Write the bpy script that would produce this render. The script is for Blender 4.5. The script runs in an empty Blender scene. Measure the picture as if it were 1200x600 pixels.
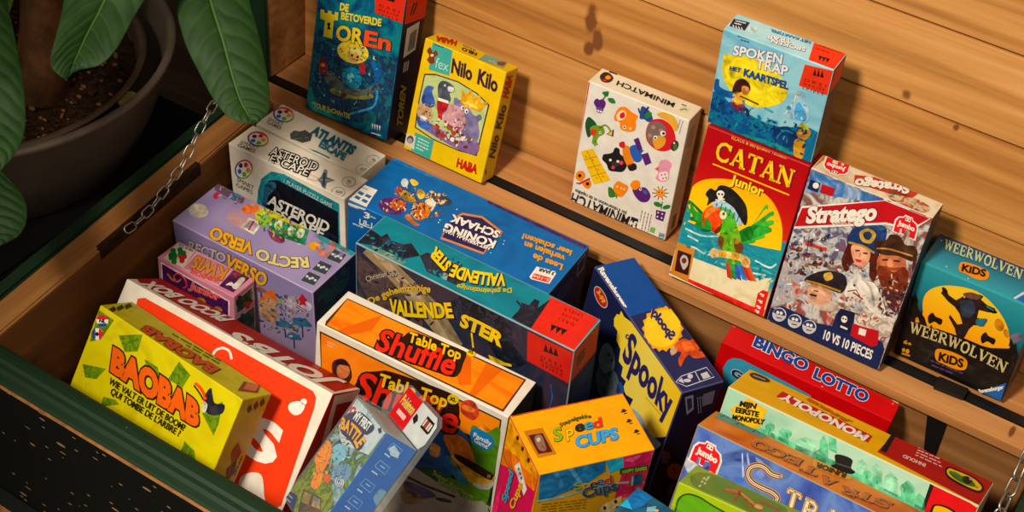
DATA = {
 'toren': ([0.99931, -0.03156, -0.01965, 0.03509, 0.97537, 0.21775, 0.0123, -0.21828, 0.97581], [-0.79162, 1.07819, 0.0907], [0.1091, 0.04529, 0.17075]),
 'nilo': ([0.99999, 0.00402, -0.00094, -0.00362, 0.96277, 0.27028, 0.00199, -0.27028, 0.96278], [-0.66562, 1.07709, 0.06745], [0.10258, 0.02613, 0.13105]),
 'mini': ([0.99968, -0.02467, -0.00579, 0.02493, 0.99847, 0.0493, 0.00456, -0.04943, 0.99877], [-0.46973, 1.10917, 0.07725], [0.11422, 0.03117, 0.15274]),
 'spoken': ([0.99991, -0.01234, -0.00541, 0.01212, 0.99913, -0.03994, 0.0059, 0.03987, 0.99919], [-0.33325, 1.09052, 0.23296], [0.10835, 0.03017, 0.10745]),
 'catan': ([0.9999, -0.00532, -0.01295, 0.00774, 0.98071, 0.19531, 0.01166, -0.1954, 0.98066], [-0.32977, 1.0746, 0.08978], [0.1067, 0.035, 0.17299]),
 'strat': ([0.99992, 0.00657, -0.01082, -0.0053, 0.99351, 0.11362, 0.0115, -0.11355, 0.99347], [-0.21379, 1.06972, 0.09372], [0.11918, 0.03125, 0.17953]),
 'weer': ([0.9991, 0.028, -0.03177, -0.02866, 0.99938, -0.02051, 0.03117, 0.02141, 0.99928], [-0.09682, 1.10106, 0.06558], [0.11046, 0.04876, 0.12164]),
 'aster': ([0.99967, 0.01783, -0.01823, -0.0179, 0.99983, -0.0037, 0.01816, 0.00402, 0.99983], [-0.78596, 0.95141, -0.11642], [0.15932, 0.04078, 0.26415]),
 'atl': ([0.99971, 0.00629, 0.02306, -0.00638, 0.99997, 0.00397, -0.02303, -0.00411, 0.99973], [-0.79712, 0.99804, -0.11724], [0.14439, 0.04619, 0.26207]),
 'koning': ([0.99932, -0.03159, 0.01913, 0.0317, 0.99948, -0.00535, -0.01896, 0.00595, 0.9998], [-0.58214, 0.96767, -0.11073], [0.23938, 0.08598, 0.27354]),
 'vall': ([0.99998, -0.0042, 0.00515, 0.0043, 0.9998, -0.01976, -0.00506, 0.01979, 0.99979], [-0.52137, 0.89382, -0.10686], [0.25272, 0.05084, 0.28405]),
 'recto': ([0.99995, 0.00695, -0.00684, -0.00717, 0.99943, -0.0331, 0.00661, 0.03315, 0.99943], [-0.76706, 0.87089, -0.135], [0.18779, 0.07279, 0.22648]),
 'kwis': ([0.99995, -0.00896, 0.00524, 0.00876, 0.99923, 0.03814, -0.00558, -0.0381, 0.99926], [-0.80132, 0.80806, -0.14721], [0.10239, 0.03346, 0.20388]),
 'jotb': ([0.99863, -0.04655, 0.02395, 0.02196, 0.78779, 0.61556, -0.04753, -0.61419, 0.78773], [-0.70956, 0.68821, -0.13396], [0.25433, 0.06094, 0.23177]),
 'baobab': ([0.99779, 0.02009, 0.06336, -0.05115, 0.84074, 0.53901, -0.04244, -0.54106, 0.83991], [-0.72092, 0.65492, -0.06719], [0.18413, 0.04621, 0.13]),
 'shuffle': ([0.99772, -0.05697, 0.03616, 0.05575, 0.99787, 0.03398, -0.03802, -0.03189, 0.99877], [-0.53444, 0.81793, -0.12901], [0.2157, 0.05561, 0.23229]),
 'poke': ([0.75594, 0.63313, 0.16646, -0.51704, 0.42146, 0.74501, 0.40153, -0.64925, 0.64595], [-0.50665, 0.66929, -0.03054], [0.08305, 0.03605, 0.11504]),
 'speed': ([0.59482, -0.80287, 0.04, 0.8017, 0.59613, 0.04375, -0.05897, 0.00605, 0.99824], [-0.34733, 0.78707, -0.11147], [0.11238, 0.07031, 0.27048]),
 'spooky': ([0.84674, 0.52605, 0.07938, -0.52942, 0.84789, 0.02824, -0.05245, -0.06594, 0.99644], [-0.36553, 0.95894, -0.11283], [0.17598, 0.04707, 0.26293]),
 'bingo': ([0.99635, -0.06642, 0.05353, 0.06257, 0.99553, 0.07074, -0.05799, -0.06713, 0.99606], [-0.21549, 1.00365, -0.12387], [0.17703, 0.02974, 0.24095]),
 'mono': ([0.99881, 0.03991, -0.02789, -0.02796, 0.93909, 0.34253, 0.03986, -0.34135, 0.93909], [-0.1342, 0.9069, -0.11259], [0.24532, 0.05516, 0.26219]),
 'sjun': ([0.99902, 0.03878, -0.02133, -0.02702, 0.91605, 0.40016, 0.03506, -0.39919, 0.9162], [-0.1301, 0.83711, -0.11441], [0.262, 0.04509, 0.26632]),
 'green': ([0.99848, -0.02004, -0.05143, 0.04057, 0.89829, 0.43753, 0.03743, -0.43895, 0.89773], [-0.141, 0.76722, -0.11376], [0.2, 0.04921, 0.27113]),
 'teal': ([0.99255, 0.12155, 0.00854, -0.12175, 0.9921, 0.0301, -0.00481, -0.03091, 0.99951], [-0.2146, 0.71562, 0.00924], [0.1, 0.03435, 0.09999]),
}
CAM_R = [0.843967, 0.531544, 0.071984, -0.402671, 0.539173, 0.739695, 0.354368, -0.653263, 0.669082]
FPX = 1700.0
import bpy, bmesh, math, random
from mathutils import Vector, Matrix
random.seed(7)
scene = bpy.context.scene
COL = scene.collection
W, H, Z0 = 1200.0, 600.0, 0.30      # photo frame; height of the chest rim above the ground
CAMP = Vector((0.0, 0.0, 1.0 + Z0))
RM = Matrix([CAM_R[0:3], CAM_R[3:6], CAM_R[6:9]])     # world -> camera axes
RI = RM.transposed()

def ray(x, y):
    return RI @ Vector(((x - 600.0) / FPX, -(y - 300.0) / FPX, -1.0))
def on_z(x, y, z):                  # pixel -> point at height z (relative to rim)
    d = ray(x, y); return CAMP + d * ((z + Z0 - CAMP.z) / d.z)
def on_y(x, y, yy):
    d = ray(x, y); return CAMP + d * (yy / d.y)
def on_x(x, y, xx):
    d = ray(x, y); return CAMP + d * (xx / d.x)

# ------------------------------------------------------------ materials
def lin(c):
    return tuple((v / 12.92 if v <= .04045 else ((v + .055) / 1.055) ** 2.4) for v in c) + (1.0,)
def hexc(h):
    return tuple(int(h[i:i + 2], 16) / 255.0 for i in (0, 2, 4))
MATS = {}
def lively(c, k=1.22):                # printing inks are a little purer than read off the lamp-lit picture
    l = .3 * c[0] + .59 * c[1] + .11 * c[2]
    return tuple(max(0.0, min(1.0, (l + (v - l) * k) * .89)) for v in c)
def new_mat(name, rough=.4, spec=.4):
    m = bpy.data.materials.new(name); m.use_nodes = True
    nt = m.node_tree; b = nt.nodes['Principled BSDF']
    b.inputs['Roughness'].default_value = rough
    b.inputs['Specular IOR Level'].default_value = spec
    return m, nt, b
def ink(h, rough=.46, spec=.22):
    """printed board of one colour with a faint fibre mottling"""
    k = ('ink', h, rough)
    if k in MATS: return MATS[k]
    m, nt, b = new_mat('print_' + h, rough, spec)
    n = nt.nodes.new('ShaderNodeTexNoise'); n.inputs['Scale'].default_value = 60; n.inputs['Detail'].default_value = 4
    tc = nt.nodes.new('ShaderNodeTexCoord'); nt.links.new(tc.outputs['Object'], n.inputs['Vector'])
    r = nt.nodes.new('ShaderNodeValToRGB'); c = lin(lively(hexc(h)))
    r.color_ramp.elements[0].position = .25; r.color_ramp.elements[1].position = .75
    r.color_ramp.elements[0].color = tuple(v * .86 for v in c[:3]) + (1,)
    r.color_ramp.elements[1].color = tuple(min(1, v * 1.06) for v in c[:3]) + (1,)
    nt.links.new(n.outputs['Fac'], r.inputs['Fac']); nt.links.new(r.outputs['Color'], b.inputs['Base Color'])
    MATS[k] = m; return m
def paint(h):
    """the same ink as brushed artwork: darker and lighter strokes of one colour"""
    k = ('paint', h)
    if k in MATS: return MATS[k]
    c = hexc(h); f = lambda q: ''.join('%02x' % int(255 * max(0, min(1, v))) for v in q)
    MATS[k] = painty('brush_' + h, [f([v * .66 for v in c]), f([v * .9 for v in c]), h, f([v * 1.06 + .03 for v in c]), f([v * 1.1 + .08 for v in c])], 70, 3, 1.2)
    return MATS[k]
def painty(name, cols, scale=30, det=3, dist=1.0, rough=.42, stretch=(1, 1, 1)):
    """painted cover artwork: several inks swirled together"""
    k = ('painty', name)
    if k in MATS: return MATS[k]
    m, nt, b = new_mat('art_' + name, rough, .22)
    tc = nt.nodes.new('ShaderNodeTexCoord'); mp = nt.nodes.new('ShaderNodeMapping'); mp.inputs['Scale'].default_value = stretch
    n = nt.nodes.new('ShaderNodeTexNoise'); n.inputs['Scale'].default_value = scale; n.inputs['Detail'].default_value = det
    n.inputs['Distortion'].default_value = dist
    nt.links.new(tc.outputs['Object'], mp.inputs['Vector']); nt.links.new(mp.outputs['Vector'], n.inputs['Vector'])
    r = nt.nodes.new('ShaderNodeValToRGB'); e = r.color_ramp.elements
    while len(e) < len(cols): e.new(.5)
    for i, c in enumerate(cols):
        e[i].position = .28 + .44 * i / max(1, len(cols) - 1); e[i].color = lin(lively(hexc(c)))
    nt.links.new(n.outputs['Fac'], r.inputs['Fac']); nt.links.new(r.outputs['Color'], b.inputs['Base Color'])
    MATS[k] = m; return m
def ramp(name, axis, a, b_, cols, noise=.12, scale=25, rough=.42, pos=None):
    """printed colour fade across the box (a sky at sunset, a blue that turns black) along one box axis"""
    k = ('ramp', name)
    if k in MATS: return MATS[k]
    m, nt, b = new_mat('fade_' + name, rough, .22)
    tc = nt.nodes.new('ShaderNodeTexCoord'); sx = nt.nodes.new('ShaderNodeSeparateXYZ')
    nt.links.new(tc.outputs['Object'], sx.inputs['Vector'])
    mr = nt.nodes.new('ShaderNodeMapRange'); mr.inputs['From Min'].default_value = a; mr.inputs['From Max'].default_value = b_
    nt.links.new(sx.outputs['XYZ'.index(axis)], mr.inputs['Value'])
    n = nt.nodes.new('ShaderNodeTexNoise'); n.inputs['Scale'].default_value = scale; n.inputs['Detail'].default_value = 5; n.inputs['Distortion'].default_value = .8
    nt.links.new(tc.outputs['Object'], n.inputs['Vector'])
    ma = nt.nodes.new('ShaderNodeMath'); ma.operation = 'MULTIPLY_ADD'; ma.inputs[1].default_value = noise
    nt.links.new(n.outputs['Fac'], ma.inputs[0]); nt.links.new(mr.outputs['Result'], ma.inputs[2])
    sb = nt.nodes.new('ShaderNodeMath'); sb.operation = 'SUBTRACT'; sb.inputs[1].default_value = noise * .5
    nt.links.new(ma.outputs[0], sb.inputs[0])
    r = nt.nodes.new('ShaderNodeValToRGB'); e = r.color_ramp.elements
    while len(e) < len(cols): e.new(.5)
    for i, c in enumerate(cols):
        e[i].position = pos[i] if pos else i / (len(cols) - 1); e[i].color = lin(lively(hexc(c)))
    nt.links.new(sb.outputs[0], r.inputs['Fac']); nt.links.new(r.outputs['Color'], b.inputs['Base Color'])
    MATS[k] = m; return m

# ------------------------------------------------------------ objects
def mesh_obj(name, bm, mats, parent=None):
    me = bpy.data.meshes.new(name); bm.to_mesh(me); bm.free()
    for m in (mats if isinstance(mats, (list, tuple)) else [mats]): me.materials.append(m)
    o = bpy.data.objects.new(name, me); COL.objects.link(o)
    if parent: o.parent = parent
    return o
def smooth(o):
    for p in o.data.polygons: p.use_smooth = True
    return o
def tag(o, label=None, cat=None, group=None, kind=None):
    if label: o['label'] = label
    if cat: o['category'] = cat
    if group: o['group'] = group
    if kind: o['kind'] = kind
    return o
def empty(name, loc):
    o = bpy.data.objects.new(name, None); o.empty_display_size = .03; o.location = loc; COL.objects.link(o); return o

# ------------------------------------------------------------ lettering
_TX = {}
def text_geo(s, bold):
    k = (s, bold)
    if k in _TX: return _TX[k]
    cu = bpy.data.curves.new('t', 'FONT'); cu.body = s; cu.size = 1.0; cu.offset = bold; cu.resolution_u = 3
    cu.fill_mode = 'FRONT'
    o = bpy.data.objects.new('t', cu); COL.objects.link(o)
    dg = bpy.context.evaluated_depsgraph_get(); dg.update()
    me = bpy.data.meshes.new_from_object(o.evaluated_get(dg))
    vs = [tuple(v.co[:2]) for v in me.vertices]; fs = [tuple(p.vertices) for p in me.polygons]
    bpy.data.objects.remove(o); bpy.data.curves.remove(cu); bpy.data.meshes.remove(me)
    _TX[k] = (vs, fs); return vs, fs
CAP = max(v[1] for v in text_geo('H', 0.0)[0])
# slab-serif capitals as strokes: (points, width) in a unit-high cell, last value is the cell width
def _s(x0, x1, y): return ([(x0, y), (x1, y)], .09)
SERIF = {
 'A': ([([(.12, 0), (.42, 1)], .09), ([(.42, 1), (.76, 0)], .2), ([(.22, .34), (.64, .34)], .08), _s(0, .26, .045), _s(.58, .94, .045)], .92),
 'C': ([([(.84, .2), (.74, .08), (.5, .03), (.26, .12), (.13, .35), (.13, .65), (.26, .88), (.5, .97), (.74, .9), (.82, .76)], .15), ([(.84, 1), (.84, .68)], .09), ([(.86, .1), (.84, .28)], .05)], .92),
 'D': ([([(.17, 0), (.17, 1)], .19), ([(.1, .955), (.5, .955), (.76, .78), (.82, .5), (.76, .22), (.5, .045), (.1, .045)], .13), _s(0, .3, .045), _s(0, .3, .955)], .95),
 'E': ([([(.17, 0), (.17, 1)], .19), _s(0, .72, .955), _s(0, .74, .045), ([(.17, .52), (.56, .52)], .08), ([(.7, 1), (.7, .74)], .08), ([(.72, 0), (.72, .27)], .08), ([(.55, .66), (.55, .38)], .07)], .82),
 'K': ([([(.17, 0), (.17, 1)], .19), ([(.22, .42), (.7, .96)], .09), ([(.36, .55), (.78, .04)], .19), _s(0, .33, .045), _s(0, .33, .955), _s(.54, .84, .955), _s(.6, .95, .045)], .95),
 'L': ([([(.17, 0), (.17, 1)], .19), _s(0, .36, .955), _s(0, .72, .045), ([(.7, 0), (.7, .32)], .08)], .8),
 'N': ([([(.14, 0), (.14, 1)], .09), ([(.14, .98), (.8, .02)], .2), ([(.8, 0), (.8, 1)], .09), _s(0, .3, .045), _s(-.02, .2, .955), _s(.66, .96, .955)], .98),
 'O': ([([(.48, .97), (.22, .86), (.12, .5), (.22, .14), (.48, .03), (.74, .14), (.84, .5), (.74, .86), (.48, .97)], .17)], .96),
 'R': ([([(.17, 0), (.17, 1)], .19), ([(.1, .955), (.5, .955), (.68, .84), (.68, .62), (.5, .5), (.17, .5)], .12), ([(.42, .5), (.8, .04)], .19), _s(0, .34, .045), _s(0, .3, .955), _s(.68, .95, .045)], .94),
 'S': ([([(.7, .76), (.6, .93), (.38, .97), (.18, .86), (.18, .66), (.4, .54), (.62, .42), (.7, .24), (.56, .07), (.34, .03), (.14, .12), (.1, .26)], .15), ([(.73, 1), (.7, .72)], .08), ([(.06, 0), (.1, .3)], .08)], .82),
 'T': ([([(.42, 0), (.42, 1)], .19), _s(0, .84, .95), _s(.24, .6, .045), ([(.03, 1), (.03, .72)], .08), ([(.81, 1), (.81, .72)], .08)], .84),
 'V': ([([(.12, .98), (.46, .02)], .2), ([(.46, .02), (.8, .98)], .09), _s(-.02, .3, .955), _s(.64, .95, .955)], .93),
 'W': ([([(.1, .98), (.36, .04)], .18), ([(.36, .04), (.6, .96)], .09), ([(.58, .96), (.84, .04)], .18), ([(.84, .04), (1.08, .98)], .09), _s(-.04, .26, .955), _s(.46, .7, .955), _s(.94, 1.22, .955)], 1.2),
 'B': ([([(.17, 0), (.17, 1)], .19), ([(.1, .955), (.5, .955), (.66, .84), (.66, .66), (.5, .54), (.17, .54)], .11), ([(.5, .54), (.74, .42), (.74, .16), (.54, .045), (.1, .045)], .12)], .86),
 'G': ([([(.82, .76), (.74, .9), (.5, .97), (.26, .88), (.13, .65), (.13, .35), (.26, .12), (.5, .03), (.7, .08), (.8, .2), (.8, .45)], .15), _s(.56, .92, .45), ([(.84, 1), (.84, .68)], .08)], .96),
 'I': ([([(.2, 0), (.2, 1)], .19), _s(.02, .38, .045), _s(.02, .38, .955)], .42),
 ' ': ([], .45),
}
def ribbon2(pts, w, closed=False):
    """2-D stroke -> quads (verts, faces)"""
    n = len(pts); vs = []; fs = []
    for i in range(n):
        a = pts[max(0, i - 1)]; c = pts[min(n - 1, i + 1)]
        if closed and (i == 0 or i == n - 1): a, c = pts[-2], pts[1]
        dx, dy = c[0] - a[0], c[1] - a[1]; l = math.hypot(dx, dy) or 1e-9
        ww = w[i] if isinstance(w, (list, tuple)) else w
        nx, ny = -dy / l * ww / 2, dx / l * ww / 2
        vs += [(pts[i][0] + nx, pts[i][1] + ny), (pts[i][0] - nx, pts[i][1] - ny)]
    for i in range(n - 1): fs.append((2 * i, 2 * i + 1, 2 * i + 3, 2 * i + 2))
    return vs, fs
def serif_geo(s, bold):
    vs, fs = [], []; x = 0.0
    for ch in s:
        st, cw = SERIF.get(ch, SERIF[' '])
        for pts, w in st:
            v, f = ribbon2(pts, w + bold); o = len(vs)
            vs += [(a + x, b) for a, b in v]; fs += [tuple(i + o for i in q) for q in f]
        x += cw + .07
    return vs, fs
def spline(pts, closed=False, sub=5):
    """Catmull-Rom through 2-D points"""
    n = len(pts); out = []
    rng = range(n if closed else n - 1)
    for i in rng:
        p = [pts[(i + k) % n] if closed else pts[min(n - 1, max(0, i + k))] for k in (-1, 0, 1, 2)]
        for j in range(sub):
            t = j / sub
            out.append(tuple(.5 * (2 * p[1][a] + (p[2][a] - p[0][a]) * t + (2 * p[0][a] - 5 * p[1][a] + 4 * p[2][a] - p[3][a]) * t * t
                                   + (3 * p[1][a] - p[0][a] - 3 * p[2][a] + p[3][a]) * t ** 3) for a in (0, 1)))
    if not closed: out.append(tuple(pts[-1]))
    return out

# ------------------------------------------------------------ printed cartons
AX = {'F': (1, -1), 'K': (1, 1), 'T': (2, 1), 'L': (0, -1), 'R': (0, 1)}
STEP = .00011
class Carton:
    def __init__(self, key, name, label, mats, group, cat='game box', bevel=.0011, seam=None, edge=None):
        R, t, d = DATA[key]; self.d = d
        self.R = Matrix([R[0:3], R[3:6], R[6:9]]); self.t = Vector(t) + Vector((0, 0, Z0))
        self.Ri = self.R.transposed()
        base = self.t - self.R @ Vector((0, 0, d[2] / 2))
        self.root = empty(name, base); self.root.rotation_mode = 'QUATERNION'; self.root.rotation_quaternion = self.R.to_quaternion()
        tag(self.root, label, cat, group)
        self.parts = {}; self.o = (0, 0, 1)
        self.plain = []
        # board carton
        bm = bmesh.new(); bmesh.ops.create_cube(bm, size=1.0)
        for v in bm.verts: v.co = Vector((v.co.x * d[0], v.co.y * d[1], (v.co.z + .5) * d[2]))
        bmesh.ops.bevel(bm, geom=bm.edges[:], offset=bevel, segments=2, affect='EDGES', profile=.5)
        ml = []
        def mi(m):
            if m not in ml: ml.append(m)
            return ml.index(m)
        for f in bm.faces:
            n = f.normal; f.smooth = False
            a = max(range(3), key=lambda i: abs(n[i])); sgn = 1 if n[a] > 0 else -1
            fk = [k for k, v in AX.items() if v == (a, sgn)]; fk = fk[0] if fk else '*'
            m = mats.get(fk, mats['*'])
            if edge and abs(n[a]) < .97: m = edge
            f.material_index = mi(m)
        self.carton = mesh_obj('carton', bm, ml, self.root)
        # the visible line where a lid meets its tray
        self.lvl0 = .00012
    def crop(self, x, y, s): self.o = (x, y, s); return self
    def px(self, p): return (self.o[0] + p[0] / self.o[2], self.o[1] + p[1] / self.o[2])
    def loc(self, face, p, lvl):
        """crop pixel -> point on the face plane (box coordinates), kept inside the face"""
        x, y = self.px(p); a, s = AX[face]
        C = self.Ri @ (CAMP - self.t); D = self.Ri @ ray(x, y)
        k = (s * self.d[a] / 2 - C[a]) / D[a]; q = C + D * k
        for i in range(3):
            if i != a:
                m = self.d[i] / 2 - .0009; q[i] = max(-m, min(m, q[i]))
        q[a] = s * (self.d[a] / 2 + self.lvl0 + lvl * STEP); q.z += self.d[2] / 2
        return q
    def bucket(self, part):
        if part not in self.parts: self.parts[part] = (bmesh.new(), [])
        return self.parts[part]
    def add(self, face, part, vs3, fs, mat):
        if part.split('#')[0] in ('cover_picture', 'side_picture') and mat.name.startswith('print_') and not mat.name.startswith(('print_f4efe4', 'print_14120f')): mat = paint(mat.name[6:12])
        bm, ml = self.bucket(part + '#' + face if part != 'carton' else part)
        if mat not in ml: ml.append(mat)
        i = ml.index(mat); a, s = AX[face]
        bv = [bm.verts.new(v) for v in vs3]
        for f in fs:
            if len(set(f)) < 3: continue
            try: fc = bm.faces.new([bv[k] for k in f])
            except ValueError: continue
            fc.normal_update()
            if fc.normal[a] * s < 0: fc.normal_flip()
            fc.material_index = i
    def P(self, face, part, pts, mat, lvl=1, sm=False):
        if sm: pts = spline(pts, True)
        self.add(face, part, [self.loc(face, p, lvl) for p in pts], [tuple(range(len(pts)))], mat); return self
    def E(self, face, part, c, r, mat, lvl=1, ang=0, n=28):
        rx, ry = r if isinstance(r, tuple) else (r, r); ca, sa = math.cos(math.radians(ang)), math.sin(math.radians(ang))
        pts = []
        for i in range(n):
            t = 2 * math.pi * i / n; x, y = rx * math.cos(t), ry * math.sin(t)
            pts.append((c[0] + x * ca - y * sa, c[1] + x * sa + y * ca))
        return self.P(face, part, pts, mat, lvl)
    def S(self, face, part, pts, w, mat, lvl=1, sm=False, closed=False):
        if closed: pts = list(pts) + [pts[0]]
        if sm: pts = spline(pts)
        v, f = ribbon2(pts, w, closed)
        self.add(face, part, [self.loc(face, p, lvl) for p in v], f, mat); return self
    def burst(self, face, part, c, r1, r2, n, mat, lvl=1, sy=1.0, ang=0):
        pts = []
        for i in range(2 * n):
            t = math.pi * i / n + math.radians(ang); r = r1 if i % 2 else r2
            pts.append((c[0] + r * math.cos(t), c[1] + r * sy * math.sin(t)))
        return self.P(face, part, pts, mat, lvl)
    def T(self, face, part, s, p0, p1, p2, mat, lvl=3, bold=.02, out=None, mid=None, serif=False, drop=None, jit=0, slant=0, arch=None):
        """lettering: baseline from p0 to p1, p2 = top of the first letter; mid bends the baseline; out = (ink, extra width)"""
        layers = []; lvl += 4
        if drop: layers.append((drop[0], lvl - 2, bold + (drop[1] if len(drop) > 1 else 0), drop[2] if len(drop) > 2 else (0, 0)))
        if out: layers.append((out[0], lvl - 1, bold + out[1], (0, 0)))
        layers.append((mat, lvl, bold, (0, 0)))
        g0 = serif_geo(s, 0) if serif else text_geo(s, 0.0)
        x0 = min(v[0] for v in g0[0]); x1 = max(v[0] for v in g0[0]); cap = 1.0 if serif else CAP
        up = (p2[0] - p0[0], p2[1] - p0[1])
        for m, lv, bo, sh in layers:
            vs, fs = serif_geo(s, bo) if serif else text_geo(s, bo)
            q = []
            for x, y in vs:
                t = (x - x0) / (x1 - x0); h = y / cap
                t2 = t + slant * h
                if mid:
                    bx = (1 - t2) ** 2 * p0[0] + 2 * t2 * (1 - t2) * mid[0] + t2 * t2 * p1[0]
                    by = (1 - t2) ** 2 * p0[1] + 2 * t2 * (1 - t2) * mid[1] + t2 * t2 * p1[1]
                    tx = 2 * (1 - t2) * (mid[0] - p0[0]) + 2 * t2 * (p1[0] - mid[0]); ty = 2 * (1 - t2) * (mid[1] - p0[1]) + 2 * t2 * (p1[1] - mid[1])
                    bl = math.hypot(p1[0] - p0[0], p1[1] - p0[1]); cx, cy = (p1[0] - p0[0]) / bl, (p1[1] - p0[1]) / bl
                    tl = math.hypot(tx, ty) or 1; tx, ty = tx / tl, ty / tl
                    ca, sa = cx * tx + cy * ty, cx * ty - cy * tx
                    u = (up[0] * ca - up[1] * sa, up[0] * sa + up[1] * ca)
                else:
                    bx, by = p0[0] + t2 * (p1[0] - p0[0]), p0[1] + t2 * (p1[1] - p0[1]); u = up
                hh = h
                if arch: hh = h * (1 + arch * math.sin(math.pi * t))
                q.append((bx + u[0] * hh + sh[0], by + u[1] * hh + sh[1]))
            self.add(face, part, [self.loc(face, p, lv) for p in q], fs, m)
        return self
    def dabs(self, face, part, c, r, n, size, cols, lvl=8, seed=1, ang=0):
        """small brush marks of the painted artwork inside an ellipse"""
        rnd = random.Random(seed); ca, sa = math.cos(math.radians(ang)), math.sin(math.radians(ang))
        for i in range(n):
            t, q = rnd.uniform(0, 6.283), math.sqrt(rnd.random()); x, y = r[0] * q * math.cos(t), r[1] * q * math.sin(t)
            a = rnd.uniform(.4, 1) * size; p = (c[0] + x * ca - y * sa, c[1] + x * sa + y * ca); th = rnd.uniform(0, 180); k = rnd.uniform(.25, .6)
            pts = [(p[0] + a * math.cos(b) * math.cos(math.radians(th)) - a * k * math.sin(b) * math.sin(math.radians(th)), p[1] + a * math.cos(b) * math.sin(math.radians(th)) + a * k * math.sin(b) * math.cos(math.radians(th))) for b in (0, .9, 2.2, 3.14, 4.1, 5.3)]
            self.P(face, part, pts, ink(rnd.choice(cols)), lvl + i % 3)
        return self
    def lines(self, face, part, p0, p1, dp, n, w, mat, lvl=2, fill=.9):
        """small print: n rows of word-length dashes"""
        rnd = random.Random(hash((round(p0[0]), n)) & 255)
        for i in range(n):
            a = (p0[0] + dp[0] * i, p0[1] + dp[1] * i); b = (p1[0] + dp[0] * i, p1[1] + dp[1] * i)
            t = 0.0; end = fill * (1 if i < n - 1 else .65)
            while t < end - .04:
                l = rnd.uniform(.07, .2); e = min(end, t + l)
                pts = [(a[0] + (b[0] - a[0]) * k, a[1] + (b[1] - a[1]) * k) for k in (t, e)]
                self.S(face, part, pts, w, mat, lvl); t = e + .035
        return self
    def done(self):
        for part, (bm, ml) in self.parts.items():
            if part == 'carton': continue
            # words or pictures printed far apart become parts of their own
            bm.verts.index_update(); bm.verts.ensure_lookup_table(); comp = {}; isl = []
            for v in bm.verts:
                if v.index in comp: continue
                st, cur = [v], []; comp[v.index] = len(isl)
                while st:
                    q = st.pop(); cur.append(q)
                    for e in q.link_edges:
                        o2 = e.other_vert(q)
                        if o2.index not in comp: comp[o2.index] = len(isl); st.append(o2)
                isl.append(cur)
            box = [([min(v.co[i] for v in c) for i in range(3)], [max(v.co[i] for v in c) for i in range(3)]) for c in isl]
            siz = [max(b_[1][i] - b_[0][i] for i in range(3)) for b_ in box]
            grp = list(range(len(isl)))
            def root(i):
                while grp[i] != i: i = grp[i]
                return i
            for i in range(len(isl)):
                for j in range(i):
                    g2 = sum(max(0, box[i][0][k] - box[j][1][k], box[j][0][k] - box[i][1][k]) ** 2 for k in range(3)) ** .5
                    if g2 <= max(.017, .42 * max(siz[i], siz[j])): grp[root(i)] = root(j)
            ids = sorted({root(i) for i in range(len(isl))})
            if len(ids) == 1: mesh_obj(part.split('#')[0], bm, ml, self.root); continue
            for gi in ids:
                keep = {comp_i for comp_i in range(len(isl)) if root(comp_i) == gi}
                b3 = bmesh.new(); mp = {}
                for ci in keep:
                    for v in isl[ci]: mp[v] = b3.verts.new(v.co)
                used = []
                for f in bm.faces:
                    if f.verts[0] in mp:
                        nf = b3.faces.new([mp[v] for v in f.verts]); m_ = ml[f.material_index]
                        if m_ not in used: used.append(m_)
                        nf.material_index = used.index(m_)
                mesh_obj(part.split('#')[0], b3, used, self.root)
            bm.free()
        if 'carton' in self.parts:            # plain printed panels belong to the board itself
            bm, ml = self.parts['carton']; me = self.carton.data
            off = len(me.materials)
            for m in ml: me.materials.append(m)
            for f in bm.faces: f.material_index += off
            b2 = bmesh.new(); b2.from_mesh(me)
            tmp = bpy.data.meshes.new('t'); bm.to_mesh(tmp); bm.free(); b2.from_mesh(tmp); b2.to_mesh(me); b2.free(); bpy.data.meshes.remove(tmp)
        self.parts = {}
        return self
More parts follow.
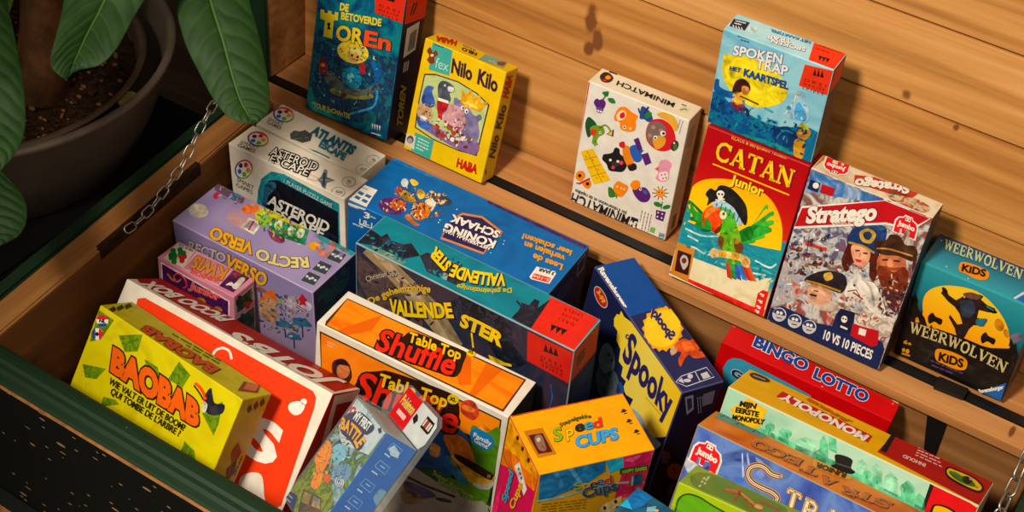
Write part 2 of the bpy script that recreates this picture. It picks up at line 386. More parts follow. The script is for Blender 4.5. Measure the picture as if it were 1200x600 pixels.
# ------------------------------------------------------------ wood and paint
def wood(name, dark, mid, light, axis='X', scale=1.0, knots=(), rough=.55, seed=0.0, contrast=1.0):
    m, nt, b = new_mat(name, rough, .3)
    L = nt.links.new; N = nt.nodes.new
    tc = N('ShaderNodeTexCoord'); mp = N('ShaderNodeMapping')
    st = {'X': (1.0, 22, 22), 'Y': (22, 1.0, 22), 'Z': (22, 22, 1.0)}[axis]
    mp.inputs['Scale'].default_value = tuple(s * scale for s in st); mp.inputs['Location'].default_value = (seed, seed * 1.7, seed * .6)
    L(tc.outputs['Object'], mp.inputs['Vector'])
    n1 = N('ShaderNodeTexNoise'); n1.inputs['Scale'].default_value = 2.6; n1.inputs['Detail'].default_value = 6; n1.inputs['Distortion'].default_value = .5
    n2 = N('ShaderNodeTexNoise'); n2.inputs['Scale'].default_value = 9; n2.inputs['Detail'].default_value = 8; n2.inputs['Roughness'].default_value = .7
    L(mp.outputs['Vector'], n1.inputs['Vector']); L(mp.outputs['Vector'], n2.inputs['Vector'])
    w = N('ShaderNodeTexWave'); w.wave_type = 'BANDS'; w.bands_direction = 'Z' if axis != 'Z' else 'X'
    w.inputs['Scale'].default_value = 1.1; w.inputs['Distortion'].default_value = 7; w.inputs['Detail'].default_value = 3; w.inputs['Detail Scale'].default_value = .6
    L(mp.outputs['Vector'], w.inputs['Vector'])
    a1 = N('ShaderNodeMath'); a1.operation = 'MULTIPLY_ADD'; a1.inputs[1].default_value = .3 * contrast
    L(n2.outputs['Fac'], a1.inputs[0]); L(n1.outputs['Fac'], a1.inputs[2])
    a2 = N('ShaderNodeMath'); a2.operation = 'MULTIPLY_ADD'; a2.inputs[1].default_value = .05 * contrast
    L(w.outputs['Fac'], a2.inputs[0]); L(a1.outputs[0], a2.inputs[2])
    last = a2.outputs[0]
    for (kx, ky, kz, kr, ks) in knots:            # dark knots at fixed places in the board
        vm = N('ShaderNodeVectorMath'); vm.operation = 'SUBTRACT'; vm.inputs[1].default_value = (kx, ky, kz); L(tc.outputs['Object'], vm.inputs[0])
        sc = N('ShaderNodeVectorMath'); sc.operation = 'MULTIPLY'; sc.inputs[1].default_value = (ks, .3, 1.0); L(vm.outputs[0], sc.inputs[0])
        nd = N('ShaderNodeTexNoise'); nd.inputs['Scale'].default_value = 60; L(tc.outputs['Object'], nd.inputs['Vector'])
        ln = N('ShaderNodeVectorMath'); ln.operation = 'LENGTH'; L(sc.outputs[0], ln.inputs[0])
        md = N('ShaderNodeMath'); md.operation = 'MULTIPLY_ADD'; md.inputs[1].default_value = kr * .9; L(nd.outputs['Fac'], md.inputs[0]); L(ln.outputs['Value'], md.inputs[2])
        mr = N('ShaderNodeMapRange'); mr.interpolation_type = 'SMOOTHSTEP'; mr.inputs['From Min'].default_value = kr * .6; mr.inputs['From Max'].default_value = kr * 1.6; mr.inputs['To Min'].default_value = -.8; mr.inputs['To Max'].default_value = 0
        L(md.outputs[0], mr.inputs['Value'])
        ad = N('ShaderNodeMath'); ad.operation = 'ADD'; L(last, ad.inputs[0]); L(mr.outputs['Result'], ad.inputs[1]); last = ad.outputs[0]
    r = N('ShaderNodeValToRGB'); e = r.color_ramp.elements; e.new(.5)
    for i, (p, c) in enumerate(((.28, dark), (.62, mid), (.86, light))): e[i].position = p; e[i].color = lin(hexc(c))
    L(last, r.inputs['Fac']); L(r.outputs['Color'], b.inputs['Base Color'])
    bp = N('ShaderNodeBump'); bp.inputs['Strength'].default_value = .15; bp.inputs['Distance'].default_value = .002; L(n2.outputs['Fac'], bp.inputs['Height']); L(bp.outputs['Normal'], b.inputs['Normal'])
    return m
def chipped(name, paint, chip, amount=.62, scale=(40, 40, 40), rough=.3):
    """gloss paint with scratches and chips down to the wood"""
    m, nt, b = new_mat(name, rough, .25); L = nt.links.new; N = nt.nodes.new
    tc = N('ShaderNodeTexCoord'); mp = N('ShaderNodeMapping'); mp.inputs['Scale'].default_value = scale; L(tc.outputs['Object'], mp.inputs['Vector'])
    n = N('ShaderNodeTexNoise'); n.inputs['Scale'].default_value = 1; n.inputs['Detail'].default_value = 3; L(mp.outputs['Vector'], n.inputs['Vector'])
    r = N('ShaderNodeValToRGB'); e = r.color_ramp.elements; e[0].position = amount; e[1].position = amount + .03; e[0].color = lin(hexc(paint)); e[1].color = lin(hexc(chip))
    L(n.outputs['Fac'], r.inputs['Fac']); L(r.outputs['Color'], b.inputs['Base Color'])
    bp = N('ShaderNodeBump'); bp.inputs['Strength'].default_value = .25; bp.inputs['Distance'].default_value = .001; L(n.outputs['Fac'], bp.inputs['Height']); L(bp.outputs['Normal'], b.inputs['Normal'])
    return m
def plain(name, h, rough=.5, spec=.4, metal=0.0, bump=None):
    m, nt, b = new_mat(name, rough, spec); b.inputs['Metallic'].default_value = metal
    n = nt.nodes.new('ShaderNodeTexNoise'); n.inputs['Scale'].default_value = bump[0] if bump else 40; n.inputs['Detail'].default_value = 5
    tc = nt.nodes.new('ShaderNodeTexCoord'); nt.links.new(tc.outputs['Object'], n.inputs['Vector'])
    r = nt.nodes.new('ShaderNodeValToRGB'); c = lin(hexc(h)); k = bump[2] if bump and len(bump) > 2 else .2
    r.color_ramp.elements[0].color = tuple(v * (1 - k) for v in c[:3]) + (1,); r.color_ramp.elements[1].color = tuple(min(1, v * (1 + k)) for v in c[:3]) + (1,)
    r.color_ramp.elements[0].position = .3; r.color_ramp.elements[1].position = .7
    nt.links.new(n.outputs['Fac'], r.inputs['Fac']); nt.links.new(r.outputs['Color'], b.inputs['Base Color'])
    if bump:
        bp = nt.nodes.new('ShaderNodeBump'); bp.inputs['Strength'].default_value = .4; bp.inputs['Distance'].default_value = bump[1]
        nt.links.new(n.outputs['Fac'], bp.inputs['Height']); nt.links.new(bp.outputs['Normal'], b.inputs['Normal'])
    return m
M_GREEN = chipped('dark_green_paint', '142b18', '6b4a26', .72, (60, 60, 60), .55)
def scratched(name, paint_, chip):
    m, nt, b = new_mat(name, .5, .35); L = nt.links.new; N = nt.nodes.new
    tc = N('ShaderNodeTexCoord'); last = None
    for ang, sc, thr, keep in ((.95, (42, 0, 170), .24, .10), (-.5, (36, 0, 260), .15, .06), (.75, (100, 0, 330), .24, .08)):
        mp = N('ShaderNodeMapping'); mp.inputs['Rotation'].default_value = (0, ang, 0); mp.inputs['Scale'].default_value = (sc[0], 0.0, sc[2]); L(tc.outputs['Object'], mp.inputs['Vector'])
        v = N('ShaderNodeTexVoronoi'); v.inputs['Scale'].default_value = 1.0; L(mp.outputs['Vector'], v.inputs['Vector'])
        lt = N('ShaderNodeMath'); lt.operation = 'LESS_THAN'; lt.inputs[1].default_value = thr; L(v.outputs['Distance'], lt.inputs[0])
        sp = N('ShaderNodeSeparateColor'); L(v.outputs['Color'], sp.inputs[0]); l2 = N('ShaderNodeMath'); l2.operation = 'LESS_THAN'; l2.inputs[1].default_value = keep; L(sp.outputs[0], l2.inputs[0])
        mu = N('ShaderNodeMath'); mu.operation = 'MULTIPLY'; L(lt.outputs[0], mu.inputs[0]); L(l2.outputs[0], mu.inputs[1])
        if last is None: last = mu.outputs[0]
        else:
            mx_ = N('ShaderNodeMath'); mx_.operation = 'MAXIMUM'; L(last, mx_.inputs[0]); L(mu.outputs[0], mx_.inputs[1]); last = mx_.outputs[0]
    r = N('ShaderNodeValToRGB'); r.color_ramp.elements[0].color = lin(hexc(paint_)); r.color_ramp.elements[1].color = lin(hexc(chip)); L(last, r.inputs['Fac']); L(r.outputs['Color'], b.inputs['Base Color'])
    return m
M_BLACKGREEN = scratched('black_green_paint', '0a0e0b', '96764a')
M_BARE = plain('worn_bare_edge', '8a5a2c', .7, .2, 0, (120, .001, .35))
M_IRON = plain('black_iron', '141311', .45, .5, .3, (90, .0006))
M_STEEL = plain('dull_steel', '9a958a', .38, .5, .9)

def prism(name, foot, z0, z1, mats, parent, bev=.002, top=None):
    """board from a footprint polygon (world x, y); z relative to rim"""
    bm = bmesh.new(); a = [bm.verts.new((x, y, z0 + Z0)) for x, y in foot]; t = top or foot
    c = [bm.verts.new((x, y, z1 + Z0)) for x, y in t]
    bm.faces.new(a[::-1]); bm.faces.new(c); n = len(foot)
    for i in range(n): bm.faces.new((a[i], a[(i + 1) % n], c[(i + 1) % n], c[i]))
    bmesh.ops.recalc_face_normals(bm, faces=bm.faces)
    if bev: bmesh.ops.bevel(bm, geom=bm.edges[:], offset=bev, segments=2, affect='EDGES')
    return mesh_obj(name, bm, mats, parent)
def extrude_profile(name, prof, x0, x1, mats, parent, idx=None, axis='X'):
    """profile in (y, z rel) swept along x; idx = material per side"""
    bm = bmesh.new(); A = [bm.verts.new((x0, y, z + Z0)) for y, z in prof]; C = [bm.verts.new((x1, y, z + Z0)) for y, z in prof]; n = len(prof)
    bm.faces.new(A); bm.faces.new(C[::-1])
    for i in range(n):
        f = bm.faces.new((A[i], C[i], C[(i + 1) % n], A[(i + 1) % n])); f.material_index = idx[i] if idx else 0
    bmesh.ops.recalc_face_normals(bm, faces=bm.faces); return mesh_obj(name, bm, mats, parent)

# ------------------------------------------------------------ room
bm = bmesh.new(); bmesh.ops.create_grid(bm, x_segments=1, y_segments=1, size=1)
for v in bm.verts: v.co = Vector((v.co.x * 3.0 - .6, v.co.y * 2.2 + .6, 0))
tag(mesh_obj('floor', bm, wood('floor_boards', '2c2018', '4a3628', '5c4636', 'X', .6, (), .5)), kind='structure')
def wallbox(name, x0, x1, y0, y1, m):
    bm = bmesh.new(); bmesh.ops.create_cube(bm, size=1)
    for v in bm.verts: v.co = Vector(((x0 + x1) / 2 + v.co.x * (x1 - x0), (y0 + y1) / 2 + v.co.y * (y1 - y0), 1.3 + v.co.z * 2.6))
    tag(mesh_obj(name, bm, m), kind='structure')
M_WALL = plain('dark_plaster', '1a1512', .8, .2, 0, (25, .002))
wallbox('wall_back', -3.6, 2.4, 2.0, 2.1, M_WALL); wallbox('wall_left', -3.7, -3.6, -1.6, 2.1, M_WALL)

# ------------------------------------------------------------ the chest with its open lid
chest = empty('wooden_chest', (0, 0, 0)); chest.location = (-.43, .8, 0)
tag(chest, 'large dark green wooden chest with its lid open, filled with game boxes', 'chest')
def cp(o):                                    # keep world coordinates while parenting to the chest
    o.matrix_parent_inverse = Matrix.Translation(-chest.location); return o
M_IN = wood('inner_wood', '321c0a', '6a3f16', '8c5824', 'Y', .35, (), .6, 3.1)
M_IN2 = wood('back_inner_wood', '2a1a0e', '7a5028', '96683a', 'X', .7, (), .6, 5.3)  # back wood darkened: shade below the ledge is put into its colour
M_RIM = wood('raw_rim', '5e3a1a', '8e5e2e', 'a2733c', 'Y', .8, (), .6, 1.3)
M_LEDGE = wood('ledge_wood', '643d20', 'a06a38', 'b8824c', 'X', .9, ((-.02, 1.05, .30, .003, 1.0),), .55, 2.2)
XR = .012
# front: rounded green rim over a dark chipped face, moulding at the foot
prof = [(.586, -.25), (.586, -.004), (.5855, .0), (.582, .0025), (.576, .004), (.571, .0045), (.5675, .003), (.5655, -.0015), (.5615, -.003), (.558, -.008), (.5555, -.0105), (.5535, -.0125), (.5365, -.150), (.528, -.250)]
cp(extrude_profile('front_board', prof, -.915, XR + .05, [M_IN, M_GREEN, M_BARE, M_BLACKGREEN], chest, [0, 1, 1, 1, 1, 1, 1, 1, 1, 1, 2, 3, 3, 0]))
prof = [(.536, -.147), (.522, -.1485), (.514, -.152), (.512, -.162), (.512, -.30), (.530, -.30)]
cp(extrude_profile('plinth', prof, -.925, XR + .06, [M_BARE, M_BLACKGREEN], chest, [1, 0, 0, 1, 1, 1]))
# left side: raw wood top with a green outer strip
def xin(y): return -.862 - .071 * (y - .62)
cp(prism('side_board', [(xin(.58), .587), (xin(1.036), 1.036), (xin(1.036) - .031, 1.036), (xin(.58) - .031, .587)], -.25, 0, [M_RIM], chest, .002))
cp(prism('inner_lining', [(xin(.589) + .0006, .5875), (xin(1.03) + .0006, 1.031), (xin(1.03) - .001, 1.031), (xin(.589) - .001, .5875)], -.25, -.004, [M_IN], chest, 0))  # thin sheet giving the side's inner face its darker wood tone
cp(prism('worn_groove', [(xin(.735) + .0012, .735), (xin(.90) + .0012, .90), (xin(.90) - .006, .90), (xin(.735) - .005, .735)], -.016, .0006, [plain('groove_dark', '2a1a0c', .9, .1, 0, (120, .002, .5))], chest, .001))
cp(prism('side_paint_strip', [(xin(.58) - .0312, .56), (xin(1.06) - .0312, 1.063), (xin(1.06) - .050, 1.063), (xin(.58) - .050, .56)], -.30, -.001, [M_GREEN], chest, .003))
cp(prism('side_board', [(XR, .587), (XR + .03, .587), (XR + .03, 1.036), (XR, 1.036)], -.25, 0, [M_GREEN], chest, .003))
cp(prism('back_board', [(-.93, 1.049), (XR + .05, 1.049), (XR + .05, 1.064), (-.93, 1.064)], -.30, -.015, [M_IN2], chest, .001))
cp(prism('ledge', [(-.93, 1.0365), (XR + .05, 1.0365), (XR + .05, 1.064), (-.93, 1.064)], -.0148, 0, [M_LEDGE], chest, .002))
# planks of the back board seen inside
for i, (a, c) in enumerate(((-.0155, -.105), (-.107, -.249))):
    cp(prism('inner_plank', [(xin(1.04) + .002, 1.0445), (XR - .001, 1.0445), (XR - .001, 1.0488), (xin(1.04) + .002, 1.0488)], c, a, [M_IN2], chest, .001))
cp(prism('bottom_board', [(-.905, .587), (XR + .03, .587), (XR + .03, 1.036), (-.905, 1.036)], -.268, -.2505, [M_IN2], chest, .001))
# lid: shallow tray standing upright behind the ledge
LX0, LX1, LH = -.948, .30, .62
def ylid(z): return 1.131 + .035 * z
lid = cp(prism('lid', [(LX0, 1.066), (LX1, 1.066), (LX1, 1.150), (LX0, 1.150)], -.016, -.001, [M_LEDGE], chest, .001))
def lp(o): o.parent = lid; return o
lid.name = 'lid'
lp(prism('lid_edge', [(LX0, 1.0645), (LX1, 1.0645), (LX1, 1.0785), (LX0, 1.0785)], -.0165, -.0005, [M_IRON], None, .001))
lp(prism('lid_side', [(LX0, 1.068), (-.921, 1.068), (-.921, 1.16), (LX0, 1.16)], 0, LH, [M_LEDGE], None, .002))
lp(prism('lid_side_edge', [(LX0 - .002, 1.0645), (-.9205, 1.0645), (-.9205, 1.0695), (LX0 - .002, 1.0695)], 0, LH, [M_GREEN], None, .002))
seams = [-.001] + [on_y(x, y, 1.137).z - Z0 for x, y in ((600, 41), (973, 90), (1101, 36))]
seams += [seams[-1] + .125, LH]
SEAMS = seams
def kn(x, y, r, s):
    p = on_y(x, y, 1.136); return (p.x, 1.133, p.z, r, s)
KN = [[], [kn(692, 22, .019, 2.2), kn(700, 48, .016, 2.4), kn(690, 58, .009, 1.4)], [kn(1061, 113, .006, 1.0)], [kn(780, 5, .006, 1)], []]
tones = (('744621', 'ad7638', 'c48d50'), ('6e411e', 'a76e33', 'be8749'), ('764825', 'b07a3e', 'c68f53'), ('6e421f', 'a57038', 'be884a'), ('643d1d', '9d6834', 'b57f48'))
for i in range(len(seams) - 1):
    a, c = seams[i] + .0011, seams[i + 1] - .0011
    cpk = KN[i] + ([kn(1119, 152, .004, 1.0)] if i == 1 else [])
    m = wood('lid_plank_wood', *tones[i], 'X', 1.0, cpk, .5, 11.0 + 3.7 * i)
    lp(prism('lid_plank', [(-.921, ylid(a)), (LX1, ylid(a)), (LX1, ylid(a) + .018), (-.921, ylid(a) + .018)], a, c, [m], None, .0015, [(-.921, ylid(c)), (LX1, ylid(c)), (LX1, ylid(c) + .018), (-.921, ylid(c) + .018)]))
# iron hinge: knuckle on the lid edge, strap on the inside of the back board
def iron(name, quad_px, plane, y, th):
    pts = [on_y(x, yy, y) if plane == 'y' else on_z(x, yy, y) for x, yy in quad_px]
    bm = bmesh.new(); off = Vector((0, -th, 0)) if plane == 'y' else Vector((0, 0, th))
    a = [bm.verts.new(p) for p in pts]; c = [bm.verts.new(p + off) for p in pts]; n = len(pts)
    bm.faces.new(a); bm.faces.new(c[::-1])
    for i in range(n): bm.faces.new((a[i], c[i], c[(i + 1) % n], a[(i + 1) % n]))
    bmesh.ops.recalc_face_normals(bm, faces=bm.faces); bmesh.ops.bevel(bm, geom=bm.edges[:], offset=.0007, segments=2, affect='EDGES')
    return cp(mesh_obj(name, bm, M_IRON, chest))
st = iron('hinge_strap', [(1088, 478), (1113, 489), (1097, 533), (1083, 526)], 'y', 1.0444, .0022)
hg = iron('hinge', [(1099, 445), (1134, 460), (1128, 470), (1093, 456)], 'z', .0005, .006)
p0, p1 = on_z(1097, 451, .006), on_z(1131, 466, .006)
bm = bmesh.new(); ax = (p1 - p0); r_ = bmesh.ops.create_cone(bm, cap_ends=True, segments=16, radius1=.0055, radius2=.0055, depth=ax.length)
q = Vector((0, 0, 1)).rotation_difference(ax)
for v in bm.verts: v.co = q @ v.co + (p0 + p1) / 2
kn_ = smooth(mesh_obj('hinge_pin', bm, M_IRON)); kn_.parent = hg; kn_.matrix_parent_inverse = hg.matrix_parent_inverse
for px_, py_ in ((1097, 489), (1092, 515)):
    c = on_y(px_, py_, 1.0420); bm = bmesh.new(); bmesh.ops.create_uvsphere(bm, u_segments=12, v_segments=8, radius=.0026)
    for v in bm.verts: v.co = Vector((v.co.x, v.co.y * .5, v.co.z)) + c
    o = smooth(mesh_obj('screw', bm, M_IRON)); o.parent = st; o.matrix_parent_inverse = st.matrix_parent_inverse

# chains: wire links, every other one turned a quarter
def chain(name, pts, pitch, wire, half):
    P = [Vector(p) for p in pts]; seg = []
    for a, c in zip(P, P[1:]):
        seg += [a.lerp(c, t / 20) for t in range(20)]
    seg.append(P[-1]); bm = bmesh.new(); acc = 0.0; k = 0; last = seg[0]; out = [seg[0]]
    for s in seg[1:]:
        acc += (s - last).length; last = s
        if acc >= pitch: out.append(s); acc = 0.0
    for i in range(len(out) - 1):
        c = (out[i] + out[i + 1]) / 2; t = (out[i + 1] - out[i]).normalized()
        side = t.cross(Vector((1, 0, 0))); side = side.normalized(); oth = t.cross(side).normalized()
        ang = math.radians(38 if i % 2 else -52); u = side * math.cos(ang) + oth * math.sin(ang); nrm = t.cross(u)
        ring = []; L_ = pitch * .5 + wire * 1.4 - half
        for j in range(20):
            a = 2 * math.pi * j / 20; ring.append((c + u * half * math.cos(a) + t * (half * math.sin(a) + (L_ if math.sin(a) >= 0 else -L_)), (u * math.cos(a) + t * math.sin(a)).normalized()))
        vs = [[bm.verts.new(p + (d * math.cos(b_) + nrm * math.sin(b_)) * wire) for b_ in [2 * math.pi * q / 7 for q in range(7)]] for p, d in ring]
        for j in range(20):
            for q in range(7): bm.faces.new((vs[j][q], vs[(j + 1) % 20][q], vs[(j + 1) % 20][(q + 1) % 7], vs[j][(q + 1) % 7]))
    bmesh.ops.recalc_face_normals(bm, faces=bm.faces)
    return smooth(cp(mesh_obj(name, bm, M_STEEL, chest)))
XC = -.868
lc = [tuple(on_y(297, 70, 1.0625)), tuple((on_y(297, 70, 1.0625) * .5 + on_x(250, 122, XC) * .5) - Vector((0, 0, .004)))] + [tuple(on_x(x, y, XC)) for x, y in ((250, 122), (232, 155), (213, 195), (195, 220), (178, 243), (160, 262), (140, 275))]
chain('chain', lc, .0125, .00095, .0042)
rc = [(.012, 1.11, Z0 + .09)] + [tuple(on_z(x, y, z)) for x, y, z in ((1202, 535, .030), (1186, 572, .012), (1170, 604, .004))] + [(.004, .90, Z0 - .01)]
chain('chain', rc, .0165, .0013, .0052)
# ------------------------------------------------------------ potted plant beside the chest
PC = Vector((-1.165, .862, 0)); ZR = Z0 + .062          # pot centre and rim height
def lathe(name, prof, mat, parent, seg=64, c=None):
    bm = bmesh.new(); rings = []
    for r, z in prof: rings.append([bm.verts.new((r * math.cos(2 * math.pi * i / seg), r * math.sin(2 * math.pi * i / seg), z)) for i in range(seg)])
    for a, b_ in zip(rings, rings[1:]):
        for i in range(seg): bm.faces.new((a[i], a[(i + 1) % seg], b_[(i + 1) % seg], b_[i]))
    bm.faces.new(rings[0][::-1]); bm.faces.new(rings[-1])
    bmesh.ops.recalc_face_normals(bm, faces=bm.faces)
    return smooth(mesh_obj(name, bm, mat, parent))
stand = empty('plant_stand', (PC.x, PC.y, 0)); tag(stand, 'low black wooden stand under the grey plant pot', 'plant stand')
M_STAND = plain('black_wood', '0c0b0a', .6, .3, 0, (40, .001))
zb = Z0 - .075
bm = bmesh.new(); bmesh.ops.create_cube(bm, size=1)
for v in bm.verts: v.co = Vector((v.co.x * .36, v.co.y * .36, zb - .0155 + v.co.z * .03))
bmesh.ops.bevel(bm, geom=bm.edges[:], offset=.003, segments=2, affect='EDGES'); mesh_obj('stand_top', bm, M_STAND, stand)
for sx in (-1, 1):
    for sy in (-1, 1):
        bm = bmesh.new(); bmesh.ops.create_cube(bm, size=1)
        for v in bm.verts: v.co = Vector((v.co.x * .03 + sx * .15, v.co.y * .03 + sy * .15, (zb - .03) / 2 + v.co.z * (zb - .03)))
        mesh_obj('leg', bm, M_STAND, stand)
pot = empty('potted_plant', (PC.x, PC.y, zb)); tag(pot, 'leafy plant with big veined green leaves in a grey round planter, left of the chest', 'plant')
h = ZR - zb
M_POT = plain('grey_planter', '5c5044', .5, .35, 0, (30, .0006, .1)); M_NURS = plain('brown_nursery_pot', '4a3a2c', .5, .3)
R0 = .217
planter = lathe('planter', [(.155, .0), (.163, .004), (.19, h * .45), (R0 - .003, h - .008), (R0, h - .003), (R0 - .002, h), (R0 - .008, h), (R0 - .011, h - .004), (.19, h * .5), (.16, h * .25)], M_POT, pot)
nz = h - .007
nurs = lathe('nursery_pot', [(.13, .02), (.182, nz - .004), (.187, nz - .002), (.187, nz), (.180, nz + .001), (.177, nz - .004), (.172, nz - .03), (.166, nz - .04)], M_NURS, pot)
for v in nurs.data.vertices: v.co.x += .008; v.co.y -= .014
# soil: lumpy disc with crumbs
M_SOIL = plain('potting_soil', '2c1c10', .95, .1, 0, (180, .006, .7))
bm = bmesh.new(); rnd = random.Random(2); NR, NS = 26, 72; c0 = bm.verts.new((0, 0, nz - .02)); prev = None
from mathutils import noise as mnoise
for i in range(1, NR + 1):
    r = .174 * i / NR; ring = []
    for j in range(NS):
        a = 2 * math.pi * j / NS; x, y = r * math.cos(a), r * math.sin(a)
        z = nz - .024 + .006 * mnoise.noise(Vector((x * 30, y * 30, 1))) + .004 * mnoise.noise(Vector((x * 90, y * 90, 5))) + .002 * rnd.random()
        ring.append(bm.verts.new((x + .008, y - .014, z)))
    for j in range(NS):
        if prev: bm.faces.new((prev[j], ring[j], ring[(j + 1) % NS], prev[(j + 1) % NS]))
        else: bm.faces.new((c0, ring[j], ring[(j + 1) % NS]))
    prev = ring
soil = mesh_obj('soil', bm, M_SOIL, pot)
bm = bmesh.new()
for i in range(900):
    a, r = rnd.uniform(0, 6.28), (.165) * math.sqrt(rnd.random()); s = rnd.uniform(.001, .0034)
    g = bmesh.ops.create_icosphere(bm, subdivisions=1, radius=s)
    el = rnd.uniform(.5, 2.2)
    for v in g['verts']: v.co = Vector((v.co.x * el + r * math.cos(a) + .008, v.co.y + r * math.sin(a) - .014, v.co.z * .8 + nz - .0195))
    for f in {f for v in g['verts'] for f in v.link_faces}: f.material_index = 0 if i % 3 else 1
tag(mesh_obj('bark_crumbs', bm, [plain('crumb_dark', '3a2414', .9, .1), plain('crumb_light', '7a5230', .9, .1)], pot), kind='stuff')
# pale round chip on the soil
pc = on_z(150, 117, nz + zb - Z0 - .014); bm = bmesh.new(); bmesh.ops.create_cone(bm, cap_ends=True, segments=24, radius1=.0115, radius2=.011, depth=.004)
for v in bm.verts: v.co = Matrix.Rotation(.35, 3, 'X') @ v.co
bmesh.ops.bevel(bm, geom=bm.edges[:], offset=.0008, segments=2, affect='EDGES')
chip = mesh_obj('wood_chip', bm, plain('pale_chip', '8f8338', .7, .2)); chip.location = pc; tag(chip, 'pale yellow round chip lying on the dark potting soil', 'wood chip')
# trunk
def tube(name, pts, rad, mat, parent, seg=14):
    bm = bmesh.new(); rings = []
    for i, p in enumerate(pts):
        t = (pts[min(i + 1, len(pts) - 1)] - pts[max(0, i - 1)]).normalized(); u = t.cross(Vector((.3, 1, .1))).normalized(); v_ = t.cross(u)
        rr = rad[i] if isinstance(rad, (list, tuple)) else rad
        rings.append([bm.verts.new(p + (u * math.cos(2 * math.pi * k / seg) + v_ * math.sin(2 * math.pi * k / seg)) * rr * (1 + .08 * mnoise.noise(p * 40 + Vector((k, 0, 0))))) for k in range(seg)])
    for a, c in zip(rings, rings[1:]):
        for k in range(seg): bm.faces.new((a[k], a[(k + 1) % seg], c[(k + 1) % seg], c[k]))
    bm.faces.new(rings[0][::-1]); bm.faces.new(rings[-1]); bmesh.ops.recalc_face_normals(bm, faces=bm.faces)
    return smooth(mesh_obj(name, bm, mat, parent))
def toP(v): return v - Vector((PC.x, PC.y, zb))
M_BARK = plain('brown_bark', '5a3a1e', .85, .2, 0, (55, .003, .45))
tb = on_z(48, 118, nz + zb - Z0 - .03); t1 = tb + Vector((-.012, .03, .08)); t2 = tb + Vector((-.005, .05, .2)); t3 = tb + Vector((.02, .06, .36)); t4 = tb + Vector((.03, .05, .5))
cps = [tb, tb.lerp(t1, .5), t1, t1.lerp(t2, .5), t2, t2.lerp(t3, .5), t3, t4]
tube('trunk', [toP(p) for p in cps], [.030, .027, .024, .023, .022, .021, .019, .015], M_BARK, pot)
# leaves
def leaf_mat(name, base, vein, dark):
    m, nt, b = new_mat(name, .58, .14); L = nt.links.new; N = nt.nodes.new
    tc = N('ShaderNodeTexCoord'); at = N('ShaderNodeAttribute'); at.attribute_name = 'vein'
    n = N('ShaderNodeTexNoise'); n.inputs['Scale'].default_value = 55; n.inputs['Detail'].default_value = 5; L(tc.outputs['Object'], n.inputs['Vector'])
    r = N('ShaderNodeValToRGB'); r.color_ramp.elements[0].color = lin(hexc(dark)); r.color_ramp.elements[1].color = lin(hexc(base)); r.color_ramp.elements[0].position = .25; r.color_ramp.elements[1].position = .7
    L(n.outputs['Fac'], r.inputs['Fac']); mx = N('ShaderNodeMix'); mx.data_type = 'RGBA'; mx.inputs['B'].default_value = lin(hexc(vein)); L(at.outputs['Fac'], mx.inputs['Factor']); L(r.outputs['Color'], mx.inputs['A']); L(mx.outputs['Result'], b.inputs['Base Color'])
    b.inputs['Transmission Weight'].default_value = 0
    bp = N('ShaderNodeBump'); bp.inputs['Strength'].default_value = .2; bp.inputs['Distance'].default_value = .001; L(n.outputs['Fac'], bp.inputs['Height']); L(bp.outputs['Normal'], b.inputs['Normal'])
    return m
M_LEAF = leaf_mat('leaf_green', '1c3711', '3c5a28', '12290b')
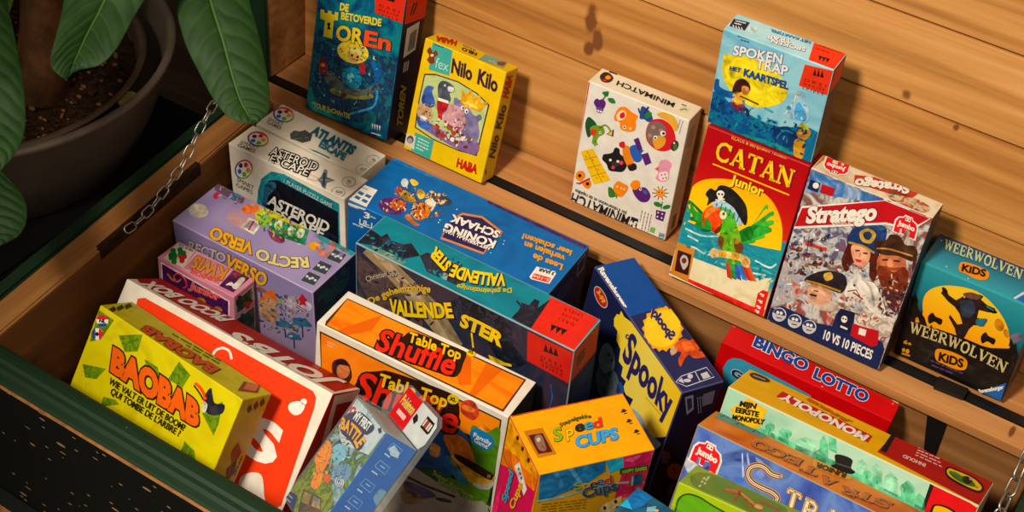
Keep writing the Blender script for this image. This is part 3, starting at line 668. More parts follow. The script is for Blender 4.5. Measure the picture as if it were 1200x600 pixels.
def leaf(rows, height, nv, mat, fold=.25, amp=.0012, stem_to=None):
    """rows: (left edge px, midrib px, right edge px) from base to tip, unprojected at its own height; leaf bows between"""
    bm = bmesh.new(); at = bm.verts.layers.float.new('vein'); NU = 36
    pts = [tuple(q for p in r[:3] for q in p) + (r[3],) for r in rows]; fine = []
    n = len(pts)
    for i in range(n - 1):
        p = [pts[min(n - 1, max(0, i + k))] for k in (-1, 0, 1, 2)]
        for j in range(24):
            t = j / 24; fine.append([.5 * (2 * p[1][a] + (p[2][a] - p[0][a]) * t + (2 * p[0][a] - 5 * p[1][a] + 4 * p[2][a] - p[3][a]) * t * t + (3 * p[1][a] - p[0][a] - 3 * p[2][a] + p[3][a]) * t ** 3) for a in range(7)])
    fine.append(list(pts[-1])); grid = []
    m_ = len(fine)
    for i, f in enumerate(fine):
        s = i / (m_ - 1); z = f[6]
        Lp, Mp, Rp = on_z(f[0], f[1], z), on_z(f[2], f[3], z), on_z(f[4], f[5], z); wid = (Rp - Lp).length; row = []
        for k in range(-NU, NU + 1):
            u = k / NU; e = Rp if u > 0 else Lp; p = Mp.lerp(e, abs(u))
            ph = s * nv + .25 * mnoise.noise(Vector((s * 9, u * 2, nv))) - abs(u) * 1.15 * (1 - .3 * s) - .5 * u * u; rip = abs(math.sin(math.pi * ph))
            edge = 1 - abs(u) ** 6
            dz = fold * wid * (abs(u) * .55 - abs(u) ** 2 * .75) + amp * (rip - .5) * edge * min(1, abs(u) * 6) - .0018 * max(0, 1 - abs(u) * 14)
            v = bm.verts.new(toP(p) + Vector((0, 0, dz)))
            v[at] = max(max(0, 1 - abs(u) * 20), .2 * max(0, 1 - rip * 2.6) * max(0, 1 - abs(u) ** 3))
            row.append(v)
        grid.append(row)
    for a, c in zip(grid, grid[1:]):
        for k in range(2 * NU): bm.faces.new((a[k], a[k + 1], c[k + 1], c[k]))
    bmesh.ops.recalc_face_normals(bm, faces=bm.faces)
    if sum(f.normal.z for f in bm.faces) < 0: bmesh.ops.reverse_faces(bm, faces=bm.faces)
    o = smooth(mesh_obj('leaf', bm, mat, pot)); so = o.modifiers.new('thickness', 'SOLIDIFY'); so.thickness = .0007; so.offset = -1
    base = on_z(rows[0][1][0], rows[0][1][1], rows[0][3])
    if stem_to is not None:
        a, c = base, stem_to; mid = (a + c) / 2 + Vector((0, 0, .05))
        ps = [toP((1 - t) ** 2 * a + 2 * t * (1 - t) * mid + t * t * c) for t in [i / 12 for i in range(13)]]
        st_ = tube('leaf_stalk', ps, [.0026 + .0012 * i / 12 for i in range(13)], plain('stalk_green', '4a6a2a', .5, .3), o, 8)
    return o
top = t4
# leaf hanging over the chest corner
leaf([((238, -140), (240, -140), (243, -140), .30), ((206, -90), (238, -95), (275, -100), .31), ((203, -40), (240, -45), (286, -48), .30), ((205, 0), (246, -2), (292, -4), .285), ((216, 46), (260, 44), (304, 40), .265), ((235, 86), (272, 88), (313, 84), .245), ((252, 117), (281, 116), (316, 112), .232), ((270, 137), (290, 133), (314, 130), .224), ((292, 145), (297, 145), (302, 144), .22)], 0, 15, M_LEAF, stem_to=top)
# leaf pointing down-left above the pot
leaf([((150, -110), (155, -108), (160, -106), .34), ((102, -80), (143, -60), (186, -45), .335), ((80, -30), (132, -24), (180, -22), .325), ((70, 18), (118, 8), (158, 14), .31), ((60, 58), (101, 40), (136, 54), .295), ((60, 76), (90, 64), (116, 74), .285), ((70, 88), (82, 82), (90, 82), .278), ((76, 92), (77, 92.5), (78, 92), .275)], 0, 13, M_LEAF, stem_to=top)
# leaves on the left edge of the photo
leaf([((-70, -60), (-20, -64), (-2, -60), .30), ((-78, 0), (-22, -4), (8, 0), .295), ((-74, 50), (-18, 46), (18, 44), .285), ((-60, 100), (-12, 96), (27, 96), .27), ((-44, 150), (-8, 146), (29, 146), .25), ((-30, 180), (-6, 178), (18, 178), .24), ((-14, 205), (-10, 206), (-6, 206), .23)], 0, 14, M_LEAF, stem_to=top)
leaf([((-40, 150), (-20, 148), (-5, 150), .17), ((-60, 190), (-22, 186), (2, 192), .165), ((-58, 230), (-14, 226), (27, 228), .155), ((-40, 262), (-6, 258), (31, 254), .145), ((-24, 284), (-2, 278), (22, 274), .138), ((-8, 292), (-6, 291), (2, 287), .135)], 0, 11, M_LEAF, stem_to=t2)
LID = 'game boxes leaning against the open chest lid'
CH = 'game boxes standing inside the chest'
WHITE, BLACK = ink('f4efe4'), ink('14120f')
CREAM = ink('ece3d0')

# ---- dark blue box, tower title
seatower = painty('seatower', ['061a33', '0a3a62', '0c5f77', '137a78', '0a2c55'], 26, 5, 2.0)
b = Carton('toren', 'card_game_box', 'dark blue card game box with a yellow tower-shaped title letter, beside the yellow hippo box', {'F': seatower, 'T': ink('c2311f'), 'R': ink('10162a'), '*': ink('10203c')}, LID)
b.crop(350, 0, 3.53)
RED = ink('c9321e')
b.P('F', 'publisher_block', [(316, -60), (316, 52), (436, 100), (460, -60)], RED, 1)
b.P('R', 'publisher_block', [(436, 102), (525, 70), (560, -60), (440, -60)], RED, 1)
[b.T('F', 'publisher_block', s_, (334 - 3 * k_, 26 + 18 * k_), (416 - 3 * k_, 54 + 17 * k_), (336 - 3 * k_, 16 + 18 * k_), ink('6a140e'), 0, .0) for k_, s_ in enumerate(('D R E I', 'M A G I E R', 'S P I E L E'))]
b.P('F', 'publisher_block', [(366, -12), (398, -2), (396, 10), (364, 0)], BLACK, 2)
b.S('R', 'publisher_block', [(462, 62), (478, 12)], 5, BLACK, 2); b.S('R', 'publisher_block', [(474, 58), (490, 8)], 5, BLACK, 2)
# picture: glowing head, blue figure, gnome, tables
b.P('F', 'cover_picture', [(60, 205), (120, 165), (230, 160), (330, 225), (400, 260), (385, 470), (300, 520), (150, 470), (48, 395)], painty('towerscene', ['0a1f3f', '124b6b', '1d2440', '0f6a76', '30304a'], 45, 5, 2.5), 1, True)
b.E('F', 'cover_picture', (225, 215), (66, 46), painty('glow', ['6a6a20', 'c9b22c', 'f0d850', '8a8a2a'], 40, 3, 1), 2, 15)
b.E('F', 'cover_picture', (232, 225), (30, 34), painty('face', ['a97a3e', 'd8a85a', '6d4a24'], 80, 3, 1), 3)
b.P('F', 'cover_picture', [(214, 200), (240, 196), (262, 215), (255, 232), (240, 216), (222, 224)], ink('d8cf72'), 4, True)
b.E('F', 'cover_picture', (222, 228), 5, BLACK, 5); b.E('F', 'cover_picture', (245, 235), 5, BLACK, 5)
b.P('F', 'cover_picture', [(180, 300), (215, 278), (250, 292), (262, 345), (225, 372), (190, 355)], ink('1b86a8'), 3, True)
b.P('F', 'cover_picture', [(202, 312), (222, 302), (230, 322), (212, 340)], ink('7cc7cf'), 4, True)
b.P('F', 'cover_picture', [(255, 262), (276, 268), (272, 305), (256, 300)], ink('a5272a'), 4, True)
b.P('F', 'cover_picture', [(84, 262), (96, 236), (116, 256), (118, 300), (90, 302)], ink('7f2a2c'), 3, True)
b.E('F', 'cover_picture', (101, 268), (9, 8), ink('c58a66'), 4)
b.P('F', 'cover_picture', [(130, 290), (170, 330), (250, 372), (320, 350), (330, 372), (240, 398), (150, 366), (110, 330)], painty('branch', ['35404a', '6b7268', '20303a'], 60, 3, 1), 3, True)
b.E('F', 'cover_picture', (220, 386), (92, 22), painty('lampglow', ['2e5a4a', 'a89a34', '4a6a3a'], 40, 3, 1), 2, 8)
b.E('F', 'cover_picture', (186, 392), (13, 10), ink('8e2f1f'), 4)
b.P('F', 'cover_picture', [(300, 250), (345, 290), (330, 350), (300, 380), (316, 320)], ink('124f86'), 3, True)
b.S('F', 'cover_picture', [(215, 470), (260, 458), (310, 440), (325, 395), (322, 330)], 9, ink('3d8fc0'), 3, True)
b.P('F', 'cover_picture', [(30, 372), (52, 360), (80, 430), (150, 480), (150, 500), (60, 460)], ink('1d8f8c'), 2, True)
b.dabs('F', 'cover_picture', (215, 320), (150, 150), 190, 7, ['0a1f3f', '1b86a8', '2a6a7a', 'c9b22c', '30304a', '0d3a5a', '7cc7cf', '5a3a5a', '103050'], 3, 4, 15)
b.dabs('F', 'cover_picture', (225, 215), (60, 44), 26, 6, ['f0d850', 'c9b22c', '8a7a2a', 'e8c040'], 2, 9)
# title
b.T('F', 'title_lettering', 'DE', (173, 40), (206, 47), (176, 12), ink('e2cf3a'), 4, .05)
b.T('F', 'title_lettering', 'BETOVERDE', (178, 78), (342, 107), (180, 50), ink('e2cf3a'), 4, .04)
b.T('F', 'title_lettering', 'OR', (157, 163), (262, 181), (163, 104), ink('e3c53a'), 4, 0.035, out=(ink('14240f'), 0.025))
b.T('F', 'title_lettering', 'En', (274, 186), (377, 208), (280, 126), ink('d8542a'), 4, 0.035, out=(ink('14240f'), 0.025))
b.P('F', 'title_lettering', [(92, 38), (107, 40), (108, 52), (121, 55), (122, 43), (137, 46), (138, 58), (150, 60), (152, 48), (166, 52), (163, 84), (146, 84), (140, 160), (103, 150), (110, 84), (91, 76)], ink('e2cf3a'), 4)
b.E('F', 'title_lettering', (126, 100), (7, 8), BLACK, 5); b.P('F', 'title_lettering', [(124, 104), (129, 104), (134, 122), (119, 120)], BLACK, 5)
b.T('F', 'title_lettering', '"TOUR EnCHAnTEE', (58, 440), (214, 490), (60, 421), ink('d3c43a'), 4, .03)
for i in range(4): b.P('F', 'publisher_logo', [(303 + i * 10, 510 + i * 3), (310 + i * 10, 512 + i * 3), (306 + i * 10, 534 + i * 3)], WHITE, 4)
b.S('F', 'publisher_logo', [(300, 548), (340, 560)], 4, WHITE, 4)
# right side
b.P('R', 'barcode_label', [(448, 118), (500, 88), (482, 205), (432, 240)], ink('d9d3c4'), 1)
for i in range(9): b.S('R', 'barcode_label', [(462 + i * 3.2, 138 - i * 2.4), (450 + i * 3.2, 214 - i * 2.2)], 1.6, BLACK, 2)
b.T('R', 'side_lettering', 'TOREN', (424, 525), (442, 362), (404, 515), ink('a08a34'), 2, .04)
b.S('R', 'side_lettering', [(425, 410), (406, 500)], 4, ink('7d6d32'), 2)
for i in range(3): b.S('R', 'side_lettering', [(432 + 8 * i, 300 - 4 * i), (438 + 8 * i, 258 - 4 * i)], 4, ink('c8c4b8'), 2)
b.done()

# ---- yellow box with the hippo
YEL = ink('e6c204'); TEAL = ink('4aa79b'); PUR = ink('3a1d33')
b = Carton('nilo', 'card_game_box', 'yellow card game box with a purple hippo wearing a crown', {'*': YEL}, LID)
b.crop(450, 20, 3)
b.P('F', 'series_badge', [(172, 86), (243, 110), (229, 207), (157, 184)], TEAL, 1)
b.P('F', 'series_badge', [(152, 118), (164, 106), (172, 124), (184, 116), (190, 132), (178, 142), (180, 158), (165, 164), (152, 150), (160, 136)], ink('7a3a1a'), 3, True)
b.E('F', 'series_badge', (170, 134), (6, 5), ink('e6d9b0'), 4)
b.T('F', 'series_badge', 'fex', (180, 176), (226, 191), (186, 142), ink('bfe0d6'), 3, 0)
b.lines('F', 'series_badge', (178, 97), (236, 116), (0, 6), 1, 3, PUR, 2)
b.T('F', 'title_lettering', 'Nilo', (238, 193), (307, 222), (244, 146), PUR, 3, .035)
b.T('F', 'title_lettering', 'Kilo', (330, 232), (396, 263), (337, 183), PUR, 3, .035)
fr = [(142, 199), (180, 199), (262, 226), (330, 268), (371, 309), (356, 370), (326, 489), (260, 470), (170, 430), (108, 388), (122, 290)]
b.P('F', 'cover_picture', fr, PUR, 1)
c0 = (238, 340)
b.P('F', 'cover_picture', [(c0[0] + (x - c0[0]) * .965, c0[1] + (y - c0[1]) * .965) for x, y in fr], painty('nilogreen', ['a9bf78', 'c3cf96', '88a86a'], 30, 2, 1), 2)
b.P('F', 'cover_picture', [(118, 372), (150, 400), (255, 462), (322, 484), (330, 440), (250, 420), (160, 370), (124, 340)], painty('nilopurp', ['6a4a72', '8a6a94', '4a345a'], 60, 2, 1), 3, True)
hip = ink('7c7496')
b.P('F', 'cover_picture', [(246, 300), (252, 282), (268, 292), (285, 300), (318, 345), (338, 342), (345, 358), (332, 370), (336, 410), (320, 446), (280, 440), (255, 390)], hip, 4, True)
b.P('F', 'cover_picture', [(222, 316), (240, 308), (272, 318), (285, 345), (284, 385), (262, 402), (232, 392), (208, 362), (206, 334)], ink('c99aa0'), 5, True)
b.P('F', 'cover_picture', [(212, 362), (240, 382), (268, 386), (262, 400), (232, 394)], ink('9a3a3c'), 6, True)
b.E('F', 'cover_picture', (278, 318), (7, 8), WHITE, 6); b.E('F', 'cover_picture', (291, 330), (7, 9), WHITE, 6)
b.E('F', 'cover_picture', (280, 319), (3, 4), BLACK, 7); b.E('F', 'cover_picture', (292, 332), (3, 4), BLACK, 7)
b.P('F', 'cover_picture', [(270, 300), (276, 252), (292, 278), (306, 252), (318, 284), (340, 272), (340, 300), (368, 298), (338, 334), (300, 318)], ink('d9a520'), 5)
b.P('F', 'cover_picture', [(282, 300), (300, 300), (330, 316), (334, 326), (300, 314)], ink('f2d268'), 6)
ott = ink('474a58')
b.P('F', 'cover_picture', [(192, 238), (205, 224), (226, 228), (246, 244), (247, 262), (232, 268), (236, 290), (222, 304), (196, 292), (190, 262)], ott, 4, True)
b.P('F', 'cover_picture', [(226, 244), (246, 248), (244, 262), (228, 260)], ink('c8c4ba'), 5, True); b.E('F', 'cover_picture', (216, 240), 4, WHITE, 6); b.E('F', 'cover_picture', (217, 240), 2, BLACK, 7)
b.P('F', 'cover_picture', [(190, 286), (226, 300), (224, 322), (208, 340), (204, 362), (190, 340)], ink('a51f26'), 5, True)
b.P('F', 'cover_picture', [(192, 282), (228, 294), (228, 304), (190, 292)], WHITE, 6)
b.P('F', 'cover_picture', [(122, 305), (140, 300), (168, 322), (172, 350), (158, 366), (132, 360), (118, 340)], ink('c7a27c'), 4, True)
b.P('F', 'cover_picture', [(134, 300), (138, 268), (152, 242), (176, 246), (170, 262), (180, 300), (166, 318)], ink('3b5a9a'), 5, True)
b.P('F', 'cover_picture', [(122, 350), (150, 366), (168, 384), (150, 396), (122, 380)], ink('35589c'), 5, True); b.P('F', 'cover_picture', [(130, 348), (150, 352), (150, 366), (130, 362)], WHITE, 5, True)
b.E('F', 'cover_picture', (150, 332), 3, BLACK, 6); b.E('F', 'cover_picture', (162, 344), (4, 3), BLACK, 6)
rnd = random.Random(3)
for i in range(24):
    x = rnd.uniform(186, 305); y = 372 + (x - 186) * .42 + rnd.uniform(-8, 42)
    b.E('F', 'cover_picture', (x, y), (rnd.uniform(5, 12), rnd.uniform(5, 9)), ink(rnd.choice(['ddd6cc', 'efe9df', '7c2a22', '5a3a2a', 'a43a2a', 'b8b4b4', '8a5a3a'])), 6 + i % 3, rnd.uniform(0, 90))
b.dabs('F', 'cover_picture', (240, 400), (75, 50), 46, 8, ['ddd6cc', 'efe9df', '7c2a22', '5a3a2a', 'a43a2a', 'b8b4b4', '6a4a72'], 8, 6, 25)
b.dabs('F', 'cover_picture', (285, 360), (40, 60), 14, 7, ['8c84a6', '6a628a', '5a5278'], 5, 3)
b.dabs('F', 'cover_picture', (305, 295), (34, 26), 20, 8, ['f2d268', 'c08a18', 'e0b030'], 7, 5)
b.dabs('F', 'cover_picture', (150, 340), (28, 50), 24, 7, ['4a6ab0', '2f4a86', 'd8b08a', 'a07a5a'], 6, 8)
b.P('F', 'age_badge', [(110, 404), (176, 434), (162, 502), (94, 470)], TEAL, 1); b.lines('F', 'age_badge', (122, 425), (166, 446), (-3, 11), 4, 4, ink('d5ead8'), 2)
b.P('F', 'age_badge', [(80, 410), (112, 418), (106, 466), (72, 446)], ink('d8d4cc'), 2); b.E('F', 'age_badge', (93, 430), (12, 14), ink('55504c'), 3); b.E('F', 'age_badge', (92, 434), (8, 9), ink('a8a098'), 4)
b.T('F', 'publisher_logo', 'HABA', (256, 525), (325, 550), (262, 496), ink('b5231c'), 3, 0.045)
b.P('F', 'publisher_logo', [(284, 526), (310, 536), (304, 546), (288, 540)], ink('b5231c'), 3, True)
b.T('T', 'publisher_logo', 'HABA', (256, 86), (186, 68), (250, 102), ink('b5231c'), 3, 0.045)
b.T('T', 'side_lettering', 'NILO', (326, 128), (276, 108), (322, 138), PUR, 3, .03); b.T('T', 'side_lettering', 'KILO', (318, 116), (276, 98), (322, 122), PUR, 3, .02)
b.P('T', 'series_badge', [(356, 130), (440, 158), (420, 180), (332, 150)], ink('86a890'), 1); b.P('T', 'series_badge', [(398, 158), (428, 160), (418, 172), (396, 166)], ink('8a4a24'), 2, True); b.T('T', 'series_badge', 'fex', (400, 164), (368, 152), (394, 172), ink('d4e4d4'), 2, 0)
b.T('R', 'publisher_logo', 'HABA', (434, 284), (451, 206), (414, 278), ink('b5231c'), 3, 0.045)
b.T('R', 'side_lettering', 'Nilo', (386, 495), (403, 418), (368, 490), PUR, 3, .035); b.T('R', 'side_lettering', 'Kilo', (408, 392), (429, 312), (390, 388), PUR, 3, .035)
b.T('R', 'side_lettering', '7', (356, 556), (366, 540), (348, 548), PUR, 2, 0)
b.done()

# ---- white box, printed upside down, little animals
b = Carton('mini', 'card_game_box', 'white card game box standing upside down, covered with small cartoon animals', {'F': ink('ece7dc'), 'T': ink('e9dfc8'), 'R': ink('e6dcc6'), '*': ink('e9dfc8'), 'L': ink('c4302a')}, LID)
b.crop(650, 60, 2.5)
F = 'F'; A = 'cover_figures'
b.P(F, 'cover_picture', [(100, 84), (104, 86), (62, 290), (58, 288)], ink('cc3327'), 1); b.P(F, 'cover_picture', [(62, 290), (65, 290), (46, 440), (41, 440)], ink('b93a3c'), 1)
b.P(F, 'cover_picture', [(41, 437), (330, 556), (326, 563), (39, 443)], ink('4a2450'), 1)
g, pu, orr, yl, rd, bk = ink('2f7a3a'), ink('57256e'), ink('ee8d1f'), ink('efc52c'), ink('c3272f'), ink('1d1a1c')
# tulip
b.S(F, A, [(136, 150), (158, 118)], 4, g, 2); b.P(F, A, [(140, 120), (158, 118), (156, 132), (146, 130)], g, 2, True); b.P(F, A, [(156, 138), (172, 138), (178, 152), (162, 150)], g, 2, True)
b.P(F, A, [(115, 150), (124, 138), (132, 142), (142, 140), (150, 152), (142, 170), (128, 170)], pu, 3, True); b.E(F, A, (132, 172), (12, 8), ink('6a4a8a'), 4, 20)
for i in range(4): b.E(F, A, (122 + i * 7, 172 + i * 2), 3, WHITE, 5)
# orange bird
b.P(F, A, [(176, 188), (188, 166), (208, 163), (226, 178), (244, 190), (238, 204), (236, 230), (216, 236), (194, 228), (190, 208), (176, 202)], orr, 2, True)
b.P(F, A, [(182, 186), (198, 172), (210, 182), (204, 198), (186, 202)], ink('f7e0b8'), 3, True); b.P(F, A, [(192, 184), (204, 178), (206, 192), (194, 196)], rd, 4, True); b.E(F, A, (205, 222), 5, WHITE, 3); b.E(F, A, (205, 222), 2.5, bk, 4); b.E(F, A, (222, 226), 3.5, WHITE, 3)
# girl riding: red body, grey ladybird, banana
b.P(F, A, [(300, 186), (318, 178), (345, 186), (361, 212), (357, 234), (340, 226), (328, 204)], ink('e3b14c'), 2, True)
b.P(F, A, [(268, 232), (282, 204), (312, 198), (340, 216), (354, 248), (350, 278), (326, 292), (298, 288), (272, 264)], rd, 3, True)
b.P(F, A, [(270, 230), (284, 208), (310, 208), (326, 226), (322, 262), (300, 278), (276, 264)], ink('7a6a66'), 4, True); b.P(F, A, [(288, 258), (306, 246), (326, 256), (320, 276), (298, 286)], ink('e0a23c'), 5, True)
for (x, y) in ((290, 222), (312, 232), (280, 246)): b.E(F, A, (x, y), 6, ink('b8846a'), 5)
b.E(F, A, (318, 240), 8, WHITE, 6); b.E(F, A, (320, 240), 4, bk, 7); b.E(F, A, (296, 252), 6, WHITE, 6); b.E(F, A, (296, 253), 3, bk, 7)
b.P(F, A, [(252, 172), (258, 160), (272, 168), (282, 180), (288, 200), (274, 206), (262, 198), (250, 196)], ink('2c4b86'), 5, True); b.P(F, A, [(268, 180), (284, 178), (282, 190), (268, 196)], g, 6, True)
b.S(F, A, [(262, 182), (276, 162)], 5, ink('2d2a5e'), 6); b.S(F, A, [(250, 180), (246, 166)], 4, ink('2d2a5e'), 6)
b.E(F, A, (352, 276), (11, 16), ink('5a2630'), 4, 20); b.E(F, A, (354, 280), (6, 9), g, 5); b.E(F, A, (351, 268), 3, WHITE, 6)
# frog
b.P(F, A, [(90, 220), (94, 198), (104, 193), (124, 216), (112, 238), (98, 252)], ink('21502c'), 2, True)
b.P(F, A, [(104, 226), (120, 216), (142, 222), (146, 240), (128, 252), (120, 272), (110, 268), (112, 248)], ink('74992c'), 3, True)
b.S(F, A, [(130, 226), (148, 216), (160, 226), (166, 240)], 5, ink('74992c'), 3, True); b.P(F, A, [(152, 242), (174, 228), (172, 250)], ink('3a2a4a'), 4); b.P(F, A, [(156, 242), (170, 232), (168, 246)], yl, 5)
b.P(F, A, [(108, 228), (124, 230), (118, 246), (106, 242)], ink('c8402c'), 4, True); b.E(F, A, (134, 238), 4, WHITE, 5); b.E(F, A, (134, 238), 2, bk, 6)
b.S(F, A, [(118, 262), (126, 272), (116, 276)], 4, ink('74992c'), 3)
# black cat child
b.P(F, A, [(140, 316), (144, 302), (156, 300), (170, 296), (178, 282), (190, 286), (192, 300), (206, 312), (212, 334), (200, 352), (178, 352), (160, 348), (152, 330)], bk, 3, True)
b.E(F, A, (178, 330), (11, 9), ink('3a2f34'), 4); b.E(F, A, (164, 318), 4, WHITE, 5); b.E(F, A, (186, 322), 4, WHITE, 5); b.E(F, A, (196, 326), 6, ink('d2476a'), 5); b.E(F, A, (172, 340), 5, ink('d2476a'), 5)
b.P(F, A, [(200, 282), (216, 276), (224, 300), (232, 326), (214, 334), (202, 310)], ink('e38a2a'), 4, True); b.P(F, A, [(190, 268), (204, 264), (206, 282), (192, 280)], rd, 4, True); b.P(F, A, [(214, 334), (236, 328), (240, 344), (222, 350)], ink('2a1a14'), 4, True)
b.P(F, A, [(220, 282), (246, 276), (256, 316), (234, 322)], ink('2f5fa8'), 4, True); b.P(F, A, [(238, 280), (262, 290), (252, 300)], ink('2f5fa8'), 4)
b.P(F, A, [(232, 258), (246, 252), (258, 286), (246, 292)], pu, 5); b.P(F, A, [(254, 302), (274, 296), (284, 326), (266, 334)], pu, 5)
# yellow board
b.P(F, A, [(76, 294), (112, 284), (164, 378), (116, 390)], yl, 2)
for t in (.25, .5, .75): b.S(F, A, [(76 + 40 * t, 294 + 96 * t), (112 + 52 * t, 284 + 94 * t)], 1.4, ink('8a6a10'), 3)
b.S(F, A, [(94, 289), (140, 384)], 1.4, ink('8a6a10'), 3)
for (x, y) in ((92, 308), (112, 318), (106, 340), (128, 346), (124, 370), (142, 366)): b.E(F, A, (x, y), 3, orr, 4)
# butterfly
b.P(F, A, [(62, 372), (66, 354), (82, 350), (90, 364), (78, 380)], orr, 3, True); b.P(F, A, [(82, 384), (100, 374), (108, 388), (100, 402), (88, 398)], orr, 3, True)
b.E(F, A, (74, 364), 5, bk, 4); b.E(F, A, (97, 388), 5, bk, 4); b.S(F, A, [(70, 388), (104, 372)], 5, ink('b8333c'), 5); b.S(F, A, [(64, 386), (80, 386)], 3, bk, 4)
# pink bird
b.P(F, A, [(294, 344), (304, 336), (312, 320), (330, 318), (343, 330), (336, 352), (334, 374), (314, 382), (296, 372), (304, 354)], ink('e7a0b6'), 3, True); b.P(F, A, [(306, 358), (330, 352), (332, 374), (312, 378)], ink('f6e8e6'), 4, True)
for (x, y) in ((314, 362), (324, 360), (318, 372), (327, 370)): b.E(F, A, (x, y), 2.4, rd, 5)
b.P(F, A, [(294, 344), (306, 338), (306, 350)], ink('c8705a'), 5); b.E(F, A, (318, 334), 3.5, WHITE, 4); b.E(F, A, (318, 334), 1.8, bk, 5)
# orange flower
b.P(F, A, [(172, 398), (186, 380), (204, 388), (216, 396), (210, 412), (196, 426), (178, 420)], orr, 3, True); b.P(F, A, [(158, 398), (172, 404), (178, 424), (160, 426)], g, 3, True); b.P(F, A, [(168, 404), (186, 420), (182, 432)], ink('3f8a30'), 3)
for (x, y) in ((184, 396), (196, 400), (204, 404)): b.E(F, A, (x, y), 2.5, WHITE, 4)
# toucan
b.P(F, A, [(228, 404), (236, 390), (250, 398), (268, 400), (281, 422), (272, 440), (252, 440), (236, 424)], pu, 3, True); b.P(F, A, [(222, 392), (232, 378), (248, 380), (250, 396), (234, 406)], orr, 4, True); b.E(F, A, (252, 404), 4, WHITE, 5); b.E(F, A, (252, 404), 2, bk, 6); b.E(F, A, (266, 412), (7, 5), ink('3d6aa0'), 5, 40)
# sun flower, potted plant
for i in range(10): b.S(F, A, [(310 + 13 * math.cos(i * .63), 415 + 12 * math.sin(i * .63)), (310 + 24 * math.cos(i * .63), 415 + 21 * math.sin(i * .63))], 2.2, ink('5a4a3a'), 3)
b.E(F, A, (310, 415), (13, 12), ink('eb9a3c'), 4); b.E(F, A, (306, 412), 2, bk, 5); b.E(F, A, (315, 414), 2, bk, 5)
b.S(F, A, [(312, 462), (316, 440)], 3, g, 3); b.E(F, A, (302, 448), (12, 7), g, 3, 20); b.E(F, A, (328, 456), (12, 6), g, 3, -15)
b.P(F, A, [(298, 464), (326, 470), (318, 498), (296, 490)], pu, 4)
for (x, y) in ((304, 472), (316, 476), (302, 484), (314, 488)): b.E(F, A, (x, y), 2.4, WHITE, 5)
# lettering (upside down)
b.T(F, 'title_lettering', 'MINIMATCH', (222, 484), (54, 414), (212, 514), bk, 3, .02)
b.T(F, 'title_lettering', 'HCTA', (54, 414), (55, 414.2), (54, 416), bk, 3, 0) if False else None
b.T(F, 'side_lettering', "jeu d'observation et de rapidite", (212, 470), (62, 402), (210, 480), bk, 2, .01)
b.P(F, 'age_badge', [(226, 484), (246, 492), (238, 524), (217, 515)], bk, 2); b.T(F, 'age_badge', '3+', (242, 500), (224, 492), (236, 516), WHITE, 3, .05)
b.lines(F, 'side_lettering', (284, 478), (272, 536), (-9, -4), 4, 2.2, ink('6a645c'), 2); b.lines(F, 'side_lettering', (376, 204), (364, 246), (-8, -3), 2, 2, ink('8a847a'), 2)
b.T(F, 'publisher_logo', 'DJECO', (322, 534), (318, 552), (308, 530), ink('3b8fa6'), 3, .03); b.P(F, 'publisher_logo', [(282, 514), (296, 518), (292, 534), (278, 528)], ink('7fb06a'), 2)
b.T('T', 'side_lettering', 'MINIMATCH', (352, 154), (186, 88), (346, 166), bk, 3, .02)
b.P('T', 'publisher_logo', [(374, 160), (398, 169), (386, 183), (360, 172)], ink('d8d6b0'), 1); b.S('T', 'publisher_logo', [(368, 172), (382, 170), (388, 174)], 3, ink('4a7a4a'), 2); b.lines('T', 'publisher_logo', (372, 156), (398, 166), (0, 0), 1, 3, bk, 2)
b.P('T', 'side_picture', [(132, 74), (146, 62), (162, 66), (172, 80), (160, 92), (140, 90)], ink('3a2418'), 2, True); b.E('T', 'side_picture', (156, 78), (8, 6), orr, 3); b.S('T', 'side_picture', [(160, 60), (184, 68)], 5, bk, 3); b.E('T', 'side_picture', (146, 86), (5, 3), rd, 3)
for i in range(10): b.S('R', 'side_lettering', [(412 - i * 1.2, 216 + i * 6), (396 - i * 1.2, 230 + i * 6)], 1.6, ink('b8a888'), 1)
b.P('R', 'side_lettering', [(348, 482), (358, 472), (350, 512), (340, 524)], ink('6a5c4a'), 1)
b.done()

A = 'cover_picture'
# ---- pale blue ghost box
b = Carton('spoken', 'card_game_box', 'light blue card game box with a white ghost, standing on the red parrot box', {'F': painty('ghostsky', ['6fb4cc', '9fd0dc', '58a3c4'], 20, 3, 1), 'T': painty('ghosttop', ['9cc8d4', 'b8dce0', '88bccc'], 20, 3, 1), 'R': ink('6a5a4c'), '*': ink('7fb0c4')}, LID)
b.crop(810, 0, 3); RED2 = ink('d63f22')
b.P(F, 'publisher_block', [(400, 226), (503, 250), (480, 336), (378, 300)], RED2, 1); b.P('T', 'publisher_block', [(432, 150), (548, 190), (505, 250), (400, 226)], RED2, 1); b.P('R', 'publisher_block', [(505, 250), (545, 190), (520, 280), (480, 336)], RED2, 1)
for i in range(3): b.P(F, 'publisher_block', [(428 + i * 13, 252 + i * 3 + 12), (436 + i * 13, 240 + i * 3), (440 + i * 13, 267 + i * 3)], BLACK, 2)
for i in range(3): b.P('T', 'publisher_block', [(448 + i * 13, 196 + i * 4), (462 + i * 13, 200 + i * 4), (450 + i * 13, 214 + i * 4)], BLACK, 2)
[b.T(F, 'publisher_block', s_, (398 - 4 * k_, 284 + 14 * k_), (474 - 4 * k_, 306 + 14 * k_), (400 - 4 * k_, 275 + 14 * k_), ink('7a1a10'), 0, .0) for k_, s_ in enumerate(('D R E I', 'M A G I E R', 'S P I E L E'))]; b.lines('T', 'publisher_block', (450, 160), (535, 190), (-10, 11), 2, 3, ink('8c2012'), 2)
b.P(F, A, [(118, 190), (150, 196), (240, 205), (330, 290), (330, 350), (262, 378), (200, 368), (140, 320), (110, 260)], ink('f0dc3a'), 1, True)
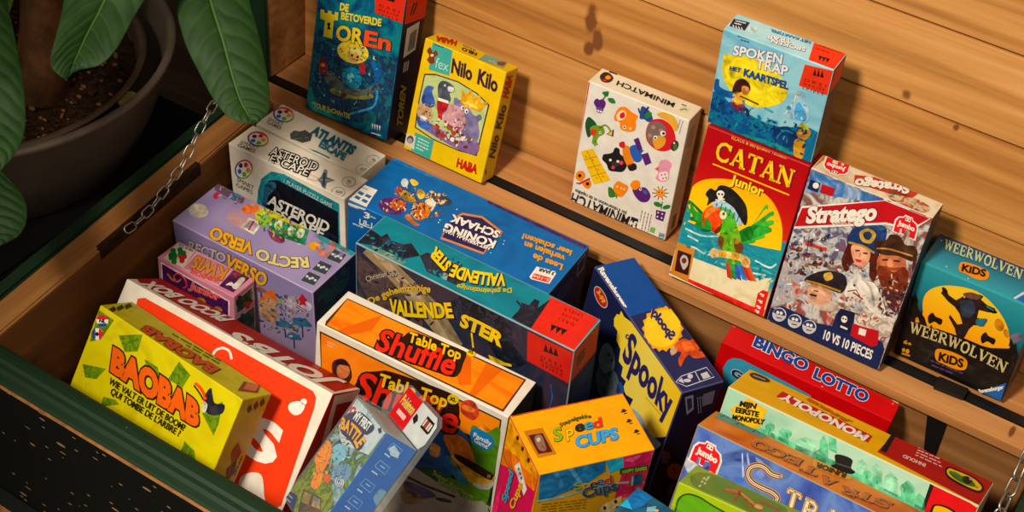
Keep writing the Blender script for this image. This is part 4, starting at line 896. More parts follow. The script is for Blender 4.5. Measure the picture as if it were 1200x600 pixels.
ground = painty('ghostground', ['0c3f78', '11588e', '0e7a8e', '0a2f5e'], 40, 4, 2)
b.P(F, A, [(76, 320), (110, 330), (140, 370), (200, 400), (260, 430), (330, 450), (400, 440), (460, 470), (440, 580), (40, 450)], ground, 2)
b.P(F, A, [(80, 282), (98, 278), (100, 302), (128, 318), (160, 322), (158, 344), (120, 340), (84, 322)], ink('155a96'), 3, True); b.P(F, A, [(74, 345), (110, 350), (160, 370), (170, 400), (120, 400), (70, 380)], ink('0e4a82'), 4, True)
b.P(F, A, [(290, 460), (320, 444), (356, 450), (376, 480), (360, 520), (300, 500)], ink('0b355f'), 3, True); b.S(F, A, [(300, 486), (326, 458), (360, 468)], 7, ink('1f6f9a'), 4, True)
# child
b.P(F, A, [(148, 306), (160, 282), (186, 276), (206, 296), (208, 316), (194, 326), (176, 322), (158, 330), (146, 322)], ink('3a1d1c'), 5, True); b.P(F, A, [(180, 302), (200, 304), (206, 318), (196, 330), (180, 326)], ink('c9823e'), 6, True); b.E(F, A, (196, 313), 3, WHITE, 7); b.E(F, A, (197, 313), 1.5, BLACK, 8)
b.P(F, A, [(150, 326), (178, 328), (180, 366), (150, 362)], ink('e0b04a'), 5, True); b.S(F, A, [(172, 336), (200, 348), (238, 366)], 5, ink('5a3020'), 6, True); b.P(F, A, [(140, 358), (186, 366), (190, 390), (160, 386)], ink('7a2036'), 5, True); b.S(F, A, [(170, 380), (196, 384), (200, 408)], 11, ink('17324f'), 6, True)
b.P(F, A, [(260, 374), (290, 390), (286, 396), (256, 380)], ink('4c9cc4'), 5); b.P(F, A, [(272, 416), (306, 424), (304, 438), (268, 430)], ink('5aa4c8'), 5)
# ghost
b.P(F, A, [(366, 330), (380, 318), (396, 324), (402, 350), (416, 380), (414, 420), (392, 432), (362, 420), (330, 404), (344, 384), (356, 360)], ink('9fc8dc'), 4, True); b.P(F, A, [(368, 370), (384, 360), (404, 400), (400, 424), (366, 416)], ink('4f9cc8'), 5, True)
b.S(F, A, [(372, 330), (356, 366), (330, 400)], 4, WHITE, 6, True); b.E(F, A, (376, 332), (8, 3), ink('a89a30'), 6, 20); b.E(F, A, (344, 378), 8, ink('3a86b8'), 6)
# gnome right
b.P(F, A, [(372, 460), (386, 444), (414, 452), (420, 472), (398, 492), (376, 480)], ink('b9862a'), 5, True); b.P(F, A, [(380, 440), (388, 432), (410, 440), (412, 456), (384, 452)], ink('b0b43c'), 6, True); b.E(F, A, (384, 466), (8, 5), ink('e6b46a'), 7)
b.P(F, A, [(366, 490), (400, 500), (390, 558), (362, 544)], ink('c9962c'), 5, True)
b.P(F, A, [(50, 440), (110, 452), (180, 470), (260, 490), (350, 530), (355, 548), (200, 500), (50, 448)], ink('14827c'), 4, True)
b.dabs(F, A, (150, 400), (100, 60), 60, 10, ['0c3f78', '11588e', '1f7aa0', '0a2f5e', '14827c'], 4, 3, 20)
b.dabs(F, A, (330, 480), (110, 60), 60, 10, ['0c3f78', '1f6f9a', '0b355f', '2a8aa0', '0a2f5e'], 6, 5, 20)
b.dabs(F, A, (380, 380), (30, 50), 16, 8, ['c8dce4', '8abcd4', '6aa8c8'], 6, 7)
b.T(F, 'title_lettering', 'SPOKEN', (148, 190), (318, 222), (153, 158), WHITE, 4, 0.030, out=(ink('2a63a4'), 0.030)); b.T(F, 'title_lettering', 'TRAP', (228, 236), (338, 264), (232, 204), WHITE, 4, 0.030, out=(ink('2a63a4'), 0.030))
b.T(F, 'title_lettering', 'HET', (136, 243), (174, 252), (139, 230), ink('1c5a92'), 4, .04); b.T(F, 'title_lettering', 'KAARTSPEL', (186, 264), (340, 312), (190, 240), ink('1d4f8c'), 4, .05)
b.lines(F, 'side_lettering', (164, 126), (220, 142), (10, 13), 2, 4, ink('2a5a7a'), 2)
b.T('T', 'title_lettering', 'SPOKEN', (402, 172), (284, 140), (398, 184), WHITE, 4, 0.030, out=(ink('2a63a4'), 0.025)); b.T('T', 'title_lettering', 'TRAP', (352, 142), (270, 124), (350, 156), WHITE, 4, 0.030, out=(ink('2a63a4'), 0.025)); b.T('T', 'title_lettering', 'HET KAARTSPEL', (420, 148), (280, 104), (416, 156), ink('3a7fa8'), 4, .03)
b.P('T', 'publisher_logo', [(150, 66), (206, 80), (188, 108), (134, 92)], ink('16223a'), 1); b.lines('T', 'publisher_logo', (156, 74), (196, 84), (-4, 8), 2, 4, WHITE, 2)
for i in range(4): b.S('T', 'publisher_logo', [(146 + i * 10, 88 + i * 3), (150 + i * 10, 98 + i * 3)], 3, WHITE, 2)
b.E('T', A, (216, 104), (16, 12), ink('c9dfe0'), 1)
b.P('R', 'side_picture', [(476, 350), (510, 300), (470, 470), (440, 520)], ink('5a5048'), 1)
b.done()
# ---- red parrot box
b = Carton('catan', 'card_game_box', 'red and yellow card game box with a green parrot in a pirate hat', {'F': ramp('parrotsky', 'Z', 0, .173, ['e8d6a0', 'd8c690', '3f9a9c', '1d8090', 'b83414', 'b01a14', 'a00c14', '980a14'], .03, pos=[0, .13, .2, .5, .52, .66, .8, 1]), '*': ink('a8151d')}, LID)
b.crop(760, 130, 2.4)
b.P(F, A, [(120, 300), (110, 240), (140, 200), (200, 190), (280, 205), (345, 250), (375, 320), (372, 400), (368, 430), (116, 330)], ramp('parrotsun', 'Z', .06, .15, ['f6d22e', 'f6c21e', 'ef9a1a'], .05), 1, True)
b.P(F, A, [(106, 308), (150, 328), (230, 362), (330, 385), (385, 396), (370, 440), (348, 470), (280, 480), (200, 450), (120, 410), (80, 390)], painty('parrotsea', ['116a82', '2b96a2', '1a7c90', '6cc0bc'], 40, 4, 2, stretch=(1, 1, 3)), 2)
for pts in ([(104, 330), (150, 350), (200, 352)], [(90, 376), (130, 384), (160, 402), (200, 404)], [(300, 420), (340, 440), (360, 430)], [(110, 350), (140, 366)], [(290, 455), (330, 462)]): b.S(F, A, pts, 5, ink('bfe2da'), 3, True)
b.P(F, A, [(74, 388), (120, 410), (200, 440), (280, 470), (346, 470), (332, 520), (318, 578), (56, 462)], painty('sand', ['e6d9b0', 'f0e6c4', 'd6c898'], 40, 2, 1), 3)
b.P(F, A, [(57, 454), (60, 448), (200, 508), (290, 548), (330, 560), (324, 580), (190, 528)], ink('c4221c'), 4)
# wings
gr, gr2 = ink('2f9a38'), ink('1d6a2c')
for k, (x, y) in enumerate(((112, 262), (110, 284), (118, 306), (130, 322), (146, 334))): b.P(F, A, [(196, 318), (170, 300), (x + 8, y - 10), (x, y), (x + 16, y + 6), (184, 334)], gr if k % 2 else gr2, 5 + k % 2, True)
for k, (x, y) in enumerate(((334, 268), (350, 286), (350, 310), (344, 330), (326, 346), (300, 358))): b.P(F, A, [(246, 346), (290, 322), (x - 4, y - 4), (x + 2, y + 8), (x - 12, y + 14), (256, 370)], gr if k % 2 else ink('4fb23a'), 5 + k % 2, True)
b.P(F, A, [(118, 250), (134, 280), (170, 306), (196, 318), (190, 332), (150, 320), (124, 292)], gr, 7, True)
# tail, perch, body
for k, (x, c) in enumerate(((220, 'c23a2a'), (232, '3a8a3c'), (246, '2c5aa6'), (262, '3a78c4'), (276, 'c23a2a'), (288, 'd85a2a'))): b.P(F, A, [(216 + k * 9, 408), (230 + k * 9, 412), (x + 16, 474 + k), (x + 2, 466 + k * 2)], ink(c), 6 + k % 2)
for k in range(5): b.E(F, A, (226 + k * 13, 414 + k * 2), (9, 15), ink('7fae2e' if k % 2 else '3f9a38'), 8, -10)
b.P(F, A, [(206, 330), (236, 318), (256, 340), (262, 386), (240, 404), (214, 396), (202, 362)], ink('6fae2c'), 7, True)
b.P(F, A, [(200, 350), (214, 360), (206, 388), (196, 372)], ink('7a4a20'), 8, True); b.P(F, A, [(240, 360), (264, 372), (266, 392), (248, 398)], ink('6a3f1c'), 8, True); b.E(F, A, (246, 364), (12, 8), ink('a87a2c'), 9, 20)
b.P(F, A, [(172, 396), (184, 384), (200, 390), (262, 402), (286, 416), (284, 438), (268, 436), (256, 420), (200, 410), (180, 412)], ink('e4c58a'), 9, True); b.E(F, A, (274, 424), (9, 10), ink('c99a5a'), 10)
for x in (204, 214, 240, 250): b.E(F, A, (x, 400 + (x - 204) * .15), (6, 10), ink('d9a23c'), 10)
# head and hat
b.P(F, A, [(196, 270), (220, 262), (246, 282), (250, 316), (232, 340), (206, 334), (196, 310)], ink('58b030'), 8, True)
b.P(F, A, [(206, 290), (196, 264), (168, 270), (152, 292), (156, 326), (164, 300), (176, 316), (180, 340), (196, 326), (208, 312)], ink('dd4f1c'), 9, True); b.P(F, A, [(166, 276), (186, 268), (200, 276), (186, 282), (168, 296), (158, 300)], ink('ef8a3a'), 10, True); b.P(F, A, [(180, 318), (206, 312), (204, 334), (188, 344)], ink('6a2a14'), 8, True)
b.E(F, A, (211, 291), (10, 12), WHITE, 10); b.E(F, A, (212, 289), (5, 6), ink('d9b42a'), 11); b.E(F, A, (213, 288), (2.8, 3.4), BLACK, 12)
b.P(F, A, [(184, 256), (206, 250), (240, 268), (258, 290), (262, 318), (250, 318), (240, 286), (210, 268), (186, 272)], ink('a9c8d8'), 10, True)
for i in range(6): b.S(F, A, [(196 + i * 12, 252 + i * 8), (192 + i * 11.5, 266 + i * 9)], 3, ink('3a5a8a'), 11)
hat = ink('1b1917')
b.P(F, A, [(162, 232), (176, 216), (190, 222), (202, 208), (226, 212), (250, 230), (274, 262), (279, 300), (272, 320), (256, 296), (238, 268), (206, 250), (180, 254), (166, 264), (170, 246)], hat, 12, True)
b.S(F, A, [(166, 262), (172, 240), (200, 228), (240, 246), (268, 284), (270, 316)], 4, ink('8a8478'), 13, True) if False else None
b.E(F, A, (204, 232), (11, 10), WHITE, 13); b.P(F, A, [(196, 240), (212, 242), (210, 250), (198, 248)], WHITE, 13)
b.E(F, A, (200, 232), 3, BLACK, 14); b.E(F, A, (209, 233), 3, BLACK, 14); b.S(F, A, [(190, 248), (218, 254)], 3, WHITE, 13); b.S(F, A, [(192, 256), (216, 246)], 3, WHITE, 13)
b.dabs(F, A, (230, 350), (22, 40), 16, 7, ['4f9a28', '7fbe3c', '2f7a2a', '9ac84a'], 8, 4)
b.dabs(F, A, (240, 430), (150, 30), 46, 12, ['2b96a2', '1a7c90', '8accc6', '116a82'], 3, 7, 20)
# lettering
b.T(F, 'side_lettering', 'KLAUS & BENJAMIN TEUBER', (234, 78), (389, 135), (236, 70), ink('e8b84a'), 3, .01)
b.T(F, 'title_lettering', 'CATAN', (187, 133), (401, 216), (200, 84), ink('f5cf2c'), 5, .02, serif=True, drop=(ink('7a1510'), .02, (3, 2)), arch=.0)
b.S(F, 'title_lettering', [(181, 148), (396, 236)], 4, ink('f3c52a'), 4)
b.T(F, 'title_lettering', 'Junior', (231, 202), (320, 238), (238, 178), ink('f3dc3a'), 5, .03, drop=(ink('7a3010'), .03, (2, 2)))
b.T(F, 'title_lettering', 'COMPACT', (272, 228), (312, 242), (273, 221), ink('f3d23a'), 4, .03)
b.P(F, 'publisher_logo', [(80, 368), (132, 388), (112, 478), (62, 456)], ink('cf8a34'), 5); b.P(F, 'publisher_logo', [(84, 390), (122, 404), (112, 462), (74, 448)], ink('3d1518'), 6)
b.P(F, 'publisher_logo', [(98, 404), (110, 410), (112, 430), (100, 446), (92, 430), (90, 416)], ink('c8bfb0'), 7, True); b.E(F, 'publisher_logo', (101, 420), (7, 8), ink('7a2a20'), 8)
b.P(F, 'player_count_badge', [(308, 512), (322, 503), (338, 508), (320, 578), (296, 566)], ink('cf2a1e'), 5, False)
for i, (x, y) in enumerate(((320, 516), (315, 534), (310, 550), (306, 562))): b.S(F, 'player_count_badge', [(x - 6, y - 3), (x + 6, y + 2)], 4, WHITE, 6); b.S(F, 'player_count_badge', [(x - 2, y + 3), (x + 5, y + 6)], 2.5, WHITE, 6)
b.done()

# ---- battle strategy box
sky = painty('battle', ['3f4a66', '8a96a8', 'd8d4d0', 'b8b0a8', '6a5a58', 'a8463a', 'e0dcd6'], 34, 6, 2.5)
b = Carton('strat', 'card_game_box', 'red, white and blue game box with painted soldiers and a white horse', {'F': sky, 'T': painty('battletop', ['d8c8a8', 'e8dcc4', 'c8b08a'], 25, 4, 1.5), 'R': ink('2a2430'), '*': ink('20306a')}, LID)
b.crop(890, 170, 2.222); NAVY = ink('16264f'); CRIM = ink('b01822'); JRED = ink('d2202a')
b.P(F, A, [(138, 64), (320, 130), (330, 150), (300, 150), (115, 120)], painty('skyblue', ['1f3f7a', '4a7ab0', 'c8d4dc'], 40, 4, 2), 1)
b.P(F, A, [(90, 215), (150, 205), (230, 220), (250, 260), (210, 300), (140, 300), (70, 290)], painty('smoke', ['8a9aac', 'd0d0cc', '4a5a78', 'a84a44'], 60, 4, 2), 1, True)
b.P(F, A, [(60, 310), (130, 290), (120, 380), (40, 420), (30, 400)], painty('smoke2', ['d8d2ca', '9aa4b4', 'c4b4a8', 'b0483c'], 60, 4, 2), 1, True)
# skirmish on the left
rnd = random.Random(5)
for i in range(26):
    x = rnd.uniform(58, 190); y = rnd.uniform(232, 330); b.P(F, A, [(x, y), (x + rnd.uniform(5, 14), y + rnd.uniform(-6, 3)), (x + rnd.uniform(5, 12), y + rnd.uniform(6, 12)), (x - 3, y + 8)], ink(rnd.choice(['5a3a34', '24345e', '7a2a24', 'c8c0b4', '3a3a40', '8a6a4a'])), 2, True)
b.S(F, A, [(120, 256), (176, 272)], 8, ink('c23a2a'), 3, True); b.S(F, A, [(130, 236), (124, 276)], 2, ink('3a2a20'), 3)
# general in blue tall hat
def hair(pts, c='3a1a10'): b.P(F, A, pts, ink(c), 3, True)
hair([(228, 262), (236, 230), (300, 246), (312, 300), (300, 352), (286, 340), (284, 300), (244, 306), (226, 330), (214, 300)], '4a1c12')
b.P(F, A, [(240, 262), (262, 256), (286, 268), (288, 294), (272, 318), (254, 312), (242, 290)], ink('d8a184'), 4, True); b.S(F, A, [(250, 274), (262, 274)], 4, ink('3a201a'), 5); b.S(F, A, [(270, 280), (282, 282)], 4, ink('3a201a'), 5); b.E(F, A, (258, 300), (9, 4), ink('a8322c'), 5, 15); b.S(F, A, [(264, 280), (260, 292)], 3, ink('b0785c'), 5)
b.P(F, A, [(229, 256), (234, 232), (252, 212), (292, 206), (328, 212), (330, 240), (318, 272), (300, 282), (270, 262), (248, 256)], ink('1d3560'), 5, True); b.P(F, A, [(246, 212), (290, 206), (328, 214), (318, 222), (280, 216)], ink('2f5078'), 6, True)
b.P(F, A, [(262, 226), (286, 216), (304, 232), (292, 254), (268, 250)], ink('c9a24a'), 6, True); b.P(F, A, [(272, 228), (286, 224), (294, 234), (286, 246), (274, 242)], ink('2a3a5a'), 7, True); b.S(F, A, [(232, 252), (270, 262), (300, 280)], 5, ink('b08a3c'), 7, True)
# bearded man in brown hat
b.P(F, A, [(310, 290), (330, 280), (376, 290), (382, 330), (370, 368), (340, 372), (316, 350), (306, 320)], ink('b8704e'), 4, True)
b.P(F, A, [(308, 318), (330, 316), (350, 330), (376, 316), (388, 340), (376, 384), (346, 380), (318, 366)], ink('6a2c16'), 5, True); b.S(F, A, [(326, 316), (346, 322), (366, 320)], 7, ink('8a3c1c'), 6, True); b.S(F, A, [(320, 298), (336, 298)], 4, ink('301810'), 6); b.S(F, A, [(350, 300), (366, 302)], 4, ink('301810'), 6); b.P(F, A, [(336, 296), (346, 298), (348, 316), (334, 314)], ink('d0906a'), 6, True)
b.P(F, A, [(302, 250), (330, 246), (342, 232), (366, 236), (380, 258), (404, 262), (412, 282), (396, 300), (362, 288), (320, 284), (304, 272)], ink('3c2418'), 7, True); b.S(F, A, [(306, 268), (340, 270), (400, 288)], 4, ink('b88a4a'), 8, True)
b.P(F, A, [(330, 372), (390, 356), (400, 300), (412, 300), (398, 400), (372, 440), (336, 420)], painty('coat', ['2a3048', '5a2a2a', '1c2030', '8a3a30'], 70, 3, 2), 4, True)
# marshal lower left
b.P(F, A, [(126, 372), (140, 358), (176, 362), (190, 392), (178, 410), (150, 414), (130, 398)], ink('d0a184'), 5, True); b.P(F, A, [(118, 352), (140, 334), (180, 326), (220, 336), (228, 362), (214, 384), (190, 378), (160, 366)], ink('201c22'), 6, True); b.S(F, A, [(122, 352), (160, 362), (212, 380)], 5, ink('c0902c'), 7, True); b.P(F, A, [(168, 336), (186, 330), (192, 346), (174, 352)], ink('c4a04c'), 7, True)
b.S(F, A, [(132, 388), (150, 392)], 5, ink('2a1a14'), 6); b.S(F, A, [(142, 378), (154, 380)], 3, ink('2a1a14'), 6); b.P(F, A, [(130, 400), (180, 400), (210, 430), (160, 430), (136, 416)], ink('c8b8a8'), 4, True)
# horse
b.P(F, A, [(222, 386), (230, 362), (250, 340), (262, 334), (272, 350), (300, 360), (320, 400), (330, 450), (300, 440), (270, 410), (250, 400), (238, 420), (224, 412)], ink('e2dcd2'), 6, True); b.S(F, A, [(230, 380), (252, 376), (262, 392)], 3, ink('5a2a20'), 7); b.E(F, A, (248, 364), 3, BLACK, 7); b.E(F, A, (228, 404), 3, ink('5a4a44'), 7); b.S(F, A, [(266, 344), (290, 372), (300, 420)], 6, ink('b8b0a4'), 7, True); b.S(F, A, [(244, 382), (270, 400)], 4, ink('8a2a24'), 7)
b.P(F, A, [(200, 420), (230, 428), (300, 440), (350, 450), (360, 470), (330, 500), (250, 470), (190, 450)], painty('dust', ['d0c4b4', 'a89888', 'e4dcd0', '8a6a5a'], 60, 4, 2), 4, True)
b.dabs(F, A, (130, 280), (80, 60), 90, 8, ['5a3a34', '24345e', '7a2a24', 'c8c0b4', 'e8e4dc', '8a6a4a', '9aa4b4'], 2, 4)
b.dabs(F, A, (110, 380), (70, 50), 50, 9, ['d8d2ca', 'f0ece4', '9aa4b4', 'b0483c'], 2, 5)
b.dabs(F, A, (270, 430), (90, 40), 70, 9, ['d0c4b4', 'f0e8dc', 'a89888', '8a6a5a', 'b0483c'], 5, 6)
b.dabs(F, A, (350, 400), (40, 60), 60, 9, ['2a3048', '5a2a2a', '1c2030', '8a3a30', 'c8a88a'], 6, 7)
b.dabs(F, A, (240, 320), (40, 22), 14, 8, ['e8e4de', 'c8c4c0', '9aa4b4', '6a2a20'], 2, 10)
# banner
b.P(F, 'title_banner', [(118, 134), (448, 186), (440, 206), (104, 150)], WHITE, 6) if False else None
b.P(F, 'title_banner', [(110, 158), (330, 138), (448, 186), (398, 222), (330, 206), (88, 216)], WHITE, 7); b.P(F, 'title_banner', [(112, 163), (328, 144), (444, 190), (396, 216), (330, 200), (90, 210)], CRIM, 8)
b.T(F, 'title_lettering', 'Stratego', (124, 200), (302, 192), (132, 160), WHITE, 11, .05, out=(ink('5a0c14'), 0.025)); b.T(F, 'side_lettering', 'QUICK BATTLE', (190, 204), (274, 199), (190, 195), WHITE, 10, .03)
# elephant badge
def elephant(bx, face, o, ux, uy, lv, part='publisher_logo'):
    def q(x, y): return (o[0] + ux[0] * x + uy[0] * y, o[1] + ux[1] * x + uy[1] * y)
    shp = [(0, 0), (0, .62), (.1, .84), (.3, .93), (.34, 1.05), (.66, 1.05), (.7, .93), (.9, .84), (1, .6), (1, 0), (.74, 0), (.74, .26), (.64, .34), (.5, .3), (.5, .05), (.36, .05), (.34, .3), (.24, .26), (.22, 0)]
    cx, cy = .5, .5
    bx.P(face, part, [q(cx + (x - cx) * 1.14, cy + (y - cy) * 1.12) for x, y in shp], WHITE, lv)
    bx.P(face, part, [q(x, y) for x, y in shp], JRED, lv + 1)
    bx.P(face, part, [q(.38, .82), q(.62, .82), q(.62, 1.02), q(.38, 1.02)], WHITE, lv + 2); bx.E(face, part, q(.44, .92), abs(ux[0]) * .03 + .4, BLACK, lv + 3, n=10); bx.E(face, part, q(.56, .92), abs(ux[0]) * .03 + .4, BLACK, lv + 3, n=10)
    bx.T(face, part, 'Jumbo', q(.12, .44), q(.9, .44), q(.12, .7), WHITE, lv + 2, .05)
elephant(b, F, (350, 222), (54, 22), (12, -44), 9)
# navy foot band
b.P(F, 'foot_band', [(25, 420), (40, 425), (60, 418), (110, 440), (150, 462), (190, 470), (200, 440), (212, 424), (250, 436), (246, 466), (320, 512), (326, 530), (310, 585), (14, 458)], NAVY, 8)
for x, y in ((53, 440), (93, 457), (131, 472)):
    b.E(F, 'foot_band', (x, y), 18, ink('e8e4dc'), 9); b.P(F, 'foot_band', [(x - 16, y - 2), (x + 16, y + 5), (x + 8, y + 15), (x - 8, y + 13)], ink('c8c8c8'), 10, True); b.P(F, 'foot_band', [(x - 15, y - 5), (x - 8, y - 15), (x + 8, y - 14), (x + 16, y), (x + 10, y + 3)], ink('2b3c68'), 10, True); b.E(F, 'foot_band', (x - 4, y - 6), 4, WHITE, 11); b.E(F, 'foot_band', (x + 5, y - 4), 4, WHITE, 11)
    b.S(F, 'foot_band', [(x - 8, y + 7), (x + 6, y + 10)], 2.4, NAVY, 11)
b.T(F, 'slogan_lettering', '10 VS 10 PIECES', (167, 502), (292, 556), (173, 480), WHITE, 10, .03)
b.P(F, 'foot_band', [(204, 440), (214, 424), (248, 434), (238, 488), (206, 478)], ink('101a36'), 9); b.E(F, 'foot_band', (222, 452), (8, 9), WHITE, 10); b.S(F, 'foot_band', [(212, 470), (230, 478)], 5, WHITE, 10); b.E(F, 'foot_band', (219, 450), 2.4, BLACK, 11); b.E(F, 'foot_band', (226, 452), 2.4, BLACK, 11)
b.P(F, 'foot_band', [(244, 462), (266, 470), (312, 482), (308, 520), (292, 524), (238, 494)], CRIM, 10); b.P(F, 'foot_band', [(262, 474), (280, 480), (276, 496), (258, 490)], WHITE, 11)
b.P(F, 'piece_badge', [(134, 88), (160, 98), (152, 122), (126, 112)], ink('16264f'), 9); b.E(F, 'piece_badge', (148, 104), 8, WHITE, 10); b.P(F, 'piece_badge', [(164, 100), (198, 112), (190, 132), (158, 122)], CRIM, 9)
# top
b.P('T', 'title_banner', [(248, 78), (300, 84), (420, 118), (398, 138), (340, 128), (246, 98)], ink('b8402c'), 2)
b.T('T', 'title_lettering', 'Stratego', (392, 106), (252, 90), (386, 128), WHITE, 4, .05, out=(ink('5a0c14'), 0.020))
elephant(b, 'T', (236, 52), (-60, -20), (-12, 32), 3)
b.P('T', 'side_picture', [(330, 130), (360, 120), (440, 158), (430, 176), (380, 168)], painty('topscene', ['5a6a4a', 'a84a3a', 'd8cca8', '3a3a30'], 90, 3, 1), 2, True)
b.P('T', 'side_picture', [(166, 20), (180, 30), (150, 52), (140, 60)], ink('c07a30'), 1)
b.done()

# ---- werewolf box
tealblack = ramp('wolf', 'Z', 0, .122, ['0d0b0e', '120f12', '1d2a30', '1f6a78', '2a8a96', '3a96a0'], .06, pos=[0, .35, .5, .62, .85, 1])
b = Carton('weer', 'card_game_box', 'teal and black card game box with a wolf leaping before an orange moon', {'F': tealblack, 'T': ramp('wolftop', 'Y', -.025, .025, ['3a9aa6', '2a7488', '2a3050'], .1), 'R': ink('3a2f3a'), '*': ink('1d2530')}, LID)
b.crop(1030, 250, 2.606); MOON = ink('eda020')
b.P(F, A, [(135, 300), (138, 255), (165, 228), (220, 220), (300, 238), (360, 290), (394, 350), (398, 400), (380, 420), (150, 350)], ramp('moon', 'Z', .03, .1, ['e88a18', 'f2b028', 'f6cc3c'], .08), 2, True)
b.E(F, A, (368, 340), (14, 20), ink('c98a2a'), 3, -20); b.E(F, A, (390, 366), (8, 14), ink('c98a2a'), 3, -20)
BK = ink('16120f'); b.P(F, A, [(100, 250), (118, 262), (120, 290), (140, 318), (150, 350), (180, 352), (260, 380), (330, 410), (396, 412), (420, 396), (430, 440), (390, 560), (60, 440), (90, 320)], BK, 3)
for (x, y, h) in ((112, 262, 22), (128, 318, 18), (160, 350, 12), (404, 398, 18)): b.P(F, A, [(x - 8, y + 6), (x, y - h), (x + 10, y + 8)], BK, 3)
b.E(F, A, (419, 380), (22, 14), ink('70697a'), 2, -20)
# wolf
b.P(F, A, [(240, 262), (262, 250), (284, 258), (306, 246), (320, 252), (312, 262), (330, 278), (356, 290), (354, 304), (330, 300), (306, 294), (300, 318), (330, 324), (322, 344), (290, 340), (276, 352), (262, 378), (240, 384), (232, 350), (214, 316), (218, 308), (240, 338), (256, 336), (246, 304), (232, 284), (212, 268), (190, 242), (200, 228), (216, 250), (236, 264)], ink('241a1a'), 5)
b.P(F, A, [(258, 244), (284, 240), (312, 252), (300, 262), (270, 256)], ink('6a4a3a'), 6, True); b.P(F, A, [(250, 268), (284, 266), (296, 292), (280, 316), (254, 306)], ink('2f3a4a'), 6, True); b.P(F, A, [(300, 322), (332, 322), (318, 344), (298, 338)], ink('2a6a7a'), 6, True)
b.S(F, A, [(330, 282), (352, 296)], 5, ink('2a7a86'), 6); b.E(F, A, (262, 254), 3, ink('d8b040'), 7); b.E(F, A, (202, 234), (12, 6), ink('241a1a'), 5, 50); b.E(F, A, (350, 298), (12, 6), ink('241a1a'), 5, 20)
for o in ((150, 316), (312, 376)):
    b.P(F, A, [(o[0], o[1]), (o[0] + 14, o[1] - 14), (o[0] + 24, o[1] - 2), (o[0] + 44, o[1] + 8), (o[0] + 38, o[1] + 24), (o[0] + 20, o[1] + 14), (o[0] + 4, o[1] + 20)], BK, 4, True)
b.P(F, A, [(112, 318), (120, 316), (124, 332), (112, 332)], ink('e0962a'), 4)
GOLD = ink('d8c890')
def bumpy(part, pts, m, lv, s=1.12):
    cx = sum(p[0] for p in pts) / len(pts); cy = sum(p[1] for p in pts) / len(pts)
    b.P(face_, part, [(cx + (x - cx) * s, cy + (y - cy) * s) for x, y in pts], m, lv, True)
b.T(F, 'title_lettering', 'WEERWOLVEN', (94, 362), (384, 486), (104, 330), GOLD, 7, .02, serif=True, mid=(235, 402), drop=(BK, .06))
b.P(F, 'title_lettering', [(172, 424), (184, 412), (230, 424), (268, 446), (266, 474), (240, 476), (196, 458), (176, 446)], ink('e79a1e'), 6, True); b.T(F, 'title_lettering', 'KiDS', (184, 446), (256, 468), (188, 422), BK, 8, 0.040)
b.lines(F, 'side_lettering', (158, 448), (268, 492), (4, 14), 2, 4, ink('5a4470'), 5)
b.T(F, 'age_badge', '6+', (76, 394), (98, 404), (80, 384), ink('e09a2a'), 5, .04); b.E(F, 'age_badge', (76, 416), (5, 6), ink('e09a2a'), 5); b.E(F, 'age_badge', (88, 420), (6, 7), ink('e09a2a'), 5); b.S(F, 'age_badge', [(70, 426), (96, 434)], 6, ink('c8862a'), 5)
b.P(F, 'publisher_logo', [(300, 552), (324, 538), (390, 516), (384, 566), (375, 572)], ink('2a62a8'), 6); b.T(F, 'publisher_logo', 'Ravensburger', (306, 547), (382, 533), (305, 536), WHITE, 7, .05)
b.T('T', 'title_lettering', 'WEERWOLVEN', (196, 112), (432, 206), (204, 82), ink('c8d0a8'), 6, .02, serif=True, mid=(304, 150), drop=(ink('1c4a5a'), .05))
b.P('T', 'title_lettering', [(244, 162), (256, 150), (300, 162), (334, 180), (330, 202), (300, 204), (264, 186), (246, 178)], ink('e2902a'), 5, True); b.T('T', 'title_lettering', 'KiDS', (252, 178), (322, 196), (256, 158), BK, 7, 0.040)
b.P('T', 'publisher_logo', [(410, 254), (460, 232), (470, 290), (440, 300)], ink('2a62a8'), 4); b.S('T', 'publisher_logo', [(412, 262), (443, 244)], 8, ink('c8dce4'), 5)
for (x, y) in ((190, 84), (272, 200), (276, 104), (206, 164), (300, 130)): b.E('T', A, (x, y), 1.6, WHITE, 3)
b.done()
K = ink
def smart_logo(b, face, c, rx, ry, ang, lv=3):
    for i, col in enumerate(('c8342c', 'd9a52a', '7aa63a', '2f6fb0', '6a3a8a', 'c23a5a')):
        pts = []
        for j in range(7):
            t = math.radians(i * 60 + j * 10 - 100); x, y = rx * math.cos(t), ry * math.sin(t); a = math.radians(ang)
            pts.append((c[0] + x * math.cos(a) - y * math.sin(a), c[1] + x * math.sin(a) + y * math.cos(a)))
        b.S(face, 'publisher_logo', pts, rx * .16, K(col), lv)
    for i, col in enumerate(('c8342c', 'd9a52a', '7aa63a', '2f6fb0', '4a2a5a')):
        t = math.radians(i * 72 - 60); b.E(face, 'publisher_logo', (c[0] + rx * .55 * math.cos(t), c[1] + ry * .55 * math.sin(t)), (rx * .24, ry * .26), K(col), lv)

